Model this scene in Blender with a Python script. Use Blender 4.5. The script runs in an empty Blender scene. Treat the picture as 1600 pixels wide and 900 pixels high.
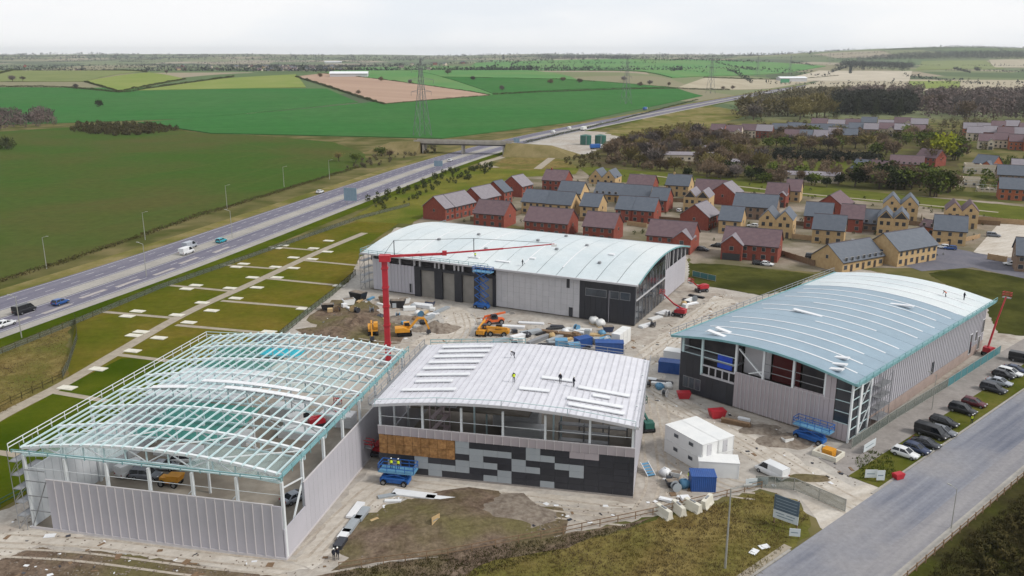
import bpy, bmesh, math, random
from mathutils import Vector, Matrix, noise
random.seed(7)
scn = bpy.context.scene
C = scn.collection
R = math.radians
# ---------------------------------------------------------------- camera (drone, 62 m up)
F, HCAM, HOR = 1345.0, 62.0, 83.0           # focal length in photo pixels, height, horizon row
PIT = math.atan((450 - HOR) / F); CP, SP = math.cos(PIT), math.sin(PIT)
cam = bpy.data.cameras.new('camera'); cam.sensor_width = 36; cam.lens = 36 * F / 1600
cam.clip_end = 40000; cam.clip_start = 1
camo = bpy.data.objects.new('camera', cam); C.objects.link(camo)
camo.location = (0, 0, HCAM); camo.rotation_euler = (math.pi / 2 - PIT, 0, 0)
scn.camera = camo
# ---------------------------------------------------------------- sky, sun, exposure
sunv = Vector((0.80, -0.30, 0.75)).normalized()
w = bpy.data.worlds.new('World'); scn.world = w; w.use_nodes = True
nt = w.node_tree; nt.nodes.clear()
N = nt.nodes.new; K = nt.links.new
out = N('ShaderNodeOutputWorld'); bg = N('ShaderNodeBackground'); bg.inputs['Strength'].default_value = 0.1
sky = N('ShaderNodeTexSky'); sky.sky_type = 'NISHITA'; sky.sun_disc = False
sky.sun_elevation = math.asin(sunv.z); sky.sun_rotation = math.atan2(sunv.x, sunv.y)
tc = N('ShaderNodeTexCoord'); mp = N('ShaderNodeMapping'); mp.inputs['Scale'].default_value = (1.0, 1.0, 4.0)
cn = N('ShaderNodeTexNoise'); cn.inputs['Scale'].default_value = 2.6; cn.inputs['Detail'].default_value = 6
cr = N('ShaderNodeMapRange'); cr.inputs['From Min'].default_value = .36; cr.inputs['From Max'].default_value = .66
cr.inputs['To Min'].default_value = .93; cr.inputs['To Max'].default_value = 1.0
cc = N('ShaderNodeMixRGB'); cc.inputs[1].default_value = (8.8, 9.2, 9.75, 1); cc.inputs[2].default_value = (9.9, 9.95, 10.05, 1)
mx = N('ShaderNodeMixRGB')
K(tc.outputs['Generated'], mp.inputs[0]); K(mp.outputs[0], cn.inputs['Vector']); K(cn.outputs[0], cr.inputs[0])
c2r = N('ShaderNodeMapRange'); c2r.inputs[1].default_value = .40; c2r.inputs[2].default_value = .60; K(cn.outputs[0], c2r.inputs[0]); K(c2r.outputs[0], cc.inputs[0])
K(cr.outputs[0], mx.inputs[0]); K(sky.outputs[0], mx.inputs[1]); K(cc.outputs[0], mx.inputs[2])
K(mx.outputs[0], bg.inputs[0]); K(bg.outputs[0], out.inputs[0])
sl = bpy.data.lights.new('sun', 'SUN'); sl.energy = 2.8; sl.angle = R(12); sl.color = (1, .95, .88)
so = bpy.data.objects.new('sun', sl); C.objects.link(so); so.rotation_euler = sunv.to_track_quat('Z', 'Y').to_euler()
so.location = (100, -100, 300)
scn.view_settings.view_transform = 'Standard'; scn.view_settings.look = 'None'
scn.view_settings.exposure = 0.0; scn.view_settings.gamma = 1
# ---------------------------------------------------------------- helpers: land form, pixels to ground
def ss(a, b, x):
    t = min(1, max(0, (x - a) / (b - a))); return t * t * (3 - 2 * t)
def land(x, y):
    if y < 640: return 0.0
    xm = 131 + (y - 897) * .52
    z = 27 * ss(780, 1600, y) * (1 - ss(1750, 2700, y)) * (1 - ss(-330, -40, x - xm))
    z += 40 * math.exp(-((x - 420) / 900) ** 2 - ((y - 3100) / 620) ** 2) * ss(1500, 2300, y)
    z += 84 * math.exp(-((x - 2500) / 1150) ** 2 - ((y - 4900) / 900) ** 2) * ss(2600, 3600, y)
    z += ss(3600, 7600, y) * (42 + 7 * math.sin(x / 700.) + 5 * math.sin(x / 310. + 1))
    z += 14 * math.exp(-((x + 1500) / 700) ** 2 - ((y - 3300) / 600) ** 2)
    return z
def ray(px, py):
    a = (px - 800) / F; b = (450 - py) / F
    return (a, CP + b * SP, -SP + b * CP)
def gp(px, py, z=None):
    d = ray(px, py)
    if z is not None or py > 200:
        t = ((z or 0) - HCAM) / d[2]; return Vector((d[0] * t, d[1] * t, z or 0))
    t = 400.0
    while t < 12000:
        if HCAM + d[2] * t < land(d[0] * t, d[1] * t): break
        t *= 1.004
    lo, hi = t / 1.004, t
    for _ in range(20):
        m = (lo + hi) / 2
        if HCAM + d[2] * m < land(d[0] * m, d[1] * m): hi = m
        else: lo = m
    return Vector((d[0] * lo, d[1] * lo, land(d[0] * lo, d[1] * lo)))
def ang(a, b):
    p, q = gp(*a), gp(*b); return math.atan2(q.y - p.y, q.x - p.x)
def s2l(c): c /= 255.; return c / 12.92 if c <= .04045 else ((c + .055) / 1.055) ** 2.4
def S(r, g, b, k=.775): return (s2l(r) * k, s2l(g) * k, s2l(b) * k, 1)
# ---------------------------------------------------------------- helpers: materials
MATS = {}
def mat(name, c, c2=None, sc=.5, rough=.8, metal=0., bump=0., pos=False, ramp=(.35, .65), detail=5, stretch=None,
        c3=None, sc3=.05, rib=None, alpha=None, spec=None, rnd=0., fine=None):
    if name in MATS: return MATS[name]
    if pos: c, c2, c3 = [tuple(q * .84 for q in v[:3]) + (1,) if v else None for v in (c, c2, c3)]
    m = bpy.data.materials.new(name); MATS[name] = m; m.use_nodes = True
    t = m.node_tree; n = t.nodes.new; k = t.links.new; b = t.nodes['Principled BSDF']
    b.inputs['Roughness'].default_value = rough; b.inputs['Metallic'].default_value = metal
    if spec is None and rough > .74: spec = 0. if pos else .2
    if spec is not None: b.inputs['Specular IOR Level'].default_value = spec
    b.inputs['Base Color'].default_value = c
    co = None; col = None
    if pos and fine is None: fine = (1.3, .13)
    if c2 or bump or c3 or rib or fine:
        if pos: g = n('ShaderNodeNewGeometry'); co = g.outputs['Position']
        else: g = n('ShaderNodeTexCoord'); co = g.outputs['Object']
        if stretch:
            mpn = n('ShaderNodeMapping'); mpn.vector_type = 'TEXTURE'; mpn.inputs['Rotation'].default_value = (0, 0, stretch[0]); mpn.inputs['Scale'].default_value = (1 / stretch[1], 1 / stretch[2], 1)
            k(co, mpn.inputs[0]); co2 = mpn.outputs[0]
        else: co2 = co
        no = n('ShaderNodeTexNoise'); no.inputs['Scale'].default_value = sc; no.inputs['Detail'].default_value = detail; no.inputs['Roughness'].default_value = .62
        k(co2, no.inputs['Vector'])
    if c2:
        mr = n('ShaderNodeMapRange'); mr.inputs[1].default_value = ramp[0]; mr.inputs[2].default_value = ramp[1]
        k(no.outputs[0], mr.inputs[0]); mi = n('ShaderNodeMixRGB'); mi.inputs[1].default_value = c; mi.inputs[2].default_value = c2
        k(mr.outputs[0], mi.inputs[0]); col = mi.outputs[0]
    if c3:
        n3 = n('ShaderNodeTexNoise'); n3.inputs['Scale'].default_value = sc3; n3.inputs['Detail'].default_value = 4; k(co, n3.inputs['Vector'])
        mr = n('ShaderNodeMapRange'); mr.inputs[1].default_value = .42; mr.inputs[2].default_value = .64; k(n3.outputs[0], mr.inputs[0])
        mi = n('ShaderNodeMixRGB'); mi.inputs[1].default_value = c; mi.inputs[2].default_value = c3
        if col: k(col, mi.inputs[1])
        k(mr.outputs[0], mi.inputs[0]); col = mi.outputs[0]
    if fine:      # fine mottling: grit, dirt and wear
        nf = n('ShaderNodeTexNoise'); nf.inputs['Scale'].default_value = fine[0]; nf.inputs['Detail'].default_value = 8; nf.inputs['Roughness'].default_value = .7; k(co, nf.inputs['Vector'])
        hs = n('ShaderNodeHueSaturation'); mr = n('ShaderNodeMapRange'); mr.inputs[1].default_value = .3; mr.inputs[2].default_value = .7; mr.inputs[3].default_value = 1 - fine[1]; mr.inputs[4].default_value = 1 + fine[1]
        k(nf.outputs[0], mr.inputs[0]); k(mr.outputs[0], hs.inputs['Value'])
        if col: k(col, hs.inputs['Color'])
        else: hs.inputs['Color'].default_value = c
        col = hs.outputs[0]
    if rnd:
        oi = n('ShaderNodeObjectInfo'); hs = n('ShaderNodeHueSaturation'); mr = n('ShaderNodeMapRange')
        mr.inputs[3].default_value = 1 - rnd; mr.inputs[4].default_value = 1 + rnd; k(oi.outputs['Random'], mr.inputs[0]); k(mr.outputs[0], hs.inputs['Value'])
        if col: k(col, hs.inputs['Color'])
        else: hs.inputs['Color'].default_value = c
        col = hs.outputs[0]
    if col: k(col, b.inputs['Base Color'])
    if rib:      # (axis, period in metres, depth): pressed ribs or tile courses as relief
        wv = n('ShaderNodeTexWave'); wv.bands_direction = rib[0]; wv.inputs['Scale'].default_value = .314 / rib[1]; k(co, wv.inputs['Vector'])
        bp = n('ShaderNodeBump'); bp.inputs['Strength'].default_value = 1; bp.inputs['Distance'].default_value = rib[2]; k(wv.outputs[0], bp.inputs['Height']); k(bp.outputs[0], b.inputs['Normal'])
    elif bump:
        bp = n('ShaderNodeBump'); bp.inputs['Strength'].default_value = 1; bp.inputs['Distance'].default_value = bump
        k(no.outputs[0], bp.inputs['Height']); k(bp.outputs[0], b.inputs['Normal'])
    if alpha is not None: b.inputs['Alpha'].default_value = alpha
    return m
# ---------------------------------------------------------------- helpers: meshes and objects
class MB:
    def __init__(s): s.v = []; s.f = []
    def add(s, vs, fs):
        o = len(s.v); s.v += [tuple(p) for p in vs]; s.f += [tuple(i + o for i in f) for f in fs]; return s
    def b(s, x0, x1, y0, y1, z0, z1):
        return s.add([(x0, y0, z0), (x1, y0, z0), (x1, y1, z0), (x0, y1, z0), (x0, y0, z1), (x1, y0, z1), (x1, y1, z1), (x0, y1, z1)],
                     [(3, 2, 1, 0), (4, 5, 6, 7), (0, 1, 5, 4), (1, 2, 6, 5), (2, 3, 7, 6), (3, 0, 4, 7)])
    def bar(s, p, q, w, h=None):
        p, q = Vector(p), Vector(q); h = h or w; d = (q - p).normalized()
        u = d.cross(Vector((0, 0, 1)));
        if u.length < 1e-3: u = Vector((1, 0, 0))
        u.normalize(); n_ = u.cross(d)
        u *= w / 2; n_ *= h / 2
        return s.add([p - u - n_, p + u - n_, p + u + n_, p - u + n_, q - u - n_, q + u - n_, q + u + n_, q - u + n_],
                     [(0, 1, 2, 3), (7, 6, 5, 4), (0, 4, 5, 1), (1, 5, 6, 2), (2, 6, 7, 3), (3, 7, 4, 0)])
    def tube(s, p, q, r, r2=None, n=8):
        p, q = Vector(p), Vector(q); r2 = r if r2 is None else r2; d = (q - p).normalized()
        u = d.orthogonal().normalized(); v_ = d.cross(u); vs = []
        for c, rr in ((p, r), (q, r2)):
            for i in range(n):
                a = 2 * math.pi * i / n; vs.append(c + (u * math.cos(a) + v_ * math.sin(a)) * rr)
        return s.add(vs, [(i, (i + 1) % n, n + (i + 1) % n, n + i) for i in range(n)] + [tuple(range(n - 1, -1, -1)), tuple(range(n, 2 * n))])
    def prism(s, pts, a0, a1, axis='z'):      # outline pts extruded between a0 and a1 along an axis
        n = len(pts)
        def P(p, a): return (p[0], p[1], a) if axis == 'z' else ((a, p[0], p[1]) if axis == 'x' else (p[0], a, p[1]))
        return s.add([P(p, a0) for p in pts] + [P(p, a1) for p in pts],
                     [tuple(range(n - 1, -1, -1)), tuple(range(n, 2 * n))] + [(i, (i + 1) % n, n + (i + 1) % n, n + i) for i in range(n)])
    def loft(s, rings, cap=True, closed=True):
        n = len(rings[0]); fs = []
        for j in range(len(rings) - 1):
            for i in range(n if closed else n - 1):
                fs.append((j * n + i, j * n + (i + 1) % n, (j + 1) * n + (i + 1) % n, (j + 1) * n + i))
        if cap: fs += [tuple(range(n - 1, -1, -1)), tuple((len(rings) - 1) * n + i for i in range(n))]
        return s.add([p for r in rings for p in r], fs)
    def mesh(s, name, m, smooth=False):
        me = bpy.data.meshes.new(name); me.from_pydata(s.v, [], s.f)
        bm = bmesh.new(); bm.from_mesh(me); bmesh.ops.recalc_face_normals(bm, faces=bm.faces); bm.to_mesh(me); bm.free()
        if m: me.materials.append(MATS[m] if isinstance(m, str) else m)
        if smooth:
            for p in me.polygons: p.use_smooth = True
        return me
    def build(s, name, m, parent=None, smooth=False, raw=False):
        if raw:
            me = bpy.data.meshes.new(name); me.from_pydata(s.v, [], s.f); me.materials.append(MATS[m])
        else: me = s.mesh(name, m, smooth)
        return inst(name, me, parent)
def inst(name, me, parent=None, loc=None, rz=None, rot=None, sc=None):
    o = bpy.data.objects.new(name, me); C.objects.link(o)
    if parent: o.parent = parent
    if loc is not None: o.location = loc
    if rz is not None: o.rotation_euler = (0, 0, rz)
    if rot is not None: o.rotation_euler = rot
    if sc is not None: o.scale = sc if hasattr(sc, '__len__') else (sc, sc, sc)
    return o
def tag(o, label, cat, group=None, kind=None):
    if label: o['label'] = label
    if cat: o['category'] = cat
    if group: o['group'] = group
    if kind: o['kind'] = kind
    return o
def thing(name, label, cat, loc=(0, 0, 0), rz=0, group=None):
    o = bpy.data.objects.new(name, None); C.objects.link(o); o.empty_display_size = .5
    o.location = loc; o.rotation_euler = (0, 0, rz); return tag(o, label, cat, group)
def kids(o):
    return [c for c in ALLKIDS.get(o.name, [])] if False else list(o.children)
def copy_tree(o, parent=None, loc=None, rz=None, label=None, group=None, sc=None):
    c = o.copy(); C.objects.link(c)
    if parent: c.parent = parent
    if loc is not None: c.location = loc
    if rz is not None: c.rotation_euler = (0, 0, rz)
    if sc is not None: c.scale = (sc, sc, sc)
    if label: c['label'] = label
    if group: c['group'] = group
    for ch in kids(o): copy_tree(ch, c)
    return c
def struct(name, mb, m, parent=None):
    o = mb.build(name, m, parent)
    if not parent: o['kind'] = 'structure'
    return o
def flat(name, pts, z, m, kind='structure', parent=None):
    vs = [gp(*p) if len(p) == 2 else Vector(p) for p in pts]
    rag = {'site_ground': .5, 'bare_soil': 1.1, 'rough_grass': .7, 'haul_road': .9, 'concrete_apron': .5, 'slab_path': .4, 'lawn': .5, 'copse_floor': 2.5, 'meadow': 2.5, 'works_yard': 2, 'estate_ground': .8, 'field': 1.2}.get(name, 0) if len(pts[0]) == 2 else 0
    if rag:      # worn, uneven edges
        o_ = []
        for a, b_ in zip(vs, vs[1:] + vs[:1]):
            n_ = min(60, max(1, int((b_ - a).length / (rag * 2.2))))
            for i in range(n_):
                q = a.lerp(b_, i / n_); o_.append(Vector((q.x + rag * 1.6 * noise.noise(Vector((q.x / rag * .35, q.y / rag * .35, 2.7))), q.y + rag * 1.6 * noise.noise(Vector((q.x / rag * .35, q.y / rag * .35, 9.1))), q.z)))
        vs = o_
    mb = MB(); mb.add([(v.x, v.y, v.z + z) for v in vs], [tuple(range(len(vs)))])
    o = mb.build(name, m, parent)
    if o.data.polygons[0].normal.z < 0: o.data.flip_normals()
    if kind and not parent: o['kind'] = kind
    return o
def inpoly(x, y, P):
    r = False; n = len(P); j = n - 1
    for i in range(n):
        if (P[i][1] > y) != (P[j][1] > y) and x < (P[j][0] - P[i][0]) * (y - P[i][1]) / (P[j][1] - P[i][1]) + P[i][0]: r = not r
        j = i
    return r
def scatter(pts, n, rng, mind=0):
    """n random ground points inside a photo-outline, evenly spread over the ground"""
    W = [gp(*p) for p in pts]; P = [(v.x, v.y) for v in W]
    x0, x1 = min(p[0] for p in P), max(p[0] for p in P); y0, y1 = min(p[1] for p in P), max(p[1] for p in P); o = []; t = 0
    while len(o) < n and t < n * 60:
        t += 1; x, y = rng.uniform(x0, x1), rng.uniform(y0, y1)
        if inpoly(x, y, P) and (not mind or all((x - a) ** 2 + (y - b_) ** 2 > mind * mind for a, b_, _ in o)): o.append((x, y, land(x, y)))
    return o
# ---------------------------------------------------------------- materials
mat('scrub_ground', S(112, 110, 62), S(134, 122, 84), sc=.08, pos=True, c3=S(96, 106, 52), sc3=.02, bump=.3)
mat('mud', S(204, 197, 187), S(170, 158, 146), sc=.22, pos=True, c3=S(198, 193, 186), sc3=.035, bump=.08, detail=10, fine=(.9, .2))
mat('mud_pale', S(222, 215, 205), S(198, 188, 175), sc=.35, pos=True, bump=.05, detail=9, fine=(1.2, .16), stretch=(R(30), .3, 1.4))
mat('soil', S(104, 88, 76), S(140, 123, 108), sc=.4, pos=True, bump=.3, c3=S(118, 110, 78), sc3=.09, detail=10, fine=(1.6, .3))
mat('concrete_yard', S(174, 168, 164), S(158, 152, 148), sc=.3, pos=True, bump=.02)
mat('asphalt', S(120, 124, 138), S(160, 162, 170), sc=.22, pos=True, rough=.9, stretch=(R(41.7), .08, 1.8), c3=S(164, 162, 164), sc3=.05)
mat('asphalt_motorway', S(122, 120, 136), S(140, 138, 150), sc=.15, pos=True, rough=.9, stretch=(R(74), .08, 1.8))
mat('asphalt_dark', S(118, 118, 128), S(132, 130, 138), sc=.2, pos=True, rough=.9)
mat('concrete_strip', S(188, 184, 177), S(172, 168, 162), sc=.1, pos=True)
mat('road_paint', S(206, 205, 205), rough=.7)
mat('verge', S(156, 142, 102), S(126, 120, 66), sc=.12, pos=True, bump=.3, c3=S(104, 108, 50), sc3=.03)
mat('lawn', S(104, 103, 32), S(126, 111, 50), sc=.1, pos=True, bump=.08, c3=S(90, 99, 28), sc3=.028, detail=8, fine=(.5, .2))
mat('lawn_green', S(76, 92, 16), S(94, 102, 28), sc=.15, pos=True, bump=.08, c3=S(66, 84, 14), sc3=.05)
mat('lawn_dark', S(78, 80, 38), S(96, 96, 50), sc=.2, pos=True, bump=.2, c3=S(64, 68, 34), sc3=.08)
mat('scrub_dark', S(78, 70, 50), S(58, 52, 38), sc=.25, pos=True, bump=.4, c3=S(74, 78, 34), sc3=.08, fine=(1.4, .3))
mat('bank_grass', S(134, 130, 62), S(110, 108, 48), sc=.1, pos=True, bump=.3, c3=S(98, 110, 40), sc3=.04, fine=(1., .22))
mat('tramline', S(94, 108, 58), S(84, 102, 50), sc=.2, pos=True)
mat('lawn_verge', S(100, 104, 44), S(120, 114, 60), sc=.3, pos=True, bump=.1, c3=S(84, 92, 34), sc3=.1)
mat('asphalt_worn', S(166, 164, 166), S(150, 149, 154), sc=.3, pos=True, rough=.9, stretch=(R(41.7), .08, 1.8))
mat('estate_lawn', S(112, 116, 54), S(92, 100, 44), sc=.1, pos=True, bump=.05)
mat('rough_grass', S(152, 136, 86), S(116, 99, 60), sc=.3, pos=True, bump=.4, c3=S(108, 108, 54), sc3=.07, detail=10, fine=(1.6, .28))
mat('copse', S(104, 92, 72), S(88, 84, 56), sc=.08, pos=True, bump=.3, c3=S(112, 112, 66), sc3=.03)
mat('path', S(186, 176, 160), S(172, 162, 146), sc=.5, pos=True)
mat('pad', S(226, 222, 208), S(212, 208, 194), sc=.8, rough=.7)
mat('estate_paving', S(176, 164, 150), S(148, 137, 122), sc=.14, pos=True, c3=S(118, 112, 88), sc3=.05)
mat('field_dark', S(78, 100, 44), S(72, 102, 44), sc=.05, pos=True, stretch=(R(18), .15, 1.4), fine=(.25, .16), c3=S(94, 96, 54), sc3=.010)
mat('field_green', S(62, 118, 60), S(70, 124, 66), sc=.03, pos=True, stretch=(R(15), .1, 1.5), fine=(.08, .14), c3=S(76, 122, 68), sc3=.006)
mat('field_green2', S(96, 146, 88), S(108, 154, 96), sc=.02, pos=True, c3=S(116, 152, 96), sc3=.005)
mat('field_lime', S(136, 154, 82), S(150, 160, 94), sc=.02, pos=True)
mat('field_olive', S(142, 150, 100), S(128, 140, 92), sc=.02, pos=True)
mat('plough', S(196, 168, 148), S(182, 154, 136), sc=.03, pos=True, stretch=(R(-30), .1, 1.5))
mat('stubble', S(196, 186, 164), S(182, 172, 150), sc=.02, pos=True)
mat('quarry', S(216, 206, 188), S(196, 186, 168), sc=.02, pos=True)
mat('hedge', S(72, 70, 44), S(92, 84, 54), sc=.4, pos=True)
mat('hedge_green', S(66, 74, 46), S(82, 88, 54), sc=.4, pos=True)
mat('twig_brown', S(112, 96, 80), S(132, 114, 94), sc=.3, pos=True, rnd=.15)
mat('twig_grey', S(108, 102, 98), S(124, 112, 108), sc=.3, pos=True, rnd=.15)
mat('twig_olive', S(122, 112, 68), S(142, 130, 84), sc=.3, pos=True, rnd=.15)
mat('leaf_green', S(84, 98, 44), S(104, 114, 54), sc=.4, pos=True, rnd=.15)
mat('leaf_dark', S(48, 56, 36), S(60, 68, 42), sc=.4, pos=True, rnd=.12)
mat('leaf_lime', S(146, 150, 44), S(128, 136, 44), sc=.4, pos=True)
mat('bark', S(92, 80, 68), S(76, 66, 56), sc=2)
mat('wood_purple', S(104, 92, 90), S(122, 106, 100), sc=.03, pos=True)
mat('wood_olive', S(118, 108, 78), S(100, 94, 76), sc=.02, pos=True)
mat('wood_conifer', S(50, 52, 46), S(58, 60, 50), sc=.05, pos=True)
mat('wood_far', S(54, 62, 62), S(70, 76, 72), sc=.01, pos=True)
mat('dry_grass', S(160, 144, 92), S(130, 120, 66), sc=.15, pos=True, c3=S(110, 94, 70), sc3=.12)
# ---------------------------------------------------------------- ground: one sheet to the horizon
g = bpy.data.materials.new('land_cover'); MATS['land_cover'] = g; g.use_nodes = True
t = g.node_tree; n = t.nodes.new; k = t.links.new; bs = t.nodes['Principled BSDF']; bs.inputs['Roughness'].default_value = 1; bs.inputs['Specular IOR Level'].default_value = 0
ge = n('ShaderNodeNewGeometry'); vo = n('ShaderNodeTexVoronoi'); vo.inputs['Scale'].default_value = 1 / 330.; vo.inputs['Randomness'].default_value = .85
sm = n('ShaderNodeMapping'); sm.inputs['Scale'].default_value = (1, .75, 0); k(ge.outputs['Position'], sm.inputs[0]); k(sm.outputs[0], vo.inputs['Vector'])
rp = n('ShaderNodeValToRGB'); rp.color_ramp.interpolation = 'CONSTANT'; e = rp.color_ramp.elements
cols = [S(98, 116, 82), S(124, 130, 98), S(92, 108, 78), S(158, 148, 130), S(108, 118, 88), S(138, 134, 110), S(88, 100, 78), S(116, 126, 92)]
e[0].color = cols[0]; e[1].position = .13; e[1].color = cols[1]
for i in range(2, 8): q = e.new(i / 8.); q.color = cols[i]
sx = n('ShaderNodeSeparateColor'); k(vo.outputs['Color'], sx.inputs[0]); k(sx.outputs[0], rp.inputs[0])
no = n('ShaderNodeTexNoise'); no.inputs['Scale'].default_value = .06; no.inputs['Detail'].default_value = 7; k(ge.outputs['Position'], no.inputs['Vector'])
r2 = n('ShaderNodeValToRGB'); r2.color_ramp.elements[0].color = S(82, 86, 46); r2.color_ramp.elements[0].position = .38
r2.color_ramp.elements[1].color = S(124, 114, 80); r2.color_ramp.elements[1].position = .66; k(no.outputs[0], r2.inputs[0])
sp = n('ShaderNodeSeparateXYZ'); k(ge.outputs['Position'], sp.inputs[0]); mr = n('ShaderNodeMapRange')
mr.inputs[1].default_value = 800; mr.inputs[2].default_value = 900; k(sp.outputs[1], mr.inputs[0])
mi = n('ShaderNodeMixRGB'); k(mr.outputs[0], mi.inputs[0]); k(r2.outputs[0], mi.inputs[1]); k(rp.outputs[0], mi.inputs[2]); k(mi.outputs[0], bs.inputs['Base Color'])
def axis(a, b_, fine0, fine1, st, grow):
    o = [fine0]
    while o[-1] < fine1: o.append(o[-1] + st)
    s_ = st; v = o[-1]; up = []
    while v < b_: s_ *= grow; v += s_; up.append(v)
    s_ = st; v = o[0]; dn = []
    while v > a: s_ *= grow; v -= s_; dn.append(v)
    return dn[::-1] + o + up
xs = axis(-9000, 9000, -1500, 1700, 40, 1.12); ys = axis(-400, 11500, 640, 3400, 40, 1.10)
mb = MB(); nx = len(xs)
mb.v = [(x, y, land(x, y)) for y in ys for x in xs]
mb.f = [(j * nx + i, j * nx + i + 1, (j + 1) * nx + i + 1, (j + 1) * nx + i) for j in range(len(ys) - 1) for i in range(nx - 1)]
gr = mb.build('ground', 'land_cover', raw=True); gr['kind'] = 'structure'
for p in gr.data.polygons: p.use_smooth = True
# ---------------------------------------------------------------- fields as draped sheets
def field(name, px, m, off=.5, nn=24):
    c = [gp(*p) for p in px]; mb = MB()
    for j in range(nn + 1):
        for i in range(nn + 1):
            u, v = i / nn, j / nn
            p = (c[0] * (1 - u) + c[1] * u) * (1 - v) + (c[3] * (1 - u) + c[2] * u) * v
            mb.v.append((p.x, p.y, land(p.x, p.y) + off))
    mb.f = [(j * (nn + 1) + i, j * (nn + 1) + i + 1, (j + 1) * (nn + 1) + i + 1, (j + 1) * (nn + 1) + i) for j in range(nn) for i in range(nn)]
    W = nn + 1; rim = [i for i in range(W)] + [j * W + nn for j in range(1, W)] + [nn * W + i for i in range(nn - 1, -1, -1)] + [j * W for j in range(nn - 1, 0, -1)]
    k0 = len(mb.v); mb.v += [(mb.v[i][0], mb.v[i][1], mb.v[i][2] - off - 1) for i in rim]; nr = len(rim)
    mb.f += [(rim[i], rim[(i + 1) % nr], k0 + (i + 1) % nr, k0 + i) for i in range(nr)]
    o = mb.build(name, m, raw=True); o['kind'] = 'structure'
    if o.data.polygons[0].normal.z < 0: o.data.flip_normals()
    return o
flat('field', [(-420, 560), (-420, 207), (0, 206), (100, 199), (200, 195), (300, 206), (420, 213), (520, 222), (568, 238), (574, 258), (430, 300), (300, 340), (210, 372), (90, 412), (0, 437), (-130, 480)], .04, 'field_dark')
field('field', [(-250, 203), (288, 186), (288, 138), (-250, 136)], 'field_green', .5)
field('field', [(288, 186), (560, 160), (510, 139), (288, 138)], 'field_green', .5)
field('field', [(215, 192), (330, 209), (690, 217), (575, 161)], 'field_green', .75)
field('field', [(690, 217), (905, 190), (820, 145), (575, 161)], 'field_green', .75)
field('field', [(905, 190), (1098, 150), (1060, 139), (820, 145)], 'field_green', .75)
field('field', [(462, 121), (600, 163), (765, 150), (505, 116)], 'plough', 1.4)
field('field', [(132, 128), (186, 144), (290, 124), (232, 114)], 'field_lime', 1.0)
field('field', [(214, 142), (478, 137), (462, 117), (340, 124)], 'field_lime', 1.0)
field('field', [(-200, 128), (130, 128), (228, 112), (-200, 106)], 'field_olive', .9)
field('field', [(506, 116), (768, 149), (850, 142), (560, 106)], 'field_green2', 1.0)
field('field', [(770, 148), (1055, 138), (905, 127), (690, 121)], 'field_green', 1.6)
field('field', [(560, 106), (690, 121), (905, 127), (740, 104)], 'field_green2', 1.6)
field('field', [(735, 106), (1050, 122), (1290, 104), (770, 94)], 'field_green2', 2.0)
field('field', [(1055, 139), (1200, 139), (1310, 118), (1105, 121)], 'stubble', 1.0)
field('field', [(1215, 125), (1420, 128), (1425, 112), (1280, 111)], 'quarry', 1.6)
field('field', [(1230, 143), (1620, 143), (1620, 126), (1290, 124)], 'stubble', 1.2)
field('field', [(1420, 140), (1500, 139), (1500, 128), (1420, 128)], 'field_lime', 2.2)
field('field', [(1430, 110), (1570, 107), (1540, 95), (1440, 96)], 'field_olive', 2.0)
field('field', [(1555, 106), (1640, 106), (1640, 93), (1545, 94)], 'stubble', 2.2)
# ---------------------------------------------------------------- motorway
def xy(v): return Vector((v[0], v[1]))
cl0 = [(-185, 20), (-158, 100), (-125.7, 202), (-105.8, 266.7), (-76, 380), (-42, 505), (0, 624), (58, 752), (131, 895), (245, 1120), (388, 1390), (560, 1700), (800, 2100)]
def spline(P, n_=8):
    o = []; P = [xy(p) for p in P]
    for i in range(len(P) - 1):
        a = P[max(0, i - 1)]; b_ = P[i]; c = P[i + 1]; d = P[min(len(P) - 1, i + 2)]
        for j in range(n_):
            t = j / n_
            o.append(.5 * ((2 * b_) + (c - a) * t + (2 * a - 5 * b_ + 4 * c - d) * t * t + (3 * b_ - a - 3 * c + d) * t ** 3))
    o.append(P[-1]); return o
CL = spline(cl0)
def offs(P, d):
    o = []
    for i in range(len(P)):
        t = (P[min(i + 1, len(P) - 1)] - P[max(0, i - 1)]).normalized(); o.append(P[i] + Vector((t.y, -t.x)) * d)
    return o
def strip(name, P, d0, d1, z, m, parent=None, z2=None):
    a, b_ = offs(P, d0), offs(P, d1); mb = MB(); n_ = len(P)
    mb.v = [(p.x, p.y, land(p.x, p.y) + z) for p in a] + [(p.x, p.y, land(p.x, p.y) + (z if z2 is None else z2)) for p in b_]
    mb.f = [(i, i + n_, i + n_ + 1, i + 1) for i in range(n_ - 1)]
    o = mb.build(name, m, parent, raw=True)
    if not parent: o['kind'] = 'structure'
    return o
FAR = .0
strip('verge', CL, -20, -13.5, .06, 'verge'); strip('verge', CL, 15.5, 21, .05, 'lawn_green')
road_far = strip('motorway', CL, -13.6, -2.6, .09, 'asphalt_motorway'); strip('central_reservation', CL, -2.6, 2.6, .12, 'concrete_strip')
road_near = strip('motorway', CL, 2.6, 12.2, .09, 'asphalt_motorway'); strip('hard_shoulder', CL, 12.2, 15.6, .08, 'concrete_strip')
def along(P, s):
    for i in range(len(P) - 1):
        L = (P[i + 1] - P[i]).length
        if s <= L: return P[i].lerp(P[i + 1], s / L), (P[i + 1] - P[i]).normalized()
        s -= L
    return P[-1], (P[-1] - P[-2]).normalized()
dash = MB().b(-1.6, 1.6, -.07, .07, 0, .012).mesh('lane_marking', 'road_paint')
for d, par in ((-9.7, road_far), (-6.2, road_far), (5.8, road_near), (9.3, road_near)):
    Q = offs(CL, d); s = 96
    while s < 560:
        p, tt = along(Q, s); inst('lane_marking', dash, par, (p.x, p.y, .094), math.atan2(tt.y, tt.x)); s += 9
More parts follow.
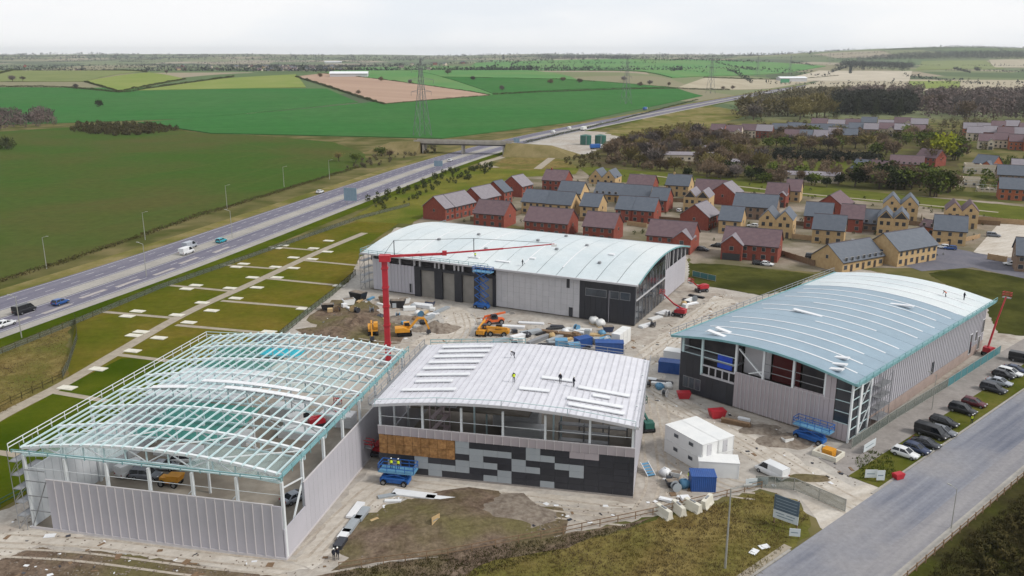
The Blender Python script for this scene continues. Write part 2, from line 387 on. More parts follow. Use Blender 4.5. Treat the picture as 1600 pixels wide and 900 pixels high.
for d, par in ((-12.6, road_far), (-3.3, road_far), (3.2, road_near), (11.7, road_near)): strip('edge_line', CL[:60], d - .1, d + .1, .105, 'road_paint', par)
mat('patch', S(184, 176, 172), S(160, 154, 152), sc=.8)
for i, s in enumerate((176, 188, 200, 214, 226, 240, 254, 270)):
    p, tt = along(offs(CL, 7.6 + (i % 3) * .9), s); o = MB().b(-4.5, 4.5, -.7, .7, 0, .012).build('repair_patch', 'patch', road_near); o.location = (p.x, p.y, .094); o.rotation_euler = (0, 0, math.atan2(tt.y, tt.x))
# ---------------------------------------------------------------- site, plots, estate, front road
flat('site_ground', [(-60, 915), (-60, 830), (48, 778), (60, 762), (330, 600), (425, 537), (470, 497), (545, 440), (560, 405), (620, 355), (1075, 400), (1078, 443), (1190, 461), (1330, 418), (1620, 470), (1620, 520),
     (1330, 715), (1350, 748), (1412, 748), (1300, 830), (1262, 802), (1240, 780), (1190, 764), (1020, 806), (880, 836), (700, 870), (530, 893), (505, 915)], .012, 'mud')
flat('haul_road', [(1000, 548), (1060, 500), (1120, 462), (1150, 470), (1080, 530), (1035, 580), (1050, 615), (1150, 660), (1260, 725), (1340, 762), (1420, 745), (1296, 834), (1240, 770), (1150, 700), (1040, 640), (1005, 600)], .024, 'mud_pale')
flat('haul_road', [(690, 470), (735, 490), (745, 500), (700, 545), (640, 540), (690, 505)], .024, 'mud_pale')
flat('bare_soil', [(480, 500), (520, 470), (580, 470), (610, 500), (640, 525), (600, 545), (520, 530)], .024, 'soil')
flat('bare_soil', [(-60, 915), (-60, 856), (60, 860), (180, 862), (260, 872), (330, 884), (420, 893), (470, 915)], .024, 'soil')
flat('bare_soil', [(600, 790), (650, 772), (760, 780), (870, 795), (880, 834), (700, 868), (530, 890), (560, 830)], .024, 'soil')
flat('concrete_apron', [(460, 880), (580, 730), (600, 745), (990, 786), (985, 796), (640, 768), (600, 788), (520, 862), (490, 890)], .03, 'mud_pale')
flat('slab_path', [(-80, 905), (-60, 838), (60, 828), (300, 862), (450, 880), (480, 888), (430, 900), (200, 866), (60, 852)], .03, 'mud_pale')
flat('rough_grass', [(700, 905), (760, 880), (900, 850), (1022, 812), (1190, 768), (1240, 782), (1262, 806), (1275, 822), (1180, 905)], .02, 'rough_grass')
flat('rough_grass', [(400, 925), (530, 893), (880, 836), (1022, 808), (900, 850), (760, 880), (690, 925)], .03, 'soil')
flat('plots', [(-200, 800), (-30, 665), (105, 592), (118, 498), (330, 420), (560, 345), (650, 330), (566, 388), (545, 440), (470, 497), (425, 537), (330, 600), (60, 762), (-150, 880)], .02, 'lawn')
flat('plots', [(-200, 790), (-20, 672), (100, 605), (190, 560), (330, 560), (310, 600), (60, 757), (-150, 870)], .03, 'lawn_green')
flat('rough_grass', [(-200, 790), (-180, 640), (0, 540), (110, 498), (105, 590), (0, 650)], .035, 'rough_grass')
def px_strip(name, pts, wd, z, m):
    P = spline([gp(*p)[:2] for p in pts], 6); return strip(name, P, -wd / 2, wd / 2, z, m)
px_strip('path', [(-120, 725), (0, 652), (100, 600), (185, 550), (290, 490), (400, 440), (500, 393), (570, 364)], 2.8, .05, 'path')
for a, b_ in (((157, 487), (271, 497)), ((255, 445), (360, 455)), ((334, 413), (429, 420)), ((401, 384), (490, 391)), ((275, 508), (420, 521)), ((346, 470), (479, 481)),
              ((416, 435), (528, 446)), ((476, 407), (560, 415)), ((182, 554), (270, 565)), ((80, 612), (168, 627)), ((-10, 706), (40, 714))):
    px_strip('path', [a, b_], 1.5, .045, 'path')
padm = MB().b(-1.7, 1.7, -.95, .95, 0, .14).mesh('concrete_pad', 'pad'); lidm = MB().b(-.45, .45, -.45, .45, 0, .05).mesh('lid', 'pad')
pa = ang((157, 487), (271, 497))
for i, (x, y) in enumerate([(300, 790), (438, 706), (710, 567), (592, 625), (597, 556), (630, 540), (945, 445), (843, 498), (790, 465), (615, 448), (568, 470), (903, 410), (1053, 390), (1147, 342), (1027, 345), (875, 332), (833, 348), (1127, 297), (1237, 297),
        (1311, 255), (1230, 250), (1088, 236), (1056, 250), (1310, 208), (1394, 215), (1462, 182), (1400, 167), (1265, 154), (1235, 166), (1467, 133), (1200, 540), (1355, 437), (1515, 334)]):
    p = gp(x / 2.857, 330 + y / 2.857); o = inst('concrete_pad', padm, None, (p.x, p.y, .03), pa)
    tag(o, 'pale concrete pad set in the grass beside the plot paths', 'pad', 'concrete pads among the grass plots'); inst('lid', lidm, o, (.6, 0, .14))
flat('estate_ground', [(640, 352), (700, 318), (800, 276), (930, 262), (1250, 292), (1640, 322), (1640, 470), (1540, 432), (1450, 420), (1330, 418), (1270, 425), (1200, 420), (1080, 414), (1075, 400), (800, 352)], .03, 'estate_paving')
flat('lawn', [(905, 262), (960, 258), (1060, 270), (1300, 294), (1620, 325), (1620, 350), (1440, 322), (1240, 305), (1060, 292), (930, 282)], .045, 'estate_lawn')
px_strip('path', [(1000, 272), (1120, 287), (1260, 303), (1420, 318), (1560, 332)], 2.2, .06, 'path')
flat('lawn', [(1078, 412), (1130, 413), (1272, 428), (1240, 452), (1190, 462), (1078, 442)], .045, 'lawn_dark')
flat('lawn', [(1450, 428), (1500, 418), (1640, 440), (1640, 530), (1560, 520), (1540, 480)], .045, 'lawn_dark')
flat('estate_road', [(1375, 402), (1470, 384), (1540, 398), (1640, 412), (1640, 444), (1520, 418), (1440, 424)], .05, 'asphalt_dark')
flat('driveway', [(1520, 395), (1560, 350), (1640, 352), (1640, 408), (1560, 400)], .05, 'mud_pale')
flat('lawn', [(540, 345), (690, 262), (800, 262), (905, 262), (900, 272), (800, 278), (700, 318), (640, 350)], .035, 'bank_grass')
flat('rough_grass', [(760, 262), (810, 238), (880, 250), (905, 262), (820, 266)], .04, 'rough_grass')
px_strip('track', [(655, 219), (730, 224), (800, 232), (785, 245), (755, 255), (775, 262)], 5, .07, 'path')
px_strip('track', [(840, 264), (865, 245), (880, 238)], 4.5, .07, 'path')
flat('works_yard', [(790, 236), (850, 214), (900, 204), (975, 208), (980, 222), (940, 238), (870, 246)], .055, 'mud')
flat('copse_floor', [(905, 246), (950, 226), (1100, 205), (1250, 210), (1500, 216), (1500, 262), (1480, 300), (1330, 292), (1200, 284), (1060, 272), (940, 262)], .065, 'copse')
flat('meadow', [(945, 208), (1020, 180), (1110, 165), (1180, 178), (1100, 200), (1000, 222)], .075, 'verge')
flat('meadow', [(1205, 252), (1330, 252), (1325, 272), (1215, 268)], .085, 'estate_lawn')
RA = (gp(1180, 900), gp(1600, 610)); RD = (RA[1] - RA[0]).normalized(); RN = Vector((RD.y, -RD.x, 0))
rang = math.atan2(RD.y, RD.x)
def rp_(s, d, z=0): p = RA[0] + RD * s + RN * d; return Vector((p.x, p.y, z))
road = struct('road', MB().add([rp_(-70, 0, .04), rp_(-70, 11.2, .04), rp_(260, 11.2, .04), rp_(260, 0, .04)], [(0, 1, 2, 3)]), 'asphalt')
struct('kerb', MB().add([rp_(17, -.35, .13), rp_(17, 0, .13), rp_(260, 0, .13), rp_(260, -.35, .13), rp_(17, 0, 0), rp_(260, 0, 0)], [(0, 1, 2, 3), (1, 4, 5, 2)]), 'concrete_strip') if False else None
flat('road_edge', [tuple(rp_(-70, 8.3)), tuple(rp_(-70, 11.2)), tuple(rp_(260, 11.2)), tuple(rp_(260, 7.4))], .046, 'asphalt_worn')
kerb_m = MB().b(-.9, .9, -.16, .16, 0, .13).mesh('kerb_stone', 'concrete_strip')
kerb = thing('kerb', None, None); kerb['kind'] = 'structure'
for i in range(-35, 60):
    s = i * 1.84
    if 9 < s < 30: continue
    p = rp_(s, -.2); inst('kerb_stone', kerb_m, kerb, (p.x, p.y, .02), rang)
flat('footway', [tuple(rp_(-70, 11.2)), tuple(rp_(-70, 12.5)), tuple(rp_(260, 12.5)), tuple(rp_(260, 11.2))], .05, 'concrete_strip')
flat('footway', [tuple(rp_(-70, -.36)), tuple(rp_(-70, -1.5)), tuple(rp_(9, -1.5)), tuple(rp_(9, -.36))], .05, 'path')
flat('verge', [tuple(rp_(33, -.36)), tuple(rp_(33, -5.2)), tuple(rp_(200, -5.2)), tuple(rp_(200, -.36))], .06, 'lawn_verge')
flat('footway', [tuple(rp_(33, -5.2)), tuple(rp_(35, -11.2)), tuple(rp_(200, -11.2)), tuple(rp_(200, -5.2))], .05, 'concrete_yard')
flat('rough_grass', [tuple(rp_(-70, 12.5)), tuple(rp_(-70, 90)), tuple(rp_(260, 90)), tuple(rp_(260, 12.5))], .03, 'scrub_dark')
dm = MB().b(-1.6, 1.6, -.06, .06, 0, .012).mesh('lane_marking', 'road_paint')
for i in range(0): p = rp_(8 + i * 7, 5.6); inst('lane_marking', dm, road, (p.x, p.y, .044), rang)

for pts in ([(-60, 296), (120, 284), (300, 262), (430, 232)], [(-60, 346), (150, 322), (330, 286), (470, 246)], [(-60, 398), (100, 368), (290, 318), (470, 262)], [(-60, 258), (120, 250), (300, 232), (400, 218)], [(300, 214), (400, 228), (470, 246), (515, 258)], [(-60, 232), (100, 228), (260, 214)]):
    P = spline([gp(*p)[:2] for p in pts], 8)
    for d in (-.9, .9): strip('tramline', P, d - .3, d + .3, .06, 'tramline')
# ---------------------------------------------------------------- building materials
mat('clad_lilac', S(184, 182, 191), S(190, 187, 196), sc=.4, rough=.5, rnd=.035)
mat('clad_taupe', S(172, 163, 168), S(180, 171, 175), sc=.4, rough=.5, rnd=.05)
mat('clad_side', S(188, 187, 195), S(194, 192, 201), sc=.3, rough=.5, rnd=.03)
mat('clad_grey', S(158, 166, 172), S(166, 172, 178), sc=.5, rough=.45, rnd=.05)
mat('clad_black', S(44, 46, 54), S(50, 52, 60), sc=.5, rough=.4, rnd=.12)
mat('clad_pale', S(196, 196, 200), S(204, 203, 207), sc=.5, rough=.5, rnd=.03)
mat('joint', S(206, 202, 204), rough=.6)
mat('board_brown', S(182, 138, 90), S(136, 98, 62), sc=2.2, rough=.9, rnd=.15, bump=.02, detail=8)
mat('steel_white', S(232, 236, 238), S(222, 228, 232), sc=.6, rough=.55)
mat('steel_pale', S(192, 220, 224), S(210, 228, 231), sc=.4, rough=.5)
mat('steel_grey', S(150, 152, 156), rough=.5, metal=.3)
mat('p_seam', S(120, 134, 138), rough=.7)
mat('teal', S(110, 160, 166), S(130, 176, 180), sc=.5, rough=.6)
mat('teal_deep', S(40, 110, 112), rough=.7)
mat('inner_white', S(222, 226, 232), S(210, 216, 222), sc=.4, rough=.6, rnd=.03)
mat('floor_slab', S(176, 168, 156), S(146, 136, 124), sc=.25, rough=.8, c3=S(124, 116, 106), sc3=.1)
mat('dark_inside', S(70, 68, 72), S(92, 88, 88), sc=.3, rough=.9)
mat('roof_b', S(214, 214, 222), S(222, 222, 229), sc=.4, rough=.35, rnd=.03, fine=(.8, .05))
mat('roof_c', S(200, 212, 216), S(210, 220, 224), sc=.15, rough=.4, rnd=.04, c3=S(218, 225, 226), sc3=.06, fine=(.7, .06))
mat('roof_d', S(136, 158, 174), S(143, 166, 182), sc=.2, rough=.4, rnd=.04, fine=(.7, .06))
mat('sheet_white', S(238, 240, 242), S(228, 230, 234), sc=.7, rough=.5)
mat('glass_dark', S(40, 44, 52), S(56, 60, 68), sc=.3, rough=.12, rnd=.25)
mat('glass_mid', S(86, 92, 100), S(64, 70, 78), sc=.4, rough=.12, rnd=.15)
mat('door_grey', S(150, 146, 140), S(136, 132, 126), sc=.4, rough=.6, rib=('Z', .4, .02))
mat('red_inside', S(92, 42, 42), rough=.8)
mat('blue_sheet', S(28, 70, 190), S(40, 86, 206), sc=.8, rough=.5)
def netmat(name, c, a, cell):
    m = bpy.data.materials.new(name); MATS[name] = m; m.use_nodes = True
    t = m.node_tree; b = t.nodes['Principled BSDF']; b.inputs['Base Color'].default_value = c; b.inputs['Roughness'].default_value = .8; b.inputs['Alpha'].default_value = a
netmat('net_teal', S(40, 130, 120), .85, .3); netmat('net_white', S(236, 240, 244), .8, .3); netmat('net_turq', S(40, 190, 210), .95, .3); netmat('net_pale', S(196, 224, 224), .35, .3); netmat('net_fence', S(76, 138, 146), .72, .3); netmat('mesh_fence', S(110, 122, 116), .38, .2)
def shell(name, label, px, rz): p = gp(*px); return thing(name, label, 'building', (p.x, p.y, 0), R(rz))
def panels(par, x0, x1, wd, z0, z1, m, y=0., axis='x', name='wall_panel', gap=.05, th=.16, out=-1):
    """upright cladding sheets side by side along a wall, a narrow joint strip standing proud between them"""
    n_ = max(1, round((x1 - x0) / wd)); w_ = (x1 - x0) / n_
    me = (MB().b(gap / 2, w_ - gap / 2, -th / 2, th / 2, z0, z1) if axis == 'x' else MB().b(-th / 2, th / 2, gap / 2, w_ - gap / 2, z0, z1)).mesh(name, m)
    for i in range(n_): inst(name, me, par, (x0 + i * w_, y, 0) if axis == 'x' else (y, x0 + i * w_, 0))
    return n_, w_
def joints(par, x0, x1, n_, z0, z1, y, m='joint', axis='x', wd=.09):
    w_ = (x1 - x0) / n_; me = (MB().b(-wd / 2, wd / 2, -.13, .0, z0, z1) if axis == 'x' else MB().b(.0, .13, -wd / 2, wd / 2, z0, z1)).mesh('joint_strip', m)
    for i in range(1, n_): inst('joint_strip', me, par, (x0 + i * w_, y, 0) if axis == 'x' else (y, x0 + i * w_, 0))
def arch_roof(par, a0, a1, span, n_, z0, rise, m, run='y', b0=0, over=.5, th=.14, gap=.06, seg=14, name='roof_panel'):
    """arched roof in n_ sheets. run='y': seams run with the flat direction y (sheets side by side across the arch along x);
       run='arc': every sheet is a full arc, sheets side by side along the flat direction"""
    pass
def arc_z(t, z0, rise): return z0 + rise * (1 - (2 * t - 1) ** 2)
# ================================================================ hall A: bare steel frame
A = shell('steel_frame_hall', 'unfinished steel frame hall with open white roof trusses and half-height grey cladding', (447, 875), -12)
WA, DA, ZE, RI = 37.0, 47.0, 10.6, 1.6
MB().b(-WA, -.1, .1, DA, .02, .12).build('floor_slab', 'floor_slab', A)
MB().b(-WA - .1, .1, -.16, -.06, 0, .35).build('plinth', 'joint', A)
n1, w1 = panels(A, -33.8, -.08, 1.3, .35, 7.5, 'clad_lilac', y=0)
joints(A, -33.8, -.08, n1, .36, 7.49, -.08)
MB().b(-33.9, -1.2, -.1, .1, 7.5, 7.62).build('capping', 'joint', A)
MB().b(-.02, .14, -.08, 6.0, .3, 4.3).build('wall_panel', 'clad_side', A)
n2, w2 = panels(A, 6.05, DA - .1, 1.35, .3, 7.7, 'clad_side', y=.04, axis='y', gap=.025)
MB().b(-.06, .16, 6.0, DA, 7.7, 7.82).build('capping', 'joint', A)
MB().b(.1, .2, -.08, DA, .02, .3).build('plinth', 'joint', A)
panels(A, .5, DA, 1.4, .2, 8.4, 'inner_white', y=-WA + .15, axis='y', gap=.06)
colm = MB().b(-.16, .16, -.2, .2, 0, ZE).mesh('column', 'steel_white')
nb = 7; bay = DA / nb
for i in range(7): inst('column', colm, A, (-WA + i * WA / 6, .35, .1))
for j in range(1, nb + 1):
    for x in (-WA + .5, -.35): inst('column', colm, A, (x, min(j * bay, DA - .2), .1))
for j in (2, 4, 6): inst('column', colm, A, (-WA / 2, j * bay, .1), None, None, (.8, .8, (ZE + .6) / ZE))
mb = MB()
for z in (2.6, 4.8, 7.0, 8.6): mb.bar((-WA, .1, z), (-33.9, .1, z), .1)
mb.bar((-WA, .1, .3), (-33.9, .1, 7.2), .1)
mb.build('cladding_rail', 'steel_grey', A)
for z in (8.9,): MB().bar((-WA, .3, z), (-.2, .3, z), .05).build('cladding_rail', 'steel_white', A)
MB().bar((-.3, .6, .4), (-.3, 6.4, 7.6), .2).build('brace', 'steel_white', A)
MB().bar((-.3, .6, 9.6), (-.3, 6.4, 8.2), .16).build('brace', 'steel_white', A)
for x0 in (-18.5, -12.3): MB().bar((x0, .5, 1.), (x0 + 6.1, .5, 8.4), .12).build('brace', 'steel_white', A)
def top(x): return arc_z((x + WA) / WA, ZE + 1.1, RI)
def bot(x): return arc_z((x + WA) / WA, ZE, RI * .55)
# one truss, then copies
TR = bpy.data.objects.new('truss', None); C.objects.link(TR); TR.parent = A; TR.location = (0, .35, 0)
XS = [-WA + WA * i / 12 for i in range(13)]
mb = MB()
for a, b_ in zip(XS, XS[1:]): mb.bar((a, 0, top(a)), (b_, 0, top(b_)), .42, .36)
mb.build('top_chord', 'steel_white', TR)
mb = MB()
for a, b_ in zip(XS, XS[1:]): mb.bar((a, 0, bot(a)), (b_, 0, bot(b_)), .26, .22)
mb.build('bottom_chord', 'steel_pale', TR)
for i, x in enumerate(XS): MB().bar((x, 0, bot(x)), (x, 0, top(x)), .16).build('post', 'steel_pale', TR)
for i in range(12):
    a, b_ = (XS[i], XS[i + 1]) if i % 2 == 0 else (XS[i + 1], XS[i])
    MB().bar((a, 0, bot(a)), (b_, 0, top(b_)), .13).build('brace', 'steel_white', TR)
for j in range(1, nb + 1): copy_tree(TR, A, (0, min(.35 + j * bay, DA), 0))
for i in range(25):
    x = -WA + .3 + i * (WA - .6) / 24; MB().bar((x, -.3, top(x) + .3), (x, DA + .3, top(x) + .3), .15, .22).build('purlin', 'steel_pale', A)
for j in (0, 3, 6):      # roof bracing in plan
    for a, b_ in ((-WA, -WA * .75), (-WA * .75, -WA * .5), (-WA * .5, -WA * .25), (-WA * .25, -.2)):
        MB().bar((a, j * bay + .4, top(a) + .05), (b_, (j + 1) * bay + .3, top(b_) + .05), .13).build('roof_brace', 'steel_white', A)
def net(par, x0, x1, y0, y1, zf, m, name='safety_net', n_=8):
    mb = MB(); q = []
    for i in range(n_ + 1):
        for k_ in range(5):
            u, v = i / n_, k_ / 4; x = x0 + (x1 - x0) * u; y = y0 + (y1 - y0) * v
            q.append((x, y, zf(x) - .5 * math.sin(math.pi * v)))
    mb.add(q, [(i * 5 + k_, i * 5 + k_ + 1, i * 5 + k_ + 6, i * 5 + k_ + 5) for i in range(n_) for k_ in range(4)])
    return mb.build(name, m, par)
net(A, -27, -13, 8, 20, lambda x: bot(x) - .2, 'net_teal'); net(A, -34, -20, 34, 46, lambda x: bot(x) - .2, 'net_teal'); net(A, -20, -6, 28, 40, lambda x: bot(x) - .2, 'net_pale')
net(A, -34, -17, 20.5, 33, lambda x: bot(x) + .3, 'net_white', 'roof_membrane'); net(A, -25, -17.5, 40.5, 45.5, lambda x: bot(x) + .2, 'net_turq', 'tarpaulin')
net(A, -36.8, -24, .6, 7, lambda x: bot(x) - .15, 'net_pale'); net(A, -14, -1, .6, 7, lambda x: bot(x) - .15, 'net_pale')
for x in (-26, -15, -22): pass
def decking(par, x0, x1, y0, y1, z): 
    n_ = max(2, round((x1 - x0) / 1.0)); w_ = (x1 - x0) / n_
    for i in range(n_):
        xa, xb = x0 + i * w_, x0 + (i + 1) * w_ - .06; mb = MB()
        mb.add([(xa, y0, top(xa) + z), (xb, y0, top(xb) + z), (xb, y1, top(xb) + z), (xa, y1, top(xa) + z), (xa, y0, top(xa) + z + .1), (xb, y0, top(xb) + z + .1), (xb, y1, top(xb) + z + .1), (xa, y1, top(xa) + z + .1)],
               [(3, 2, 1, 0), (4, 5, 6, 7), (0, 1, 5, 4), (1, 2, 6, 5), (2, 3, 7, 6), (3, 0, 4, 7)]); mb.build('roof_sheet', 'sheet_white', par)
decking(A, -31, -25, 19.5, 20.6, .45); decking(A, -24, -8, 22.3, 23.3, .45); decking(A, -19, -5, 20.2, 21.2, .45)
def rail(par, pts, m, name='edge_rail', post=2.6, hts=(.55, 1.1)):
    mb = MB()
    for p, q in zip(pts, pts[1:]):
        p, q = Vector(p), Vector(q); n_ = max(1, int((q - p).length / post))
        for h in hts: mb.bar(p + Vector((0, 0, h)), q + Vector((0, 0, h)), .09)
        for i in range(n_ + 1):
            c = p.lerp(q, i / n_); mb.bar(c, c + Vector((0, 0, hts[-1])), .08)
    return mb.build(name, m, par)
MB().b(.1, .45, -.7, DA + .3, ZE + 1.0, ZE + 1.2).build('gutter', 'teal', A)
MB().b(-WA - .7, .6, -.7, -.52, ZE + .86, ZE + 1.0).build('gutter', 'steel_pale', A)
rail(A, [(.75, -.7, ZE + .9), (.75, DA + .3, ZE + .9)], 'teal'); rail(A, [(-WA - 1.2, -.7, ZE + .9), (-WA - 1.2, DA + .3, ZE + .9)], 'steel_white')
rail(A, [(-WA - 1.2, DA + .4, ZE + .9), (-16, DA + .4, ZE + 1.4)], 'steel_pale'); rail(A, [(-WA - .7, -.8, ZE + .8), (.6, -.8, ZE + .8)], 'teal', hts=(.5,))
sc_ = MB()         # access scaffold at the open corner
for x in (-WA - 1.6, -WA - .3):
    for y in (-.6, 1.6, 4): sc_.tube((x, y, 0), (x, y, ZE + 1), .05, n=5)
    for z in (2, 4, 6, 8, 10): sc_.tube((x, -.6, z), (x, 4, z), .04, n=5)
for z in (2, 4, 6, 8, 10):
    for y in (-.6, 4): sc_.tube((-WA - 1.6, y, z), (-WA - .3, y, z), .04, n=5)
    sc_.b(-WA - 1.6, -WA - .3, -.6, 4, z - .08, z - .02)
for z in (0, 4, 8): sc_.tube((-WA - 1.6, -.62, z), (-WA - .3, -.62, z + 2), .04, n=5); sc_.tube((-WA - 1.62, -.6, z), (-WA - 1.62, 4, z + 2), .04, n=5)
sc_.build('scaffold', 'steel_grey', A)
# ================================================================ hall B: mosaic front
B = shell('mosaic_hall', 'hall with black and grey mosaic cladding below an open upper storey', (989, 778), -12)
WB, DB, ZB, RB = 38.6, 26.6, 11.3, 1.45
MB().b(-WB, 0, .2, DB, .02, .12).build('floor_slab', 'floor_slab', B)
MB().b(-WB, .0, -.1, .1, 0, .28).build('plinth', 'concrete_yard', B)
cw = 2.144; rows = 6; rh = 6.1 / 6; z0b = .3
cells = {}
MOS = ['KKGGKKKKGKKPPKKK', 'BBGGGGKGGKKKKKKK', 'BBKGKKGKKGGKKKKK', 'KKGGGKGGKKGKKKKK', 'GGGKKGKKKKKKKKKK', 'GKKKGGKKGKKKKKKK']
mosm = {c: MB().b(.012, cw - .012, -.09, .09, .012, rh - .012).mesh('cladding_panel', m) for c, m in (('G', 'clad_grey'), ('K', 'clad_black'), ('P', 'clad_taupe'))}
xc2 = 12.1                       # metres from the left end where column 2 of the table starts
grid = {}
T2 = {  # columns right of the boarded bay, rows from the top
 2: 'GGKGGK', 3: 'KGGGKK', 4: 'KGKGKG', 5: 'KGKKGG', 6: 'KKGGKK', 7: 'GGKGKK', 8: 'KGKKKG', 9: 'KKGKKK', 10: 'PKGGKK', 11: 'PKKKKK'}
for c in range(-4, 15):
    x = -WB + xc2 + (c - 2) * cw
    for r in range(6):
        if c < 2:
            if r < 3 : continue
            ch = {1: 'KGK', 0: 'KGG', -1: 'GGK', -2: 'KKK', -3: 'KGK', -4: 'KKK'}[c][r - 3]
        else: ch = T2.get(c, 'KKKKKK')[r]
        xa, xb = max(x, -WB), min(x + cw, 0)
        if xb - xa < .1: continue
        z = z0b + (5 - r) * rh
        if xb - xa > cw - .01: inst('cladding_panel', mosm[ch], B, (xa, 0, z))
        else: MB().b(xa + .012, xb - .012, -.09, .09, z + .012, z + rh - .012).build('cladding_panel', {'G': 'clad_grey', 'K': 'clad_black', 'P': 'clad_taupe'}[ch], B)
for i in range(9):
    xa = -WB + .15 + i * 1.32
    for r in range(2): MB().b(xa + .02, xa + 1.29, -.14, .06, z0b + 3.02 * 1 + r * 1.58 + .02, z0b + 3.02 + (r + 1) * 1.58 - .02 - (.1 if r else 0)).build('insulation_board', 'board_brown', B)
nbp, wbp = panels(B, -WB, 0, 1.3, 6.42, 7.75, 'clad_taupe')
joints(B, -WB, 0, nbp, 6.43, 7.74, -.08, wd=.05)
MB().b(-WB, 0, -.1, .12, 7.75, 7.85).build('sill', 'joint', B)
colb = MB().b(-.16, .16, -.16, .16, 0, ZB + .2).mesh('column', 'steel_white')
for x in (-WB + .3, -31.6, -25.6, -19.3, -13, -6.5, -.35): inst('column', colb, B, (x, .35, .1))
for x in (-WB + .3, -.35):
    for y in (6.5, 13, 19.5, 26): inst('column', colb, B, (x, y, .1))
colc = MB().b(-.13, .13, -.13, .13, 0, ZB + 1.0).mesh('column', 'steel_pale')
for x in (-25.6, -13): 
    for y in (8, 16): inst('column', colc, B, (x, y, .1))
panels(B, .2, DB, 1.35, .3, 10.6, 'clad_side', y=-.08, axis='y', gap=.03)
panels(B, 8, DB, 1.35, .3, 4.5, 'clad_side', y=-WB + .08, axis='y', gap=.03)
MB().b(-WB + .4, -18, 14, DB - .4, 4.8, 5.1).build('mezzanine_floor', 'floor_slab', B)
for z in (9.2,): MB().bar((-WB, .4, z), (-.3, .4, z), .07).build('cladding_rail', 'steel_white', B)
def rb(x): return arc_z((x + WB) / WB, ZB, RB)
npn = 40; wq = (WB + 1) / npn
for i in range(npn):
    xa = -WB - .5 + i * wq; xb = xa + wq - .05; za, zb = rb(max(-WB - .5, xa)), rb(xb)
    mb = MB(); mb.add([(xa, -.7, za), (xb, -.7, zb), (xb, DB + .5, zb), (xa, DB + .5, za), (xa, -.7, za + .14), (xb, -.7, zb + .14), (xb, DB + .5, zb + .14), (xa, DB + .5, za + .14)],
       [(3, 2, 1, 0), (4, 5, 6, 7), (0, 1, 5, 4), (1, 2, 6, 5), (2, 3, 7, 6), (3, 0, 4, 7)])
    mb.add([(xb - .06, -.7, zb + .14), (xb + .02, -.7, zb + .14), (xb + .02, DB + .5, zb + .14), (xb - .06, DB + .5, zb + .14), (xb - .06, -.7, zb + .22), (xb + .02, -.7, zb + .22), (xb + .02, DB + .5, zb + .22), (xb - .06, DB + .5, zb + .22)],
       [(4, 5, 6, 7), (0, 1, 5, 4), (1, 2, 6, 5), (2, 3, 7, 6), (3, 0, 4, 7)])
    mb.build('roof_panel', 'roof_b', B)
mb = MB()
for i in range(12):
    a, b_ = -WB - .5 + i * (WB + 1) / 12, -WB - .5 + (i + 1) * (WB + 1) / 12; mb.bar((a, -.78, rb(a) + .0), (b_, -.78, rb(b_) + .0), .1, .42)
mb.build('fascia', 'clad_pale', B)
mb = MB()
for i in range(7):
    a, b_ = -WB + i * WB / 7, -WB + (i + 1) * WB / 7; mb.bar((a, .4, rb(a) - .4), (b_, .4, rb(b_) - .4), .2, .4)
mb.build('rafter', 'steel_white', B)
for y in (7, 13.4, 20):
    mb = MB()
    for i in range(8):
        a, b_ = -WB + i * WB / 8, -WB + (i + 1) * WB / 8; mb.bar((a, y, rb(a) - .5), (b_, y, rb(b_) - .5), .25, .6)
    mb.build('rafter', 'steel_pale', B)
MB().b(-.1, .5, -.7, DB + .5, ZB - .25, ZB - .02).build('gutter', 'clad_pale', B)
MB().b(-WB - 1.0, -WB - .55, -.7, DB + .5, ZB - .15, ZB + .15).build('gutter', 'steel_grey', B)
rail(B, [(-WB - 1.1, -.6, ZB), (-WB - 1.1, DB + .5, ZB)], 'steel_grey'); rail(B, [(.55, -.6, ZB), (.55, DB + .5, ZB)], 'steel_grey')
rail(B, [(-WB, -.8, ZB - .1), (-WB * .75, -.8, rb(-WB * .75) - .1), (-WB * .5, -.8, rb(-WB / 2) - .1), (-WB * .25, -.8, rb(-WB * .25) - .1), (0, -.8, ZB - .1)], 'steel_pale', post=5, hts=(1.1,))
rail(B, [(-WB * .4, DB + .6, ZB + 1.3), (-4, DB + .6, ZB + .6)], 'steel_grey'); rail(B, [(-WB, DB + .6, ZB), (-WB * .55, DB + .6, ZB + 1.4)], 'teal')
# ================================================================ hall C: long hall with loading doors
Cc = shell('long_hall', 'long hall with pale arched roof, row of loading doors and dark glazed end', (991, 510), -26)
WC, DC, ZC, RC = 75.0, 44.5, 10.3, 3.0
def rc(y): return arc_z(min(1, max(0, y / DC)), ZC, RC)
MB().b(-WC, -.1, .2, DC - .2, .02, .12).build('floor_slab', 'floor_slab', Cc)
npc, _ = panels(Cc, -69, -60.4, 1.1, .4, 8.0, 'clad_lilac'); joints(Cc, -69, -60.4, npc, .4, 8, -.08, m='clad_pale', wd=.1)
npc, _ = panels(Cc, -73.6, -69, 1.2, .4, 8.8, 'clad_side')
MB().b(-62.1, -61.3, -.14, -.05, .8, 3.2).build('door', 'glass_dark', Cc)
for a, b_ in ((-60.4, -58.6), (-54.3, -52.0), (-48.3, -46.2), (-42.6, -41.3), (-37.3, -36.4)): MB().b(a, b_, -.3, .3, .05, 7.4).build('pier', 'clad_black', Cc)
MB().b(-60.4, -36.4, -.34, .34, 7.4, 8.2).build('lintel', 'clad_black', Cc)
for a, b_ in ((-58.6, -54.3), (-52.0, -48.3), (-46.2, -42.6), (-41.3, -37.3)): MB().b(a + .02, b_ - .02, .32, .5, .1, 7.38).build('loading_door', 'door_grey', Cc)
MB().b(-WC, -36.5, 1.2, 1.4, 8.0, 10.6).build('inner_wall', 'dark_inside', Cc)
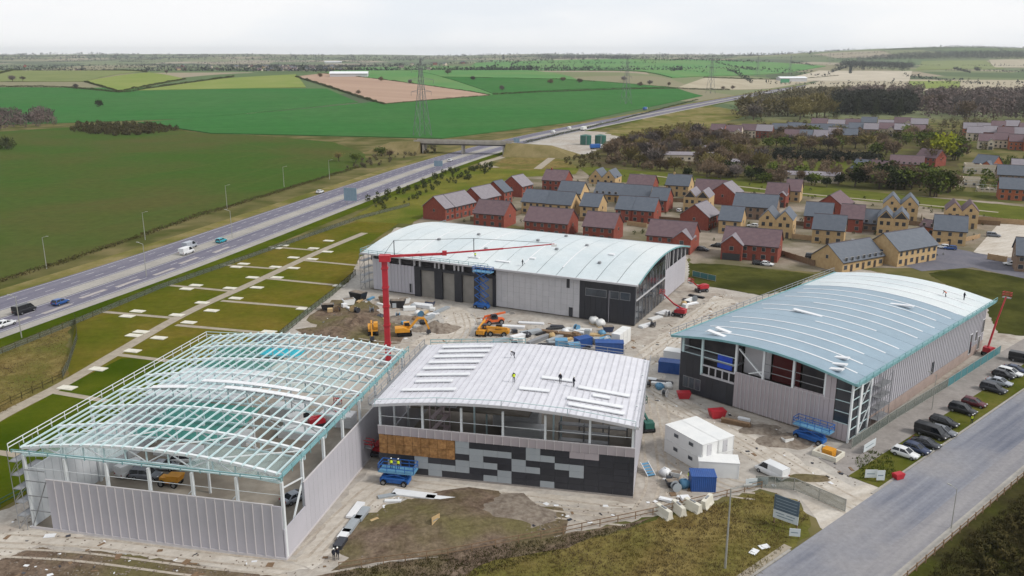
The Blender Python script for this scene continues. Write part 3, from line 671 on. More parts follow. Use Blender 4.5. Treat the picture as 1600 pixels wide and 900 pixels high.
colk = MB().b(-.22, .22, -.2, .2, 8.0, ZC + .3).mesh('column', 'clad_pale')
for x in (-73.6, -68.6, -65, -60.5, -58.8, -54.2, -53, -51.6, -48.4, -47.2, -46, -42.8, -40.6, -38.6): inst('column', colk, Cc, (x, .1, 0))
nn_ = 14; ww_ = (36.4 - 13.9) / nn_
for r in range(7):
    for i in range(nn_):
        xa = -36.4 + i * ww_; xb = min(xa + ww_, -13.9)
        if False: MB().b(-36.38, xa - .02, -.08, .08, .32 + r * 1.42, .3 + (r + 1) * 1.42).build('wall_panel', 'clad_pale', Cc)
        if xb - xa > .2: MB().b(xa + .02, xb - .02, -.08, .08, .32 + r * 1.42, .3 + (r + 1) * 1.42).build('wall_panel', 'clad_pale', Cc)
MB().b(-16.6, -15.6, -.13, -.03, .3, 2.6).build('door', 'glass_dark', Cc); MB().b(-17.3, -16.5, -.13, -.03, 7.4, 10).build('vent_panel', 'clad_black', Cc)
for i in range(10): MB().b(-13.9 + i * 1.39 + .015, -13.9 + (i + 1) * 1.39 - .015, -.1, .12, .2, 10.3).build('wall_panel', 'clad_black', Cc)
for a, b_ in ((-12.4, -7.0), (-6.2, -3.9), (-3.7, -1.2)):
    wn = MB().b(a, b_, -.16, -.1, 6.1, 8.0).build('window', 'steel_grey', Cc); MB().b(a + .12, b_ - .12, -.2, -.165, 6.22, 7.88).build('pane', 'glass_mid', wn)
MB().b(-6.45, -6.35, -.2, -.1, .2, 8).build('joint_strip', 'clad_lilac', Cc)
for i in range(9):         # curtain wall on the east end
    y0, y1 = .15 + i * 2.68, .15 + (i + 1) * 2.68
    for z0, z1 in ((.3, 3.2), (3.28, 6.1), (6.35, 8.6), (8.68, 10.2 + (1.0 if i > 2 else .2))): MB().b(-.1, .06, y0 + .06, y1 - .06, z0, z1).build('glass_pane', 'glass_dark' if (i + int(z0)) % 4 else 'glass_mid', Cc)
    MB().b(-.04, .16, y0 - .06, y0 + .06, .2, 10.3).build('mullion', 'steel_grey', Cc)
MB().b(-.05, .3, .1, 24.3, 6.1, 6.35).build('transom', 'clad_pale', Cc)
npd, _ = panels(Cc, 24.4, DC - .2, 1.35, .4, 8.0, 'clad_side', y=0, axis='y', gap=.03)
for y in (24.6, 26.4, 28.3, 32, 36, 40, 44): MB().b(-.3, .02, y - .2, y + .2, 8.0, rc(y) + .1).build('column', 'clad_pale', Cc)
panels(Cc, -WC, 0, 2.5, .3, 10, 'clad_side', y=DC - .1, gap=.05); panels(Cc, 8, DC, 2.5, .3, 10, 'clad_side', y=-WC + .5, axis='y', gap=.05)
npan = 15; wq = (WC + 2.4) / npan; seg = 14
def arc_sheet(u0, u1, f, span, along_x, th=.16, o0=-1.0, o1=1.0, z=0.):
    r0 = []; 
    for i in range(seg + 1):
        v = -o1 * 0 + (o0 + (span - o0 + o1) * i / seg); h = f(v) + z
        r0.append([(u0, v, h), (u1, v, h), (u1, v, h + th), (u0, v, h + th)] if along_x else [(v, u0, h), (v, u1, h), (v, u1, h + th), (v, u0, h + th)])
    return MB().loft(r0)
def rcx(v):
    return rc(v) if 0 <= v <= DC else ZC - .12 * (abs(v) if v < 0 else v - DC)
for i in range(npan): arc_sheet(-WC - 1.6 + i * wq + .1, -WC - 1.6 + (i + 1) * wq - .1, rcx, DC, True).build('roof_panel', 'roof_c', Cc)
arc_sheet(-WC - 1.4, .6, rcx, DC, True, th=.08, z=-.12).build('roof_liner', 'p_seam', Cc)
for i in (3, 6, 9, 11): arc_sheet(-WC - 1.6 + i * wq - .16, -WC - 1.6 + i * wq + .16, rcx, DC * (.55 if i % 2 else .95), True, th=.06, o0=DC * .08, o1=-DC * .1, z=.17).build('seam_cap', 'sheet_white', Cc)
MB().b(-WC - 1.7, .9, -1.35, -1.02, ZC - .3, ZC + .1).build('gutter', 'clad_pale', Cc)
MB().b(-WC - 1.7, .9, DC + 1.02, DC + 1.35, ZC - .3, ZC + .1).build('gutter', 'steel_grey', Cc)
rail(Cc, [(-WC - 1.6, -1.4, ZC), (-38, -1.4, ZC)], 'teal', hts=(.5, 1.0)); rail(Cc, [(-WC - 1.8, -1, ZC), (-WC - 1.8, DC, ZC)], 'teal')
mb = MB()
for i in range(10):
    a, b_ = DC * i / 10, DC * (i + 1) / 10; mb.bar((.85, a, rc(a) + .02), (.85, b_, rc(b_) + .02), .12, .35)
mb.build('fascia', 'teal', Cc)
vm = MB().prism([(-.4, 0), (.4, 0), (.3, .5), (-.3, .5)], -.4, .4, 'y').mesh('roof_vent', 'steel_grey')
for x, y in ((-60, 12), (-52, 20), (-44, 9), (-30, 30), (-26, 14), (-20, 20), (-12, 8), (-34, 20)): inst('roof_vent', vm, Cc, (x, y, rc(y) + .15))
for a, b_, y in ((-38, -34, 2.5), (-46, -43, 3), (-12, -10.5, 14), (-30, -28.6, 6)): MB().b(a, b_, y, y + 1.2, rc(y) + .2, rc(y) + .45).build('roof_hatch', 'sheet_white', Cc)
mb = MB()
for i in range(5): mb.tube((-WC - 2.2 + (i % 2) * 1.4, -1 + (i // 2) * 2, 0), (-WC - 2.2 + (i % 2) * 1.4, -1 + (i // 2) * 2, 10), .06, n=5)
for z in (2, 4, 6, 8, 9.8):
    mb.b(-WC - 2.3, -WC - .6, -1.2, 3.4, z, z + .06)
    mb.bar((-WC - 2.2, -1.1, z - 2), (-WC - .8, -1.1, z), .08)
mb.build('scaffold', 'steel_grey', Cc)
# ================================================================ hall D: blue grey roofed hall
D = shell('blue_roof_hall', 'hall with blue grey arched roof and white seam lines beside the parked cars', (1322, 693), -45)
WD, DD, ZD, RD_ = 33.0, 66.0, 11.0, 1.8
def rd(x): return arc_z(min(1, max(0, (x + WD) / WD)), ZD, RD_)
def rdx(x):
    return rd(x) if -WD <= x <= 0 else ZD - .12 * (x if x > 0 else -WD - x)
MB().b(-WD, -.1, .2, DD - .2, .02, .12).build('floor_slab', 'floor_slab', D)
nd, _ = panels(D, -21.2, -4.4, .75, .3, 6.9, 'clad_taupe'); joints(D, -21.2, -4.4, nd, .3, 6.9, -.08, m='clad_pale', wd=.08)
nd, _ = panels(D, -4.4, -2.6, .9, .3, 10.9, 'clad_taupe'); panels(D, -2.6, -.05, .85, .3, 3.3, 'clad_taupe')
nd, _ = panels(D, -9.9, -4.5, .9, 6.95, 7.3, 'clad_taupe')
MB().b(-21.2, -2.6, -.1, .1, 6.9, 6.95).build('sill', 'joint', D)
for i, (a, b_) in enumerate(((-21.2, -16.0), (-15.6, -10.4), (-10.0, -4.6))):
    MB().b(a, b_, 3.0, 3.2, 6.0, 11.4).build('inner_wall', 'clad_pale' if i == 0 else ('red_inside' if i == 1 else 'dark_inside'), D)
for x in (-21.2, -15.8, -10.2, -4.5): MB().b(x - .2, x + .2, -.05, .35, 6.5, rd(x) - .05).build('column', 'steel_white', D)
MB().bar((-20.8, .2, 11.3), (-16, .2, 7.4), .25).build('brace', 'steel_white', D); MB().bar((-18.6, .2, 7.2), (-16, .2, 8.2), .2).build('brace', 'steel_white', D)
for z in (8.4, 9.8): MB().bar((-15.8, .15, z), (-4.6, .15, z), .1).build('cladding_rail', 'steel_grey', D)
# dark office corner
for i in range(8):
    a, b_ = -WD + .2 + i * 1.45, -WD + .2 + (i + 1) * 1.45
    MB().b(a + .015, b_ - .015, -.1, .1, .25, 4.4 if i > 2 else 7.9).build('wall_panel', 'clad_black', D)
for i in range(3): 
    wn = MB().b(-WD + 1.1 + i * 1.3, -WD + 2.3 + i * 1.3, -.16, -.1, 1.2, 3.4).build('window', 'steel_grey', D); MB().b(-WD + 1.2 + i * 1.3, -WD + 2.2 + i * 1.3, -.2, -.165, 1.3, 3.3).build('pane', 'glass_mid', wn)
MB().b(-28.2, -21.3, -.05, .3, 4.4, 4.7).build('sill', 'clad_pale', D)
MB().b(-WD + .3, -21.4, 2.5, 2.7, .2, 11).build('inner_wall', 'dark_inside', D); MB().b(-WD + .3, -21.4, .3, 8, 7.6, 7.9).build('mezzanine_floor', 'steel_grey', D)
for x in (-28.2, -26.6, -25.2, -23.8, -22.4): MB().b(x - .1, x + .1, -.02, .2, 4.7, 6.3).build('window_post', 'clad_pale', D)
MB().b(-28.2, -21.3, -.02, .2, 6.3, 6.55).build('window_head', 'clad_pale', D)
MB().b(-28.4, -28.0, -.05, .3, 4.4, rd(-28)).build('column', 'steel_pale', D); MB().b(-32.6, -32.2, .0, .3, 7.9, rd(-32)).build('column', 'steel_pale', D)
for z in (8.0, 9.3): MB().bar((-WD + .3, .15, z), (-21.3, .15, z), .12).build('cladding_rail', 'steel_pale', D)
o = MB().b(-25.2, -22.2, .5, .7, 6.6, 9.2).build('tarpaulin', 'blue_sheet', D)
# glazed east corner
for i in range(4):
    MB().b(-2.55 + .05, -.1, -.04, .06, 3.4 + i * 1.9, 3.4 + i * 1.9 + 1.75).build('glass_pane', 'glass_dark', D)
    MB().b(-2.55, -.05, -.1, -.04, 3.28 + i * 1.9, 3.4 + i * 1.9).build('transom', 'steel_pale', D)
for k_ in range(3):
    for i in range(6):
        MB().b(-.06, .04, .2 + k_ * 2.4 + .07, .2 + (k_ + 1) * 2.4 - .07, .5 + i * 1.75, .5 + i * 1.75 + 1.6).build('glass_pane', 'glass_dark', D)
        MB().b(-.02, .12, .2 + k_ * 2.4, .2 + (k_ + 1) * 2.4, .36 + i * 1.75, .48 + i * 1.75).build('transom', 'steel_pale', D)
for y, wd_ in ((.2, .25), (3.6, .4), (7.4, .25)): MB().b(-.02, .25, y - wd_, y + wd_, .1, ZD).build('column', 'steel_white', D)
MB().bar((.2, 4, 1), (.2, 7.2, 4.6), .15).build('brace', 'steel_white', D); MB().bar((.2, 4, 6), (.2, 7.2, 9.6), .15).build('brace', 'steel_white', D)
npd, _ = panels(D, 7.6, DD - .1, .95, 2.3, 10.9, 'clad_side', y=0, axis='y', gap=.02); joints(D, 7.6, DD - .1, npd, 2.3, 10.9, .08, m='clad_pale', axis='y', wd=.06)
mat('base_wall', S(176, 158, 150), S(160, 144, 138), sc=.6, rough=.8)
for i in range(20): MB().b(-.05, .12, 7.6 + i * 2.92 + .02, 7.6 + (i + 1) * 2.92 - .02, .1, 2.26).build('base_panel', 'base_wall', D)
for y, z, h in ((57, 1, 4.5), (60, 3.2, 2.2), (62.4, .8, 3), (64, 4.2, 3)):
    wn = MB().b(.06, .2, y, y + 1.4, z, z + h).build('window', 'sheet_white', D); MB().b(.2, .24, y + .15, y + 1.25, z + .15, z + h - .15).build('pane', 'glass_dark', wn)
MB().b(.09, .2, 36.0, 36.9, 2.4, 4.8).build('door', 'glass_dark', D)
panels(D, -WD, 0, 1.5, .3, 10.6, 'clad_side', y=DD - .05, gap=.04); panels(D, .2, DD, 1.5, .3, 10.9, 'clad_side', y=-WD + .05, axis='y', gap=.04)
npan = 16; wq = (DD + 2) / npan
for i in range(npan): arc_sheet(-1.2 + i * wq + .04, -1.2 + (i + 1) * wq - .04, lambda v: rdx(v - WD), WD, False).build('roof_panel', 'roof_d' if i < npan - 4 else 'roof_c', D).location = (-WD, 0, 0)
arc_sheet(-1.0, DD + .6, lambda v: rdx(v - WD), WD, False, th=.08, z=-.12).build('roof_liner', 'steel_grey', D).location = (-WD, 0, 0)
for i, (a, b_) in enumerate(((.1, .98), (.05, .95), (.1, .9), (.04, .96), (.5, .98), (.1, .8), (.02, .98), (.3, .96), (.04, .98), (.06, .94), (.04, .98), (.1, .98), (.03, .98), (.3, .98), (.1, .95))):
    arc_sheet(-1.2 + (i + 1) * wq - .19, -1.2 + (i + 1) * wq + .19, lambda v: rdx(v - WD), WD * b_, False, th=.05, o0=WD * a, o1=0, z=.17).build('seam_cap', 'sheet_white', D).location = (-WD, 0, 0)
mb = MB()
for i in range(10):
    a, b_ = -WD - 1 + (WD + 2) * i / 10, -WD - 1 + (WD + 2) * (i + 1) / 10; mb.bar((a, -1.28, rdx(a) + .02), (b_, -1.28, rdx(b_) + .02), .12, .4)
mb.build('fascia', 'teal', D)
MB().b(1.02, 1.45, -1.3, DD + .8, ZD - .3, ZD + .12).build('gutter', 'teal', D); MB().b(-WD - 1.4, -WD - 1.02, -1.3, DD + .8, ZD - .3, ZD + .1).build('gutter', 'teal', D)
rail(D, [(1.6, -1.2, ZD), (1.6, DD + .6, ZD)], 'teal', hts=(.4, .9)); rail(D, [(-WD - 1.5, -1.2, ZD), (-WD - 1.5, DD + .6, ZD)], 'steel_grey')
mb = MB()
for y in (8, 10.2, 12.4):
    for x in (.4, 1.6): mb.tube((x, y, 0), (x, y, 10), .05, n=5)
for z in (2, 4, 6, 8):
    mb.b(.3, 1.7, 8, 12.4, z, z + .06); mb.bar((1.65, 8, z), (1.65, 12.4, z + 2), .06); mb.bar((1.65, 12.4, z - 2), (1.65, 8, z), .06)
mb.build('scaffold', 'steel_grey', D)
for i, (x, y, l) in enumerate(((-26, 4, 4), (-25.5, 1.2, 5), (-20, 24, 6), (-10, 43, 6), (-5, 6, 3), (-4, 3, 3), (-3.5, .6, 3))):
    o = MB().b(-l / 2, l / 2, -.5, .5, 0, .25).build('roof_sheet_stack', 'sheet_white'); o.parent = None
    o.matrix_world = D.matrix_basis @ Matrix.Translation((x, y, rd(x) + .17)) @ Matrix.Rotation(-math.atan(4 * RD_ / WD * (2 * (x + WD) / WD - 1)), 4, 'Y')
    tag(o, 'white sheet pack lying on the blue grey roof', 'sheet pack', 'sheet packs on the blue grey roof')
# sheet packs on the roof of hall B, each its own thing
for i, (x0, x1, y) in enumerate([(-35.5, -26.5, 24.5), (-35.5, -26.5, 22), (-35.5, -26.7, 19.4), (-35.6, -26.8, 16.6), (-35.6, -26.8, 13.7), (-35.8, -27, 10.7), (-35, -29, 7.8), (-36, -27.5, 4.2),
        (-15.5, -10.5, 11.5), (-18, -13.4, 6.2), (-9.5, -1.6, 9.3), (-10.5, -2.2, 4.6), (-10, -1.8, 2.4), (-7, -4.4, 7.2)]):
    xm = (x0 + x1) / 2; l = x1 - x0
    o = MB().b(-l / 2, l / 2, -.5, .5, 0, .15).build('roof_sheet_stack', 'sheet_white')
    o.matrix_world = B.matrix_basis @ Matrix.Translation((xm, y, rb(xm) + .26)) @ Matrix.Rotation(math.atan2(rb(x0) - rb(x1), l), 4, 'Y')
    tag(o, 'long white sheet pack in the ladder of packs on the mosaic hall roof' if i < 8 else 'white sheet pack beside the roofers on the mosaic hall roof', 'sheet pack', 'sheet packs on the mosaic hall roof' if i < 8 else 'sheet packs by the roofers')
# ---------------------------------------------------------------- houses
mat('brick_red', S(152, 84, 70), S(136, 72, 62), sc=1.2, rough=.9, rnd=.1)
mat('brick_orange', S(178, 106, 76), S(160, 92, 66), sc=1.2, rough=.9)
mat('stone_buff', S(206, 178, 134), S(190, 160, 118), sc=1.0, rough=.9, rnd=.08)
mat('stone_dark', S(150, 128, 110), S(134, 112, 96), sc=1.0, rough=.9)
mat('render_pale', S(218, 206, 188), S(206, 192, 172), sc=.6, rough=.9)
mat('tile_purple', S(116, 96, 100), S(104, 86, 92), sc=.8, rough=.75, rib=('Z', .34, .03), rnd=.08)
mat('tile_grey', S(80, 88, 100), S(90, 97, 108), sc=.8, rough=.6, rib=('Z', .34, .03), rnd=.08)
mat('tile_light', S(138, 132, 138), S(126, 120, 128), sc=.8, rough=.6, rib=('Z', .34, .03), rnd=.06)
mat('frame_white', S(176, 168, 158), rough=.5); mat('frame_dark', S(58, 58, 62), rough=.5)
mat('pane', S(58, 62, 68), S(74, 78, 84), sc=.6, rough=.1, rnd=.25)
mat('door_dark', S(70, 62, 60), rough=.5, rnd=.3); mat('ridge', S(84, 78, 84), rough=.8)
mat('gable_black', S(46, 46, 50), rough=.7)
WIN = {}
def window(par, x, y, z, w_, h, face, frame='frame_white'):
    """a framed window on a wall face: face 0 = front (-y), 1 = right (+x), 2 = left (-x)"""
    key = (round(w_, 2), round(h, 2), frame)
    if key not in WIN:
        WIN[key] = (MB().b(-w_ / 2 - .07, w_ / 2 + .07, -.06, .02, -.07, h + .07).mesh('window', frame), MB().b(-w_ / 2, w_ / 2, -.09, -.062, 0, h).b(-w_ / 2, -.04, -.11, -.091, 0, h).b(.04, w_ / 2, -.11, -.091, 0, h).mesh('pane', 'pane'))
    a = (0, math.pi / 2, -math.pi / 2)[face]
    o = inst('window', WIN[key][0], par, (x, y, z), a); inst('pane', WIN[key][1], o)
def slab(mb, a, b_, c, d, th):
    up = (Vector(b_) - Vector(a)).cross(Vector(d) - Vector(a)).normalized()
    if up.z < 0: up = -up
    up *= th
    v = [Vector(p) for p in (a, b_, c, d)]; mb.add(v + [p + up for p in v], [(3, 2, 1, 0), (4, 5, 6, 7), (0, 1, 5, 4), (1, 2, 6, 5), (2, 3, 7, 6), (3, 0, 4, 7)])
def gable_x(L, d, ze, zr, x0=0., y0=0.): return MB().prism([(y0, 0), (y0 + d, 0), (y0 + d, ze), (y0 + d / 2, zr), (y0, ze)], x0, x0 + L, 'x')
def roof_x(par, L, d, ze, zr, m, x0=0., y0=0., ov=.35, name='roof'):
    mb = MB(); s = (zr - ze) / (d / 2); e = .04
    slab(mb, (x0 - ov, y0 - ov, ze - s * ov + e), (x0 + L + ov, y0 - ov, ze - s * ov + e), (x0 + L + ov, y0 + d / 2, zr + e), (x0 - ov, y0 + d / 2, zr + e), .16)
    slab(mb, (x0 - ov, y0 + d / 2, zr + e), (x0 + L + ov, y0 + d / 2, zr + e), (x0 + L + ov, y0 + d + ov, ze - s * ov + e), (x0 - ov, y0 + d + ov, ze - s * ov + e), .16)
    r = mb.build(name, m, par); MB().prism([(y0 + d / 2 - .2, zr + .1), (y0 + d / 2 + .2, zr + .1), (y0 + d / 2, zr + .34)], x0 - ov - .02, x0 + L + ov + .02, 'x').build('ridge', 'ridge', r)
    MB().b(x0 - ov, x0 + L + ov, y0 - ov - .12, y0 - ov - .01, ze - s * ov - .1, ze - s * ov + .04).build('gutter', 'frame_dark', r)
    return r
def roof_y(par, wd, d, ze, zr, m, x0=0., y0=0., ov=.3):
    mb = MB(); s = (zr - ze) / (wd / 2); e = .05
    slab(mb, (x0 - ov, y0 - ov, ze - s * ov + e), (x0 + wd / 2, y0 - ov, zr + e), (x0 + wd / 2, y0 + d, zr + e), (x0 - ov, y0 + d, ze - s * ov + e), .16)
    slab(mb, (x0 + wd / 2, y0 - ov, zr + e), (x0 + wd + ov, y0 - ov, ze - s * ov + e), (x0 + wd + ov, y0 + d, ze - s * ov + e), (x0 + wd / 2, y0 + d, zr + e), .16)
    return mb.build('roof', m, par)
def house(e, kind, wall, roof, label, group=None, d=8., ze=5.0, detail=2, gable=None, chim=False):
    """e: the two ends of the front eave in photo pixels; the plan follows from the eave height"""
    a, b_ = gp(e[0], e[1], ze), gp(e[2], e[3], ze); an = math.degrees(math.atan2(b_.y - a.y, b_.x - a.x))
    sn = an
    if -46 < an < 4: sn = -24
    elif 36 < an < 72: sn = 56
    mid = (a + b_) / 2; wpx = abs(e[2] - e[0]); dv = Vector((math.cos(R(sn)), math.sin(R(sn)), 0))
    # length so that the eave spans the same width in the picture
    zc = mid.y * CP - (ze - HCAM) * SP; L = wpx * zc / F / max(.35, abs(dv.x - dv.y * mid.x / mid.y)); L = min(max(L * 1.05, 4), 20)
    o = mid - dv * L / 2
    t = thing('house', label, 'house', (o.x, o.y, .0), R(sn), group); zr = ze + d * .37
    fr = 'frame_white'
    if kind in 'SL':
        wl = gable_x(L, d, ze, zr)
        if kind == 'L':
            wx0 = L * .62 if gable != 'left' else 0; ww = L * .38
            wl.prism([(wx0, 0), (wx0 + ww, 0), (wx0 + ww, ze), (wx0 + ww / 2, ze + ww * .42), (wx0, ze)], -2.2, .6, 'y')
        wl.build('wall', wall, t); r = roof_x(t, L, d, ze, zr, roof)
        if kind == 'L': roof_y(t, ww, d * .45 + 2.2, ze, ze + ww * .42, 'tile_light' if roof == 'tile_purple' else roof, wx0, -2.2)
        if chim: MB().b(L * .2, L * .2 + .7, d / 2 - .35, d / 2 + .35, zr - .3, zr + 1.0).build('chimney', wall, r)
        if detail:
            n_ = max(2, int(L / 2.6))
            for i in range(n_):
                x = (i + .5) * L / n_; y = 0
                if kind == 'L' and wx0 - .6 < x < wx0 + ww + .6: continue
                window(t, x, y, 3.2, 1.0, 1.15, 0)
                if i % 2 == 0 or n_ < 3: window(t, x, y, .85, 1.3, 1.25, 0)
                else:
                    MB().b(x - .5, x + .5, -.08, .02, .05, 2.1).build('door', 'door_dark', t)
            if kind == 'L':
                window(t, wx0 + ww / 2, -2.2, 3.2, 1.2, 1.2, 0); MB().b(wx0 + .5, wx0 + ww - .5, -2.3, -2.18, .1, 2.2).build('garage_door', 'frame_dark', t)
            if detail > 1:
                for fx, fc in ((L, 1), (0, 2)):
                    window(t, fx, d * .5, 3.3, .8, 1.0, fc)
    elif kind in 'TK':
        h2 = L / 2; zg = ze + h2 * .55; wl = MB()
        for i in range(2): wl.prism([(i * h2 + .01, 0), ((i + 1) * h2 - .01, 0), ((i + 1) * h2 - .01, ze), ((i + .5) * h2, zg), (i * h2 + .01, ze)], 0, d, 'y')
        wl.build('wall', wall, t)
        for i in range(2):
            roof_y(t, h2, d + .3, ze, zg, roof, i * h2, 0, ov=.06)
            if kind == 'K': MB().prism([(i * h2 + .5, ze + .1), ((i + 1) * h2 - .5, ze + .1), ((i + .5) * h2, zg - .35)], -.1, -.02, 'y').build('gable_cladding', 'gable_black', t)
            else: window(t, (i + .5) * h2, 0, ze + .1, .8, .95, 0, 'frame_dark')
            for f_ in (-.22, .22):
                window(t, (i + .5 + f_) * h2, 0, ze - 2.3, 1.0, 1.2, 0, 'frame_dark')
                if f_ < 0: window(t, (i + .5 + f_) * h2, 0, .85, 1.2, 1.3, 0)
                else: MB().b((i + .5 + f_) * h2 - .5, (i + .5 + f_) * h2 + .5, -.08, .02, .05, 2.1).build('door', 'door_dark', t)
        window(t, L, d * .35, 3.1, .9, 1.1, 1); window(t, L, d * .65, .9, .9, 1.1, 1)
    return t
RB_, BF, OR, DK, PL = 'brick_red', 'stone_buff', 'brick_orange', 'stone_dark', 'render_pale'
TP, TG, TL = 'tile_purple', 'tile_grey', 'tile_light'
HS = [((696, 325.5, 710, 323), 'S', RB_, TL, 'short red brick house at the end of the row beside the motorway bank'),
 ((712, 322, 742, 316), 'S', RB_, TL, 'red brick house with pale grey roof joined to the shorter end house'),
 ((754, 311, 781, 305), 'S', RB_, TL, 'red brick house with pale roof, second block along the motorway bank'),
 ((788, 300, 800, 297.5), 'S', RB_, TG, 'narrow red brick house tucked behind the second block by the bank'),
 ((816, 291, 832, 288), 'S', RB_, TL, 'tall red brick house with blank gable and pale roof near the meadow'),
 ((848, 281.5, 881, 282), 'S', RB_, TP, 'red brick house with purple roof at the meadow corner'),
 ((741, 332.5, 786, 335.8), 'S', RB_, TP, 'red brick house with purple roof behind the long hall, beside the row by the bank'),
 ((816, 314.5, 853.5, 317), 'S', BF, TG, 'buff house with slate grey roof, left half of a joined pair'),
 ((855, 317.5, 891, 320.5), 'S', BF, TG, 'buff house with slate grey roof, right half of a joined pair'),
 ((821, 344.5, 885, 349.5), 'S', RB_, TP, 'longest red brick house with purple roof, right behind the long hall roof'),
 ((872, 300, 906, 303), 'S', BF, TG, 'buff house with slate roof and orange brick gable behind the joined pair'),
 ((921, 278, 960, 278), 'T', BF, TG, 'yellow stone house with two sharp gables on the green by the meadow'),
 ((980, 289, 1018, 291.5), 'S', RB_, TP, 'red brick house with wide purple roof backing onto the bare copse'),
 ((929, 302, 966, 304.5), 'S', BF, TG, 'buff house with slate roof in front of the yellow twin gables'),
 ((907, 321, 934, 323), 'S', BF, TG, 'small buff house with pale gable between the slate roofed pair and red houses'),
 ((912, 352, 958, 357), 'S', RB_, TP, 'red brick house with purple roof beside the paved court, behind the long hall'),
 ((970, 306, 1012, 309), 'S', BF, TG, 'buff house with broad slate roof above the red pair'),
 ((1016, 311, 1041, 313.5), 'S', RB_, TG, 'red brick house with small white gablet in its slate roof'),
 ((962.5, 326, 985, 327.5), 'S', RB_, TG, 'red brick half of a slate roofed pair, the one with a parapet wall'),
 ((987.5, 327.5, 1021, 330), 'S', RB_, TG, 'red brick half of a slate roofed pair facing the court'),
 ((1041, 288, 1075, 291), 'S', BF, TG, 'tall buff house with slate roof and pale gable by the copse'),
 ((1069, 307, 1107, 311), 'K', BF, TL, 'buff house with twin black gables next to the white parked car'),
 ((1012, 366, 1080, 373), 'L', RB_, TP, 'red brick house with cross wing touching the east corner of the long hall'),
 ((1108, 338, 1124, 334), 'S', RB_, TL, 'red brick house with pale slope beside the buff gable house'),
 ((1124, 343, 1157, 345.5), 'S', BF, TG, 'buff house with slate roof between a red gable and the twin gables'),
 ((1147, 322, 1211, 324), 'S', DK, TG, 'long dark stone house with slate roof behind the buff twin gables'),
 ((1187, 341, 1238, 346), 'T', BF, TG, 'buff house with twin gables behind the big red house'),
 ((1149, 303, 1161, 299), 'S', RB_, TL, 'red brick gable house standing by the footpath green'),
 ((1085, 297, 1130, 300), 'S', DK, TP, 'dark house with purple roof behind the black twin gables'),
 ((1197, 303, 1228, 305), 'L', RB_, TP, 'red brick house with stepped purple roofs at the footpath bend'),
 ((1228, 297, 1250, 299), 'S', BF, TP, 'buff end house joined to the stepped purple roofs'),
 ((1131, 378, 1214, 386.5), 'L', RB_, TP, 'big red brick house with garage wing facing the lawn and parked cars'),
 ((1258, 337, 1298, 338.5), 'S', RB_, TG, 'red brick house with slate roof behind the buff house with terrace wall'),
 ((1316, 322, 1336, 317), 'S', RB_, TP, 'tall red brick house with steep purple slope beside the footpath'),
 ((1270.6, 357.5, 1318.4, 360), 'S', BF, TG, 'buff house with slate roof and walled terrace'),
 ((1314, 340.5, 1348, 342), 'S', RB_, TP, 'red brick house with purple roof between slate roofs'),
 ((1348, 348, 1372, 349.5), 'S', DK, TG, 'low dark house beside the black twin gables'),
 ((1372.6, 340, 1419, 344), 'K', BF, TG, 'buff house with twin black gables in front of the pale twin gables'),
 ((1381, 319, 1434, 322), 'T', BF, TG, 'buff house with plain twin gables, behind the black gabled one'),
 ((1479, 329, 1529, 332), 'T', BF, TP, 'buff house with twin gables on the green by the driveway'),
 ((1461, 357.5, 1510, 363), 'S', BF, TG, 'buff house with slate roof beside the blue parked car'),
 ((1319.5, 409.6, 1379, 399), 'S', BF, TG, 'low buff house with long slate roof just behind the blue roof hall'),
 ((1406.6, 391.5, 1463, 382), 'S', BF, TG, 'buff house with tall slate roof and bay windows facing the estate road'),
 ((1438, 352, 1462, 356), 'S', OR, TP, 'small orange brick garage house with purple roof'),
 ((1563, 294.5, 1606, 296), 'S', OR, TG, 'orange stone house with slate roof by the building site'),
 ((1560, 272, 1606, 275), 'S', DK, TG, 'dark house with blue slate roof above the orange stone house'),
 ((1582, 262, 1612, 264), 'S', DK, TL, 'pale roofed house behind the blue slate roof'),
 ((1520, 254, 1550, 257), 'L', OR, TG, 'orange and white house with half built neighbour'),
 ((1391.7, 255, 1442, 257.5), 'S', RB_, TP, 'long red brick house among the trees by the yellow green tree'),
 ((1432, 244, 1462, 247), 'S', RB_, TP, 'red brick end house joined to the long house among trees'),
 ((1330, 262, 1350, 264), 'S', DK, TG, 'old dark stone house left of the long red house'),
 ((1352, 263, 1376, 266), 'L', DK, TP, 'old dark stone house with gable beside the hedge'),
 ((1590, 398, 1640, 402), 'S', DK, TG, 'dark house cut by a driveway wall, beside the estate road')]
for e, kd, wl, rf, lb in HS:
    ze = 5.0
    if kd in 'TK': ze = 6.2
    if 'low ' in lb or 'small orange' in lb: ze = 3.2
    d = 11.0
    if 'just behind the blue' in lb or 'bay windows' in lb: d = 11.5
    if 'small orange' in lb: d = 5
    house(e, kd, wl, rf, lb, d=d, ze=ze, gable='left' if 'big red' in lb else None, chim=('tall buff' in lb or 'meadow corner' in lb or 'old dark' in lb))
rg = random.Random(3)
k_ = 0
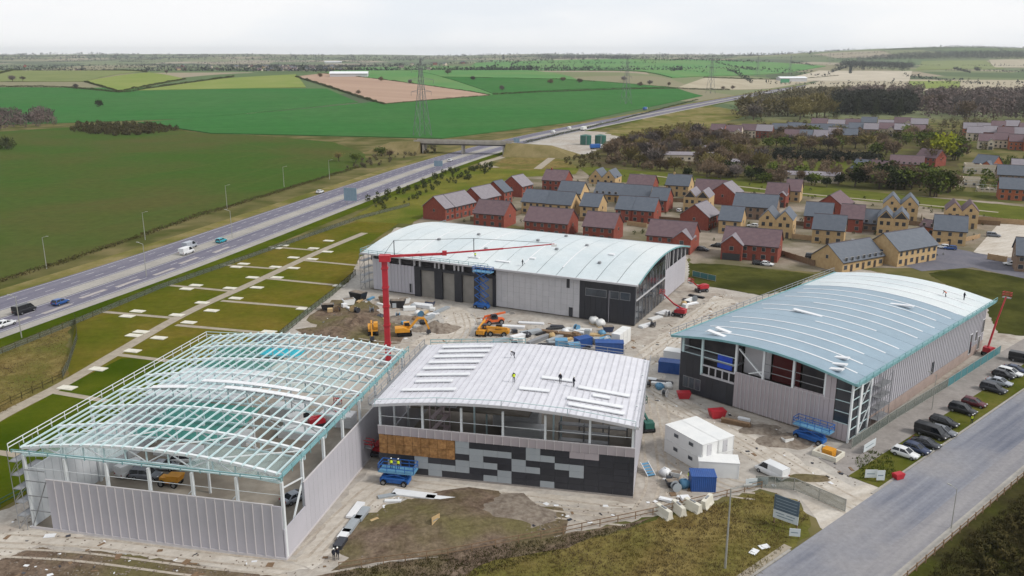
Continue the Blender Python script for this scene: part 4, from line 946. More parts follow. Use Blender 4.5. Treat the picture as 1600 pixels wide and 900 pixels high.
for y0, xa, xb, st in ((193, 1268, 1440, 26), (203, 1110, 1440, 24), (212, 1225, 1330, 23), (199, 1506, 1600, 22), (209, 1512, 1600, 24), (221, 1530, 1605, 24)):
    x = xa
    while x < xb:
        w_ = st * rg.uniform(.85, 1.0); dy = rg.uniform(-3, 3); red = x < 1190 or x > 1500
        wl = rg.choice([RB_, RB_, OR, PL]) if red else rg.choice([DK, DK, BF, PL]); rf = rg.choice([TP, TL, TP]) if red else rg.choice([TG, TG, TL, TP])
        nm = {RB_: 'red brick', OR: 'orange brick', PL: 'pale rendered', DK: 'brown brick', BF: 'buff'}[wl]; rn = {TP: 'purple', TL: 'pale grey', TG: 'slate grey'}[rf]
        ar = 'by the wood edge' if x < 1250 else ('in the terraces below the dark conifers' if x < 1500 else 'in the cluster below the purple wood')
        house((x, y0 + dy, x + w_, y0 + dy + .5), rg.choice('SSSL'), wl, rf, 'distant %s house with %s roof %s' % (nm, rn, ar), 'distant estate houses', detail=1, d=11, ze=5.6)
        x += st
# half-built house shells near the right edge
for (px, py, w_, d_, h) in ((1505, 292, 16, 8, 4.2), (1532, 272, 15, 8, 5), (1545, 300, 9, 6, 1.6)):
    p = gp(px, py); t = thing('house_shell', {4.2: 'pale blockwork house shell with no roof yet', 5: 'taller roofless blockwork shell beside the white domed tank', 1.6: 'low pale foundation walls of a new house'}[h], 'house shell', p, R(-20))
    for a, b_, c, d in ((-w_ / 2, w_ / 2, 0, .35), (-w_ / 2, w_ / 2, d_ - .35, d_), (-w_ / 2, -w_ / 2 + .35, .36, d_ - .36), (w_ / 2 - .35, w_ / 2, .36, d_ - .36), (-.2, .2, .36, d_ - .36)): MB().b(a, b_, c, d, 0, h * (1 if a < 0 else .8)).build('wall', 'render_pale', t)
    for i in range(4): MB().b(-w_ / 2 + 1 + i * w_ / 4.4, -w_ / 2 + 2.2 + i * w_ / 4.4, -.06, -.01, .9, min(h - .3, 2.1)).build('window_opening', 'frame_dark', t)
    rail(t, [(-w_ / 2 - 1, -1, 0), (w_ / 2 + 1, -1, 0)], 'steel_white', name='scaffold', hts=(1.8, 3.4))
# garden walls and fences in the estate
mat('wall_buff', S(186, 158, 122), S(168, 140, 108), sc=1., rough=.9); mat('timber', S(140, 116, 92), S(120, 98, 78), sc=1.5, rough=.9, rnd=.1)
for i, (pts, h, m, lb) in enumerate([([(1215, 398), (1272, 416)], 1.8, 'timber', 'brown timber fence from the big red house to the low buff house'), ([(1232, 372), (1300, 380)], 1.7, 'wall_buff', 'buff terrace wall in front of the walled terrace house'),
        ([(1508, 345), (1600, 352)], 2.0, 'wall_buff', 'long buff wall behind the driveway'), ([(1543, 405), (1572, 410)], 1.8, 'wall_buff', 'short buff wall by the estate road'), ([(1106, 357), (1146, 352)], 1.6, 'timber', 'timber garden fence between the red gable and the buff house'),
        ([(1462, 388), (1530, 372)], 1.4, 'wall_buff', 'low buff garden wall beside the slate roofed house by the blue car'), ([(980, 352), (1010, 356)], 1.7, 'wall_buff', 'orange court wall in front of the red pair')]):
    t = thing('garden_wall' if m == 'wall_buff' else 'garden_fence', lb, 'wall' if m == 'wall_buff' else 'fence'); P = [gp(*p) for p in pts]
    n_ = max(2, int((P[1] - P[0]).length / 2.4)); an = math.atan2(P[1].y - P[0].y, P[1].x - P[0].x); L = (P[1] - P[0]).length / n_
    me = MB().b(.06, L - .06, -.1, .1, 0, h).mesh('panel', m); po = MB().b(-.12, .12, -.14, .14, 0, h + .12).mesh('post', m)
    for j in range(n_ + 1):
        c = P[0].lerp(P[1], j / n_); inst('post', po, t, c, an)
        if j < n_: inst('panel', me, t, c, an)
# ---------------------------------------------------------------- trees
def make_tree(kind, seed, crown_mat, h=10., spread=.42, leafy=False, n_tw=640):
    rr = random.Random(seed); trunk = MB(); tips = []
    def grow(p, d, L, r, lv):
        q = p + d * L; trunk.tube(p, q, r, r * .62, n=5 if lv < 2 else 3)
        if lv >= 3: tips.append((q, d)); return
        for i in range(rr.choice((3, 4)) if lv else 5):
            a = rr.uniform(0, 6.28); tl = rr.uniform(.35, .8)
            nd = (d + Vector((math.cos(a), math.sin(a), rr.uniform(-.15, .3))) * tl).normalized()
            grow(p + d * L * rr.uniform(.55, 1), nd, L * rr.uniform(.55, .75), r * .5, lv + 1)
        tips.append((q, d))
    grow(Vector((0, 0, -.1)), Vector((rr.uniform(-.05, .05), rr.uniform(-.05, .05), 1)).normalized(), h * .2, h * .02, 0)
    mx_ = max(t[0].z for t in tips); s = h * .93 / mx_
    crown = MB()
    for i in range(n_tw):
        p, d = rr.choice(tips); p = p + Vector((rr.gauss(0, 1), rr.gauss(0, 1), rr.gauss(0, .8))) * h * (.065 if not leafy else .075)
        if p.z < h * .05: continue
        if leafy:
            u = Vector((rr.gauss(0, 1), rr.gauss(0, 1), rr.gauss(0, 1))).normalized(); v = u.orthogonal().normalized(); w_ = h * rr.uniform(.018, .04)
            crown.add([p - u * w_, p + v * w_, p + u * w_, p - v * w_], [(0, 1, 2, 3)])
        else:
            dd = (d + Vector((rr.gauss(0, .6), rr.gauss(0, .6), rr.gauss(.3, .5)))).normalized(); u = dd.orthogonal().normalized() * h * rr.uniform(.008, .02)
            l = h * rr.uniform(.05, .11); crown.add([p - u, p + u, p + dd * l], [(0, 1, 2)])
    m1 = bpy.data.meshes.new('trunk'); m1.from_pydata([tuple(Vector(v) * s) for v in trunk.v], [], trunk.f); m1.materials.append(MATS['bark'])
    m2 = bpy.data.meshes.new('crown'); m2.from_pydata([tuple(Vector(v) * s) for v in crown.v], [], crown.f); m2.materials.append(MATS[crown_mat])
    return m1, m2
def make_conifer(seed, h=14.):
    rr = random.Random(seed); c = MB()
    for i in range(520):
        z = h * (1 - rr.random() ** .7 * .95); r = (h - z) * .24 + .3; a = rr.uniform(0, 6.28); r *= rr.uniform(.5, 1.1)
        p = Vector((r * math.cos(a), r * math.sin(a), z)); o = Vector((math.cos(a), math.sin(a), -.35)); v = Vector((-math.sin(a), math.cos(a), 0)) * rr.uniform(.2, .5)
        c.add([p - v, p + v, p + o * rr.uniform(.5, 1.1)], [(0, 1, 2)])
    m1 = MB().tube((0, 0, -.1), (0, 0, h * .9), .22, .05, n=6).mesh('trunk', 'bark'); m2 = bpy.data.meshes.new('crown'); m2.from_pydata(c.v, [], c.f); m2.materials.append(MATS['leaf_dark']); return m1, m2
PROTO = {'brown': [make_tree('b', i, 'twig_brown') for i in range(3)], 'grey': [make_tree('g', 10 + i, 'twig_grey') for i in range(3)], 'olive': [make_tree('o', 20 + i, 'twig_olive') for i in range(3)],
         'green': [make_tree('l', 30 + i, 'leaf_green', leafy=True, n_tw=620) for i in range(3)], 'dark': [make_tree('d', 40 + i, 'leaf_dark', leafy=True, n_tw=700) for i in range(2)], 'lime': [make_tree('y', 50, 'leaf_lime', leafy=True, n_tw=800)],
         'conifer': [make_conifer(60), make_conifer(61)]}
NM = {'brown': 'bare brown tree', 'grey': 'bare grey tree', 'olive': 'olive budding tree', 'green': 'green leafed tree', 'dark': 'dark evergreen tree', 'lime': 'bright yellow green tree', 'conifer': 'dark conifer'}
tr = random.Random(11)
def tree(kind, p, h, where, group=None):
    m1, m2 = tr.choice(PROTO[kind]); base = 14. if kind == 'conifer' else 10.; s = h / base
    t = thing('tree' if kind != 'conifer' else 'conifer_tree', '%s %s' % (NM[kind], where), 'tree', p, tr.uniform(0, 6.28), group or 'trees ' + where); t.scale = (s * tr.uniform(.95, 1.25), s * tr.uniform(.95, 1.25), s)
    inst('trunk', m1, t); inst('crown', m2, t)
def grove(pts, n, kinds, h, where, mind=0, mirror=None):
    for p in scatter(pts, n, tr, mind): tree(tr.choice(kinds), p, tr.uniform(*h), where)
grove([(945, 238), (1000, 222), (1110, 214), (1190, 235), (1200, 285), (1080, 276), (960, 258)], 100, ['brown', 'brown', 'grey', 'olive'], (5, 9), 'in the copse behind the new houses')
grove([(1060, 276), (1200, 287), (1330, 296), (1330, 284), (1200, 272)], 28, ['brown', 'dark', 'brown', 'green'], (4, 7), 'along the footpath hedge', 0)
grove([(1195, 232), (1330, 240), (1400, 248), (1400, 234), (1240, 222)], 26, ['brown', 'olive', 'green', 'grey'], (6, 9), 'between the terraces and the meadow')
grove([(1100, 212), (1180, 214), (1300, 224), (1480, 228), (1480, 216), (1250, 214)], 30, ['brown', 'olive', 'brown', 'green'], (6, 9), 'in front of the distant terraces')
grove([(1320, 292), (1480, 312), (1490, 290), (1400, 276), (1330, 276)], 36, ['green', 'dark', 'brown', 'green'], (6, 10), 'behind the twin gabled houses')
grove([(1440, 262), (1490, 265), (1510, 238), (1470, 228), (1445, 236)], 14, ['green', 'olive', 'brown', 'green'], (7, 11), 'round the long red house')
tree('lime', gp(1474, 252), 13, 'beside the long red house among trees', 'lime trees')
grove([(1150, 192), (1300, 186), (1295, 172), (1160, 178)], 16, ['olive', 'olive', 'grey'], (12, 17), 'at the olive end of the wood')
grove([(1300, 184), (1432, 184), (1430, 172), (1302, 172)], 24, ['conifer'], (14, 20), 'in the dark conifer block')
grove([(1435, 186), (1640, 192), (1640, 168), (1435, 172)], 18, ['grey', 'brown', 'grey'], (12, 17), 'in the purple grey wood')
grove([(500, 262), (560, 240), (690, 228), (640, 246)], 9, ['olive', 'green', 'brown'], (3, 5), 'on the bank before the bridge')
for px, py, h, kd in ((155, 168, 9, 'dark'), (120, 140, 8, 'grey'), (20, 128, 10, 'grey'), (36, 128, 10, 'grey'), (785, 143, 9, 'grey'), (860, 132, 9, 'brown'), (700, 118, 12, 'grey'), (595, 128, 9, 'brown'), (1085, 206, 6, 'green'), (500, 122, 9, 'brown'), (560, 148, 7, 'brown'), (975, 128, 10, 'dark'), (1000, 136, 9, 'brown'), (1015, 134, 10, 'dark'), (1045, 135, 8, 'brown'), (1130, 141, 8, 'brown'), (1145, 140, 8, 'brown'),
                      (880, 128, 8, 'brown'), (905, 131, 9, 'brown'), (640, 132, 8, 'grey'), (740, 127, 8, 'grey'), (340, 112, 9, 'dark'), (260, 116, 8, 'dark'), (290, 112, 8, 'dark'), (1290, 145, 11, 'brown'), (1255, 148, 10, 'brown'), (1380, 141, 12, 'brown')):
    tree('grey' if kd == 'dark' and px > 200 else kd, gp(px, py), h * .75, 'standing alone at a field edge', 'field edge trees')
# ---------------------------------------------------------------- woods and hedges far off: masses of foliage
def mass(name, spots, m, rngs, label, per=46, ts=1.):
    rr = random.Random(len(spots)); mb = MB()
    for (x, y, z), h in spots:
        for i in range(per):
            u = Vector((rr.gauss(0, 1), rr.gauss(0, 1), rr.gauss(0, 1))); u.normalize(); r = rr.uniform(.55, 1) 
            p = Vector((x + u.x * r * h * .42, y + u.y * r * h * .42, z + h * .5 + u.z * r * h * .5)); s_ = h * rr.uniform(.07, .16) * (1.5 if h < 5.5 else 1) * ts
            a = Vector((rr.gauss(0, 1), rr.gauss(0, 1), rr.gauss(0, 1))).normalized(); b_ = a.cross(u + Vector((.01, 0, 0))).normalized()
            mb.add([p - a * s_, p + b_ * s_, p + a * s_ * .8 + b_ * s_ * .3], [(0, 1, 2)])
    o = mb.build(name, m, raw=True); return tag(o, label, 'woodland', None, 'stuff')
wr = random.Random(5)
def wood(name, pts, n_, m, h, label, per=40): return mass(name, [(p, wr.uniform(*h)) for p in scatter(pts, n_, wr)], m, None, label, per)
wood('woodland', [(1150, 190), (1165, 166), (1240, 152), (1330, 146), (1300, 178)], 420, 'wood_olive', (11, 18), 'olive brown bare wood beside the distant terraces')
wood('woodland', [(1300, 180), (1304, 160), (1420, 158), (1432, 180)], 300, 'wood_conifer', (14, 20), 'dark conifer block in the middle of the wood', 60)
wood('woodland', [(1430, 184), (1420, 154), (1500, 148), (1660, 150), (1660, 190)], 560, 'wood_purple', (11, 18), 'purple grey bare wood behind the red roofed cluster')
wood('woodland', [(1300, 158), (1330, 144), (1440, 144), (1430, 158)], 160, 'wood_purple', (12, 17), 'grey bare trees behind the conifer block')
wood('woodland', [(840, 92.5), (985, 92.5), (985, 90.5), (840, 90.5)], 340, 'wood_far', (16, 24), 'dark wood on the hilltop beyond the green slopes', 26)
wood('woodland', [(1305, 110), (1420, 112), (1430, 102), (1330, 98)], 500, 'wood_far', (14, 22), 'hazy wood on the slope left of the pale stubble field', 20)
wood('woodland', [(1290, 97), (1620, 92), (1620, 84), (1420, 86)], 1900, 'wood_far', (14, 24), 'far hazy wood along the hill crest', 10)
wood('scrub', [(0, 205), (86, 196), (82, 180), (30, 176), (-30, 182), (-30, 206)], 120, 'wood_purple', (6, 11), 'brown thicket at the edge of the dark green field', 60)
wood('scrub', [(110, 207), (190, 214), (285, 205), (240, 195), (120, 195)], 300, 'hedge', (2.5, 5), 'low dark scrub patch between two green fields', 60)
wood('scrub', [(0, 236), (22, 234), (20, 226), (-6, 226)], 16, 'hedge_green', (4, 7), 'dark bush at the field corner', 60)
wood('hedge', [(1210, 250), (1376, 258), (1378, 250), (1212, 240)], 130, 'wood_conifer', (4, 6), 'dark clipped hedge above the small meadow', 50)
wood('scrub', [(560, 320), (700, 268), (770, 258), (770, 272), (700, 292), (590, 336)], 110, 'hedge_green', (1.2, 3.2), 'olive green scrub on the motorway bank beside the new houses', 60)
wood('scrub', [(540, 262), (600, 236), (680, 224), (684, 238), (620, 250), (560, 270)], 90, 'wood_olive', (1.2, 3.0), 'brown scrub on the bank before the bridge', 60)
wood('thicket', [(940, 244), (1000, 224), (1110, 216), (1190, 238), (1330, 250), (1330, 290), (1190, 282), (1060, 272), (950, 258)], 260, 'twig_brown', (2.5, 5), 'low brown thicket under the copse trees', 60)
wood('scrub', [(945, 232), (1000, 206), (1080, 196), (1110, 214), (1000, 226)], 260, 'twig_olive', (2, 5), 'tan reeds and saplings behind the works yard', 60)
wood('thicket', [(1105, 214), (1180, 196), (1300, 188), (1500, 190), (1640, 196), (1640, 236), (1500, 234), (1300, 228), (1190, 226)], 330, 'wood_olive', (3, 7), 'brown garden trees and thicket among the distant terraces', 50)
wood('thicket', [(1480, 300), (1500, 262), (1600, 250), (1640, 262), (1640, 300)], 60, 'leaf_green', (2, 5), 'green bushes round the half built houses', 50)
wood('scrub', [(870, 252), (930, 240), (960, 262), (900, 264)], 40, 'hedge', (1.5, 3), 'brown bramble beside the works yard', 50)
far = []
for i in range(250):          # hedgerow lines across the far farmland
    y = wr.uniform(1750, 6800); x = wr.uniform(-.62, .62) * y; a = wr.choice((0, .2, 1.2, 1.5, -.3, 2.4)) + wr.uniform(-.1, .1); L = wr.uniform(200, 520)
    for k_ in range(int(L / 10)):
        xx, yy = x + math.cos(a) * k_ * 10 + wr.uniform(-3, 3), y + math.sin(a) * k_ * 10
        far.append(((xx, yy, land(xx, yy)), wr.uniform(4, 9) if wr.random() < .85 else wr.uniform(9, 13)))
mass('far_hedgerows', far, 'wood_far', None, 'far hedgerows and field trees across the hazy farmland', 9, 2.2)
far = []
for i in range(1300):
    y = wr.uniform(2300, 3700); x = wr.uniform(-.3, -.18) * y + wr.uniform(-120, 120) if i < 700 else wr.uniform(-.62, .1) * y; far.append(((x, y, land(x, y)), wr.uniform(6, 12)))
mass('far_trees', far, 'wood_far', None, 'trees scattered through the far village', 12, 2.)
far = []
for i in range(1900):
    y = wr.uniform(5400, 7700); x = wr.uniform(-.62, .62) * y; far.append(((x, y, land(x, y)), wr.uniform(8, 22)))
mass('far_skyline_trees', far, 'wood_far', None, 'skyline trees along the far ridge', 10, 2.2)
# far village houses
vm = {}
for i in range(60):
    y = wr.uniform(2350, 3400); x = wr.uniform(-.30, -.19) * y if i < 44 else wr.uniform(-.55, -.05) * y; wl = wr.choice(['render_pale', 'brick_red', 'stone_buff', 'render_pale']); rf = wr.choice(['tile_grey', 'tile_purple'])
    t = thing('house', 'tiny far village house with %s walls and %s roof' % ({'render_pale': 'pale', 'brick_red': 'red', 'stone_buff': 'buff'}[wl], 'grey' if rf == 'tile_grey' else 'brown'), 'house', (x, y, land(x, y)), wr.uniform(0, 3), 'far village houses')
    if wl not in vm: vm[wl] = gable_x(14, 9, 5.5, 9, -7, -4.5).mesh('wall', wl)
    if rf not in vm:
        mb = MB(); slab(mb, (-7.4, -4.9, 5.3), (7.4, -4.9, 5.3), (7.4, 0, 9.1), (-7.4, 0, 9.1), .3); slab(mb, (-7.4, 0, 9.1), (7.4, 0, 9.1), (7.4, 4.9, 5.3), (-7.4, 4.9, 5.3), .3); vm[rf] = mb.mesh('roof', rf)
    inst('wall', vm[wl], t); inst('roof', vm[rf], t)
for px, py, w_, d_, h, lb in ((520, 99, 90, 40, 9, 'long white shed roof on the edge of the far village'), (545, 121, 60, 25, 6, 'white farm shed beside the brown field'), (1240, 128, 60, 25, 8, 'white works shed by the end of the motorway')):
    p = gp(px, py); t = thing('shed', lb, 'shed', p, .1); gable_x(w_, d_, h, h + 3, -w_ / 2, 0).build('wall', 'clad_pale', t)
    mb = MB(); slab(mb, (-w_ / 2 - 1, -1, h - .2), (w_ / 2 + 1, -1, h - .2), (w_ / 2 + 1, d_ / 2, h + 3.1), (-w_ / 2 - 1, d_ / 2, h + 3.1), .4); slab(mb, (-w_ / 2 - 1, d_ / 2, h + 3.1), (w_ / 2 + 1, d_ / 2, h + 3.1), (w_ / 2 + 1, d_ + 1, h - .2), (-w_ / 2 - 1, d_ + 1, h - .2), .4); mb.build('roof', 'sheet_white', t)
# ---------------------------------------------------------------- hedges along near field edges
def hedge(pts, h, wd, m, label, dens=9, name='hedge'):
    P = [gp(*p) for p in pts]; rr = random.Random(int(pts[0][0])); mb = MB()
    for p, q in zip(P, P[1:]):
        L = (q - p).length; t_ = (q - p).normalized(); nrm = Vector((-t_.y, t_.x, 0))
        for i in range(int(L * dens / max(1, L / 400))):
            u = rr.random(); c = p.lerp(q, u); hh = h * (.6 + .5 * noise.noise(Vector((c.x * .06, c.y * .06, 3.1))) + .2)
            c = c + nrm * rr.uniform(-wd / 2, wd / 2); c.z = land(c.x, c.y) + hh * rr.random() ** .7; s_ = rr.uniform(.12, .3) * h * max(1, min(2.2, L / 400))
            a = Vector((rr.gauss(0, 1), rr.gauss(0, 1), rr.gauss(0, 1))).normalized(); b_ = a.orthogonal().normalized()
            mb.add([c - a * s_, c + b_ * s_, c + a * s_ * .8], [(0, 1, 2)])
    o = mb.build(name, m, raw=True); return tag(o, label, 'hedge')
hedge([(-60, 460), (0, 441), (90, 414), (210, 374), (300, 342), (430, 302), (560, 262)], 1.5, 2.2, 'hedge', 'brown hedge between the motorway verge and the dark green field', 14)
for pts, h, lb in [([(462, 121), (600, 164)], 3, 'dark hedge down the left side of the ploughed field'), ([(600, 164), (765, 150)], 2.2, 'thin hedge along the foot of the ploughed field'), ([(765, 150), (505, 116)], 2.5, 'hedge along the top of the ploughed field'),
        ([(0, 136), (100, 137), (186, 145), (215, 143)], 3, 'hedge above the wide green field'), ([(186, 144), (290, 124)], 3, 'hedge beside the small lime field'), ([(215, 142), (345, 124), (365, 120)], 3.5, 'overgrown hedge between two lime fields'),
        ([(132, 128), (186, 144)], 3, 'hedge at the left corner of the lime field'), ([(0, 116), (60, 110), (230, 113)], 3, 'hedge across the olive fields'), ([(690, 122), (905, 128), (1060, 139)], 2.6, 'hedge across the upper green fields'), ([(770, 149), (905, 143), (1060, 139), (1140, 141)], 3, 'hedge above the tall pylon field'),
        ([(820, 224), (960, 190), (1090, 156)], 1.6, 'rough hedge on the far side of the motorway beyond the bridge'), ([(280, 191), (430, 172), (560, 161)], .6, 'pale grass balk across the green field'), ([(1100, 122), (1310, 119)], 3, 'hedge below the far green slope')]:
    hedge(pts, h, 2.5, 'stubble' if 'balk' in lb else 'hedge_green', lb, 12)
# ---------------------------------------------------------------- near grass and weeds
def tufts(name, pts, n_, m, h, label, per=4):
    rr = random.Random(n_); mb = MB()
    for x, y, z in scatter(pts, n_, rr):
        hh = rr.uniform(*h)
        for i in range(per):
            a = rr.uniform(0, 6.28); wv = Vector((math.cos(a), math.sin(a), 0)) * hh * .18; ln = Vector((rr.gauss(0, .35), rr.gauss(0, .35), 1)) * hh; o = Vector((x + rr.gauss(0, .18), y + rr.gauss(0, .18), z))
            mb.add([o - wv, o + wv, o + ln], [(0, 1, 2)])
    o = mb.build(name, m, raw=True); return tag(o, label, 'grass', None, 'stuff')
tufts('rough_grass_blades', [(700, 905), (900, 852), (1022, 814), (1190, 770), (1238, 784), (1262, 808), (1180, 905)], 4200, 'dry_grass', (.12, .36), 'rough tawny grass between the site fence and the road')
tufts('rough_grass_blades', [(460, 925), (535, 893), (880, 838), (1022, 812), (900, 852), (690, 920)], 2600, 'hedge', (.1, .35), 'dark weeds along the site fence')
tufts('rough_grass_blades', [(1440, 915), (1478, 866), (1630, 748), (1660, 915)], 2600, 'hedge', (.15, .45), 'rough brown grass beyond the road')
tufts('rough_grass_blades', [(0, 545), (108, 500), (104, 588), (0, 648), (-60, 640)], 2600, 'dry_grass', (.12, .35), 'rough tawny grass between the motorway and the plots')
tufts('weeds', [(1335, 715), (1345, 748), (1400, 742), (1392, 715), (1360, 705)], 260, 'leaf_green', (.15, .5), 'green weeds beside the car park entrance')
tufts('weeds', [(610, 792), (680, 778), (800, 788), (800, 830), (640, 850)], 1200, 'leaf_green', (.06, .16), 'sparse weeds on the soil heap in front of the mosaic hall')
wood('bushes', [(1470, 915), (1510, 860), (1630, 765), (1680, 915)], 90, 'hedge', (.6, 1.9), 'dark bramble bushes beyond the road fence', 70)
# ---------------------------------------------------------------- bridge, pylons, lamp posts, signs
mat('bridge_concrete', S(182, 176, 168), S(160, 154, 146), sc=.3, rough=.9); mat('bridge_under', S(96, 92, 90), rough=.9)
bp = gp(720, 240); br = thing('bridge', 'concrete farm bridge crossing over the motorway', 'bridge', (bp.x, bp.y, 0), ang((660, 240), (790, 243)))
mat('bank', S(150, 136, 98), S(122, 114, 74), sc=.1, pos=True, bump=.3)
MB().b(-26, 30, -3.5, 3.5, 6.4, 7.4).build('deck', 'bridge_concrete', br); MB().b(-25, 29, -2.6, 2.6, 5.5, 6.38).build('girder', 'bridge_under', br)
for s_ in (-3.6, 3.4): MB().b(-30, 34, s_, s_ + .2, 7.42, 8.5).build('parapet', 'bridge_concrete', br)
for x in (-24.6, 28): MB().b(x, x + 1.2, -3.4, 3.4, 0, 5.45).build('abutment', 'bridge_concrete', br)
MB().b(1.2, 2.2, -2.8, 2.8, 0, 5.45).build('pier', 'bridge_concrete', br)
for x0, x1 in ((-25.8, -48), (30.2, 58)):
    MB().add([(x0, -3.5, 7.3), (x0, 3.5, 7.3), (x0, 14, 0), (x0, -14, 0), (x1, -3.5, 6), (x1, 3.5, 6), (x1 * 1.3, 12, -.1), (x1 * 1.3, -12, -.1)], [(0, 1, 2, 3), (0, 4, 5, 1), (1, 5, 6, 2), (0, 3, 7, 4), (4, 7, 6, 5)]).build('embankment', 'bank', br)
mat('pylon_steel', S(120, 124, 126), rough=.5, metal=.2)
def pylon_mesh():
    leg = []; lv = [(0, 4.6), (10, 3.6), (20, 2.6), (29, 1.8), (37, 1.2), (45, .8), (50, .15)]; body = MB(); br_ = MB(); arms = []
    for (z0, w0), (z1, w1) in zip(lv, lv[1:]):
        for sx_, sy_ in ((1, 1), (1, -1), (-1, 1), (-1, -1)): body.bar((sx_ * w0, sy_ * w0, z0), (sx_ * w1, sy_ * w1, z1), .3)
        for s1 in (-1, 1):
            br_.bar((-w0, s1 * w0, z0), (w1, s1 * w1, z1), .11).bar((w0, s1 * w0, z0), (-w1, s1 * w1, z1), .11).bar((s1 * w0, -w0, z0), (s1 * w1, w1, z1), .11).bar((s1 * w0, w0, z0), (s1 * w1, -w1, z1), .11)
    for z, l in ((29, 7.5), (36.5, 9.5), (43.5, 6.8)):
        a = MB()
        for s1 in (-1, 1): a.bar((s1 * 1, 0, z + 1.6), (s1 * l, 0, z), .2).bar((s1 * 1, .6, z), (s1 * l, 0, z), .16).bar((s1 * 1, -.6, z), (s1 * l, 0, z), .16).bar((s1 * l, 0, z), (s1 * l, 0, z - 2.4), .15)
        arms.append(a.mesh('cross_arm', 'pylon_steel'))
    return body.mesh('tower_legs', 'pylon_steel'), br_.mesh('lattice', 'pylon_steel'), arms
pm = pylon_mesh()
for i, (px, py, tp, lb) in enumerate([(660, 213, 97, 'tall steel lattice pylon standing in the green field by the farm bridge'), (978, 163, 94, 'lattice pylon at the corner of the green field beyond the bridge'), (1110, 146, 90, 'lattice pylon beside the stubble field and motorway'), (1183, 120, 88, 'faint lattice pylon on the far stubble field'), (1234, 116, 88, 'faint far lattice pylon past the stubble'), (1296, 100, 86, 'hazy lattice pylon left of the far wood'), (1342, 97, 86, 'hazy lattice pylon above the far wood')]):
    p = gp(px, py); zc = p.y * CP - (p.z - HCAM) * SP; h = min(58, (py - tp) * zc / F / CP); t = thing('pylon', lb, 'pylon', p, R(35), 'pylon line'); t.scale = (h / 50,) * 3
    inst('tower_legs', pm[0], t); inst('lattice', pm[1], t)
    for a in pm[2]: inst('cross_arm', a, t)
mat('galv', S(172, 172, 166), rough=.5, metal=.3)
lp_p = MB().tube((0, 0, 0), (0, 0, 9.6), .13, .07, n=6).mesh('pole', 'galv'); lp_a = MB().tube((0, 0, 9.5), (1.5, 0, 9.9), .06, n=5).mesh('arm', 'galv'); lp_h = MB().prism([(1.3, 9.82), (2.2, 9.95), (2.2, 10.05), (1.3, 10.0)], -.16, .16, 'y').mesh('lamp_head', 'galv')
for px, py, a, lb in [(73, 420, 0, 'verge'), (227, 375, 0, 'verge'), (355, 326, 0, 'verge'), (444, 292, 0, 'verge'), (515, 280, 0, 'verge'), (229, 432, 3.1, 'shoulder'), (34, 528, 3.1, 'shoulder'), (363, 372, 3.1, 'shoulder')]:
    p = gp(px, py); t = thing('lamp_post', 'tall grey lamp post on the field side of the motorway' if lb == 'verge' else 'tall grey lamp post on the motorway shoulder beside the plots', 'lamp post', p, a - R(15), 'lamp posts ' + lb); inst('pole', lp_p, t); inst('arm', lp_a, t); inst('lamp_head', lp_h, t)
for px, py, a, sc, lb in [(1133, 888, 0, 1.15, 'slim lamp post in the rough grass beside the site hoarding board'), (1486, 826, 2.2, .62, 'slim grey lamp post on the footway across the road'), (1456, 640, 2.4, .7, 'lamp post with bent arm beside the mesh fence of the blue roof hall')]:
    p = gp(px, py); t = thing('lamp_post', lb, 'lamp post', p, a); t.scale = (sc, sc, sc); inst('pole', lp_p, t); inst('arm', lp_a, t); inst('lamp_head', lp_h, t)
mat('sign_back', S(120, 146, 164), S(134, 156, 172), sc=.8, rough=.5)
for px, py, w_, h, lb in [(548, 319, 5.8, 7.0, 'large grey backed road sign on two posts beside the motorway'), (685, 264, 5, 4.6, 'grey backed road sign near the farm bridge'), (807, 226, 4.5, 4.5, 'grey backed road sign where the works yard begins')]:
    p = gp(px, py); t = thing('road_sign', lb, 'road sign', p, R(-12))
    for i in range(2): MB().b(-w_ / 2 + i * w_ / 2 + .03, -w_ / 2 + (i + 1) * w_ / 2 - .03, -.06, .06, 1.5, h).build('sign_panel', 'sign_back', t)
    for s_ in (-.32, .32): MB().tube((s_ * w_, .16, 0), (s_ * w_, .16, h - .2), .09, n=6).build('post', 'galv', t)
p = gp(1226, 133); t = thing('road_sign', 'green direction sign on a gantry at the far end of the motorway', 'road sign', p, 0); mat('sign_green', S(70, 150, 110), rough=.5); MB().b(-9, 9, -.2, .2, 5, 12).build('sign_panel', 'sign_green', t)
for s_ in (-7, 7): MB().tube((s_, .5, 0), (s_, .5, 12), .3, n=6).build('post', 'galv', t)

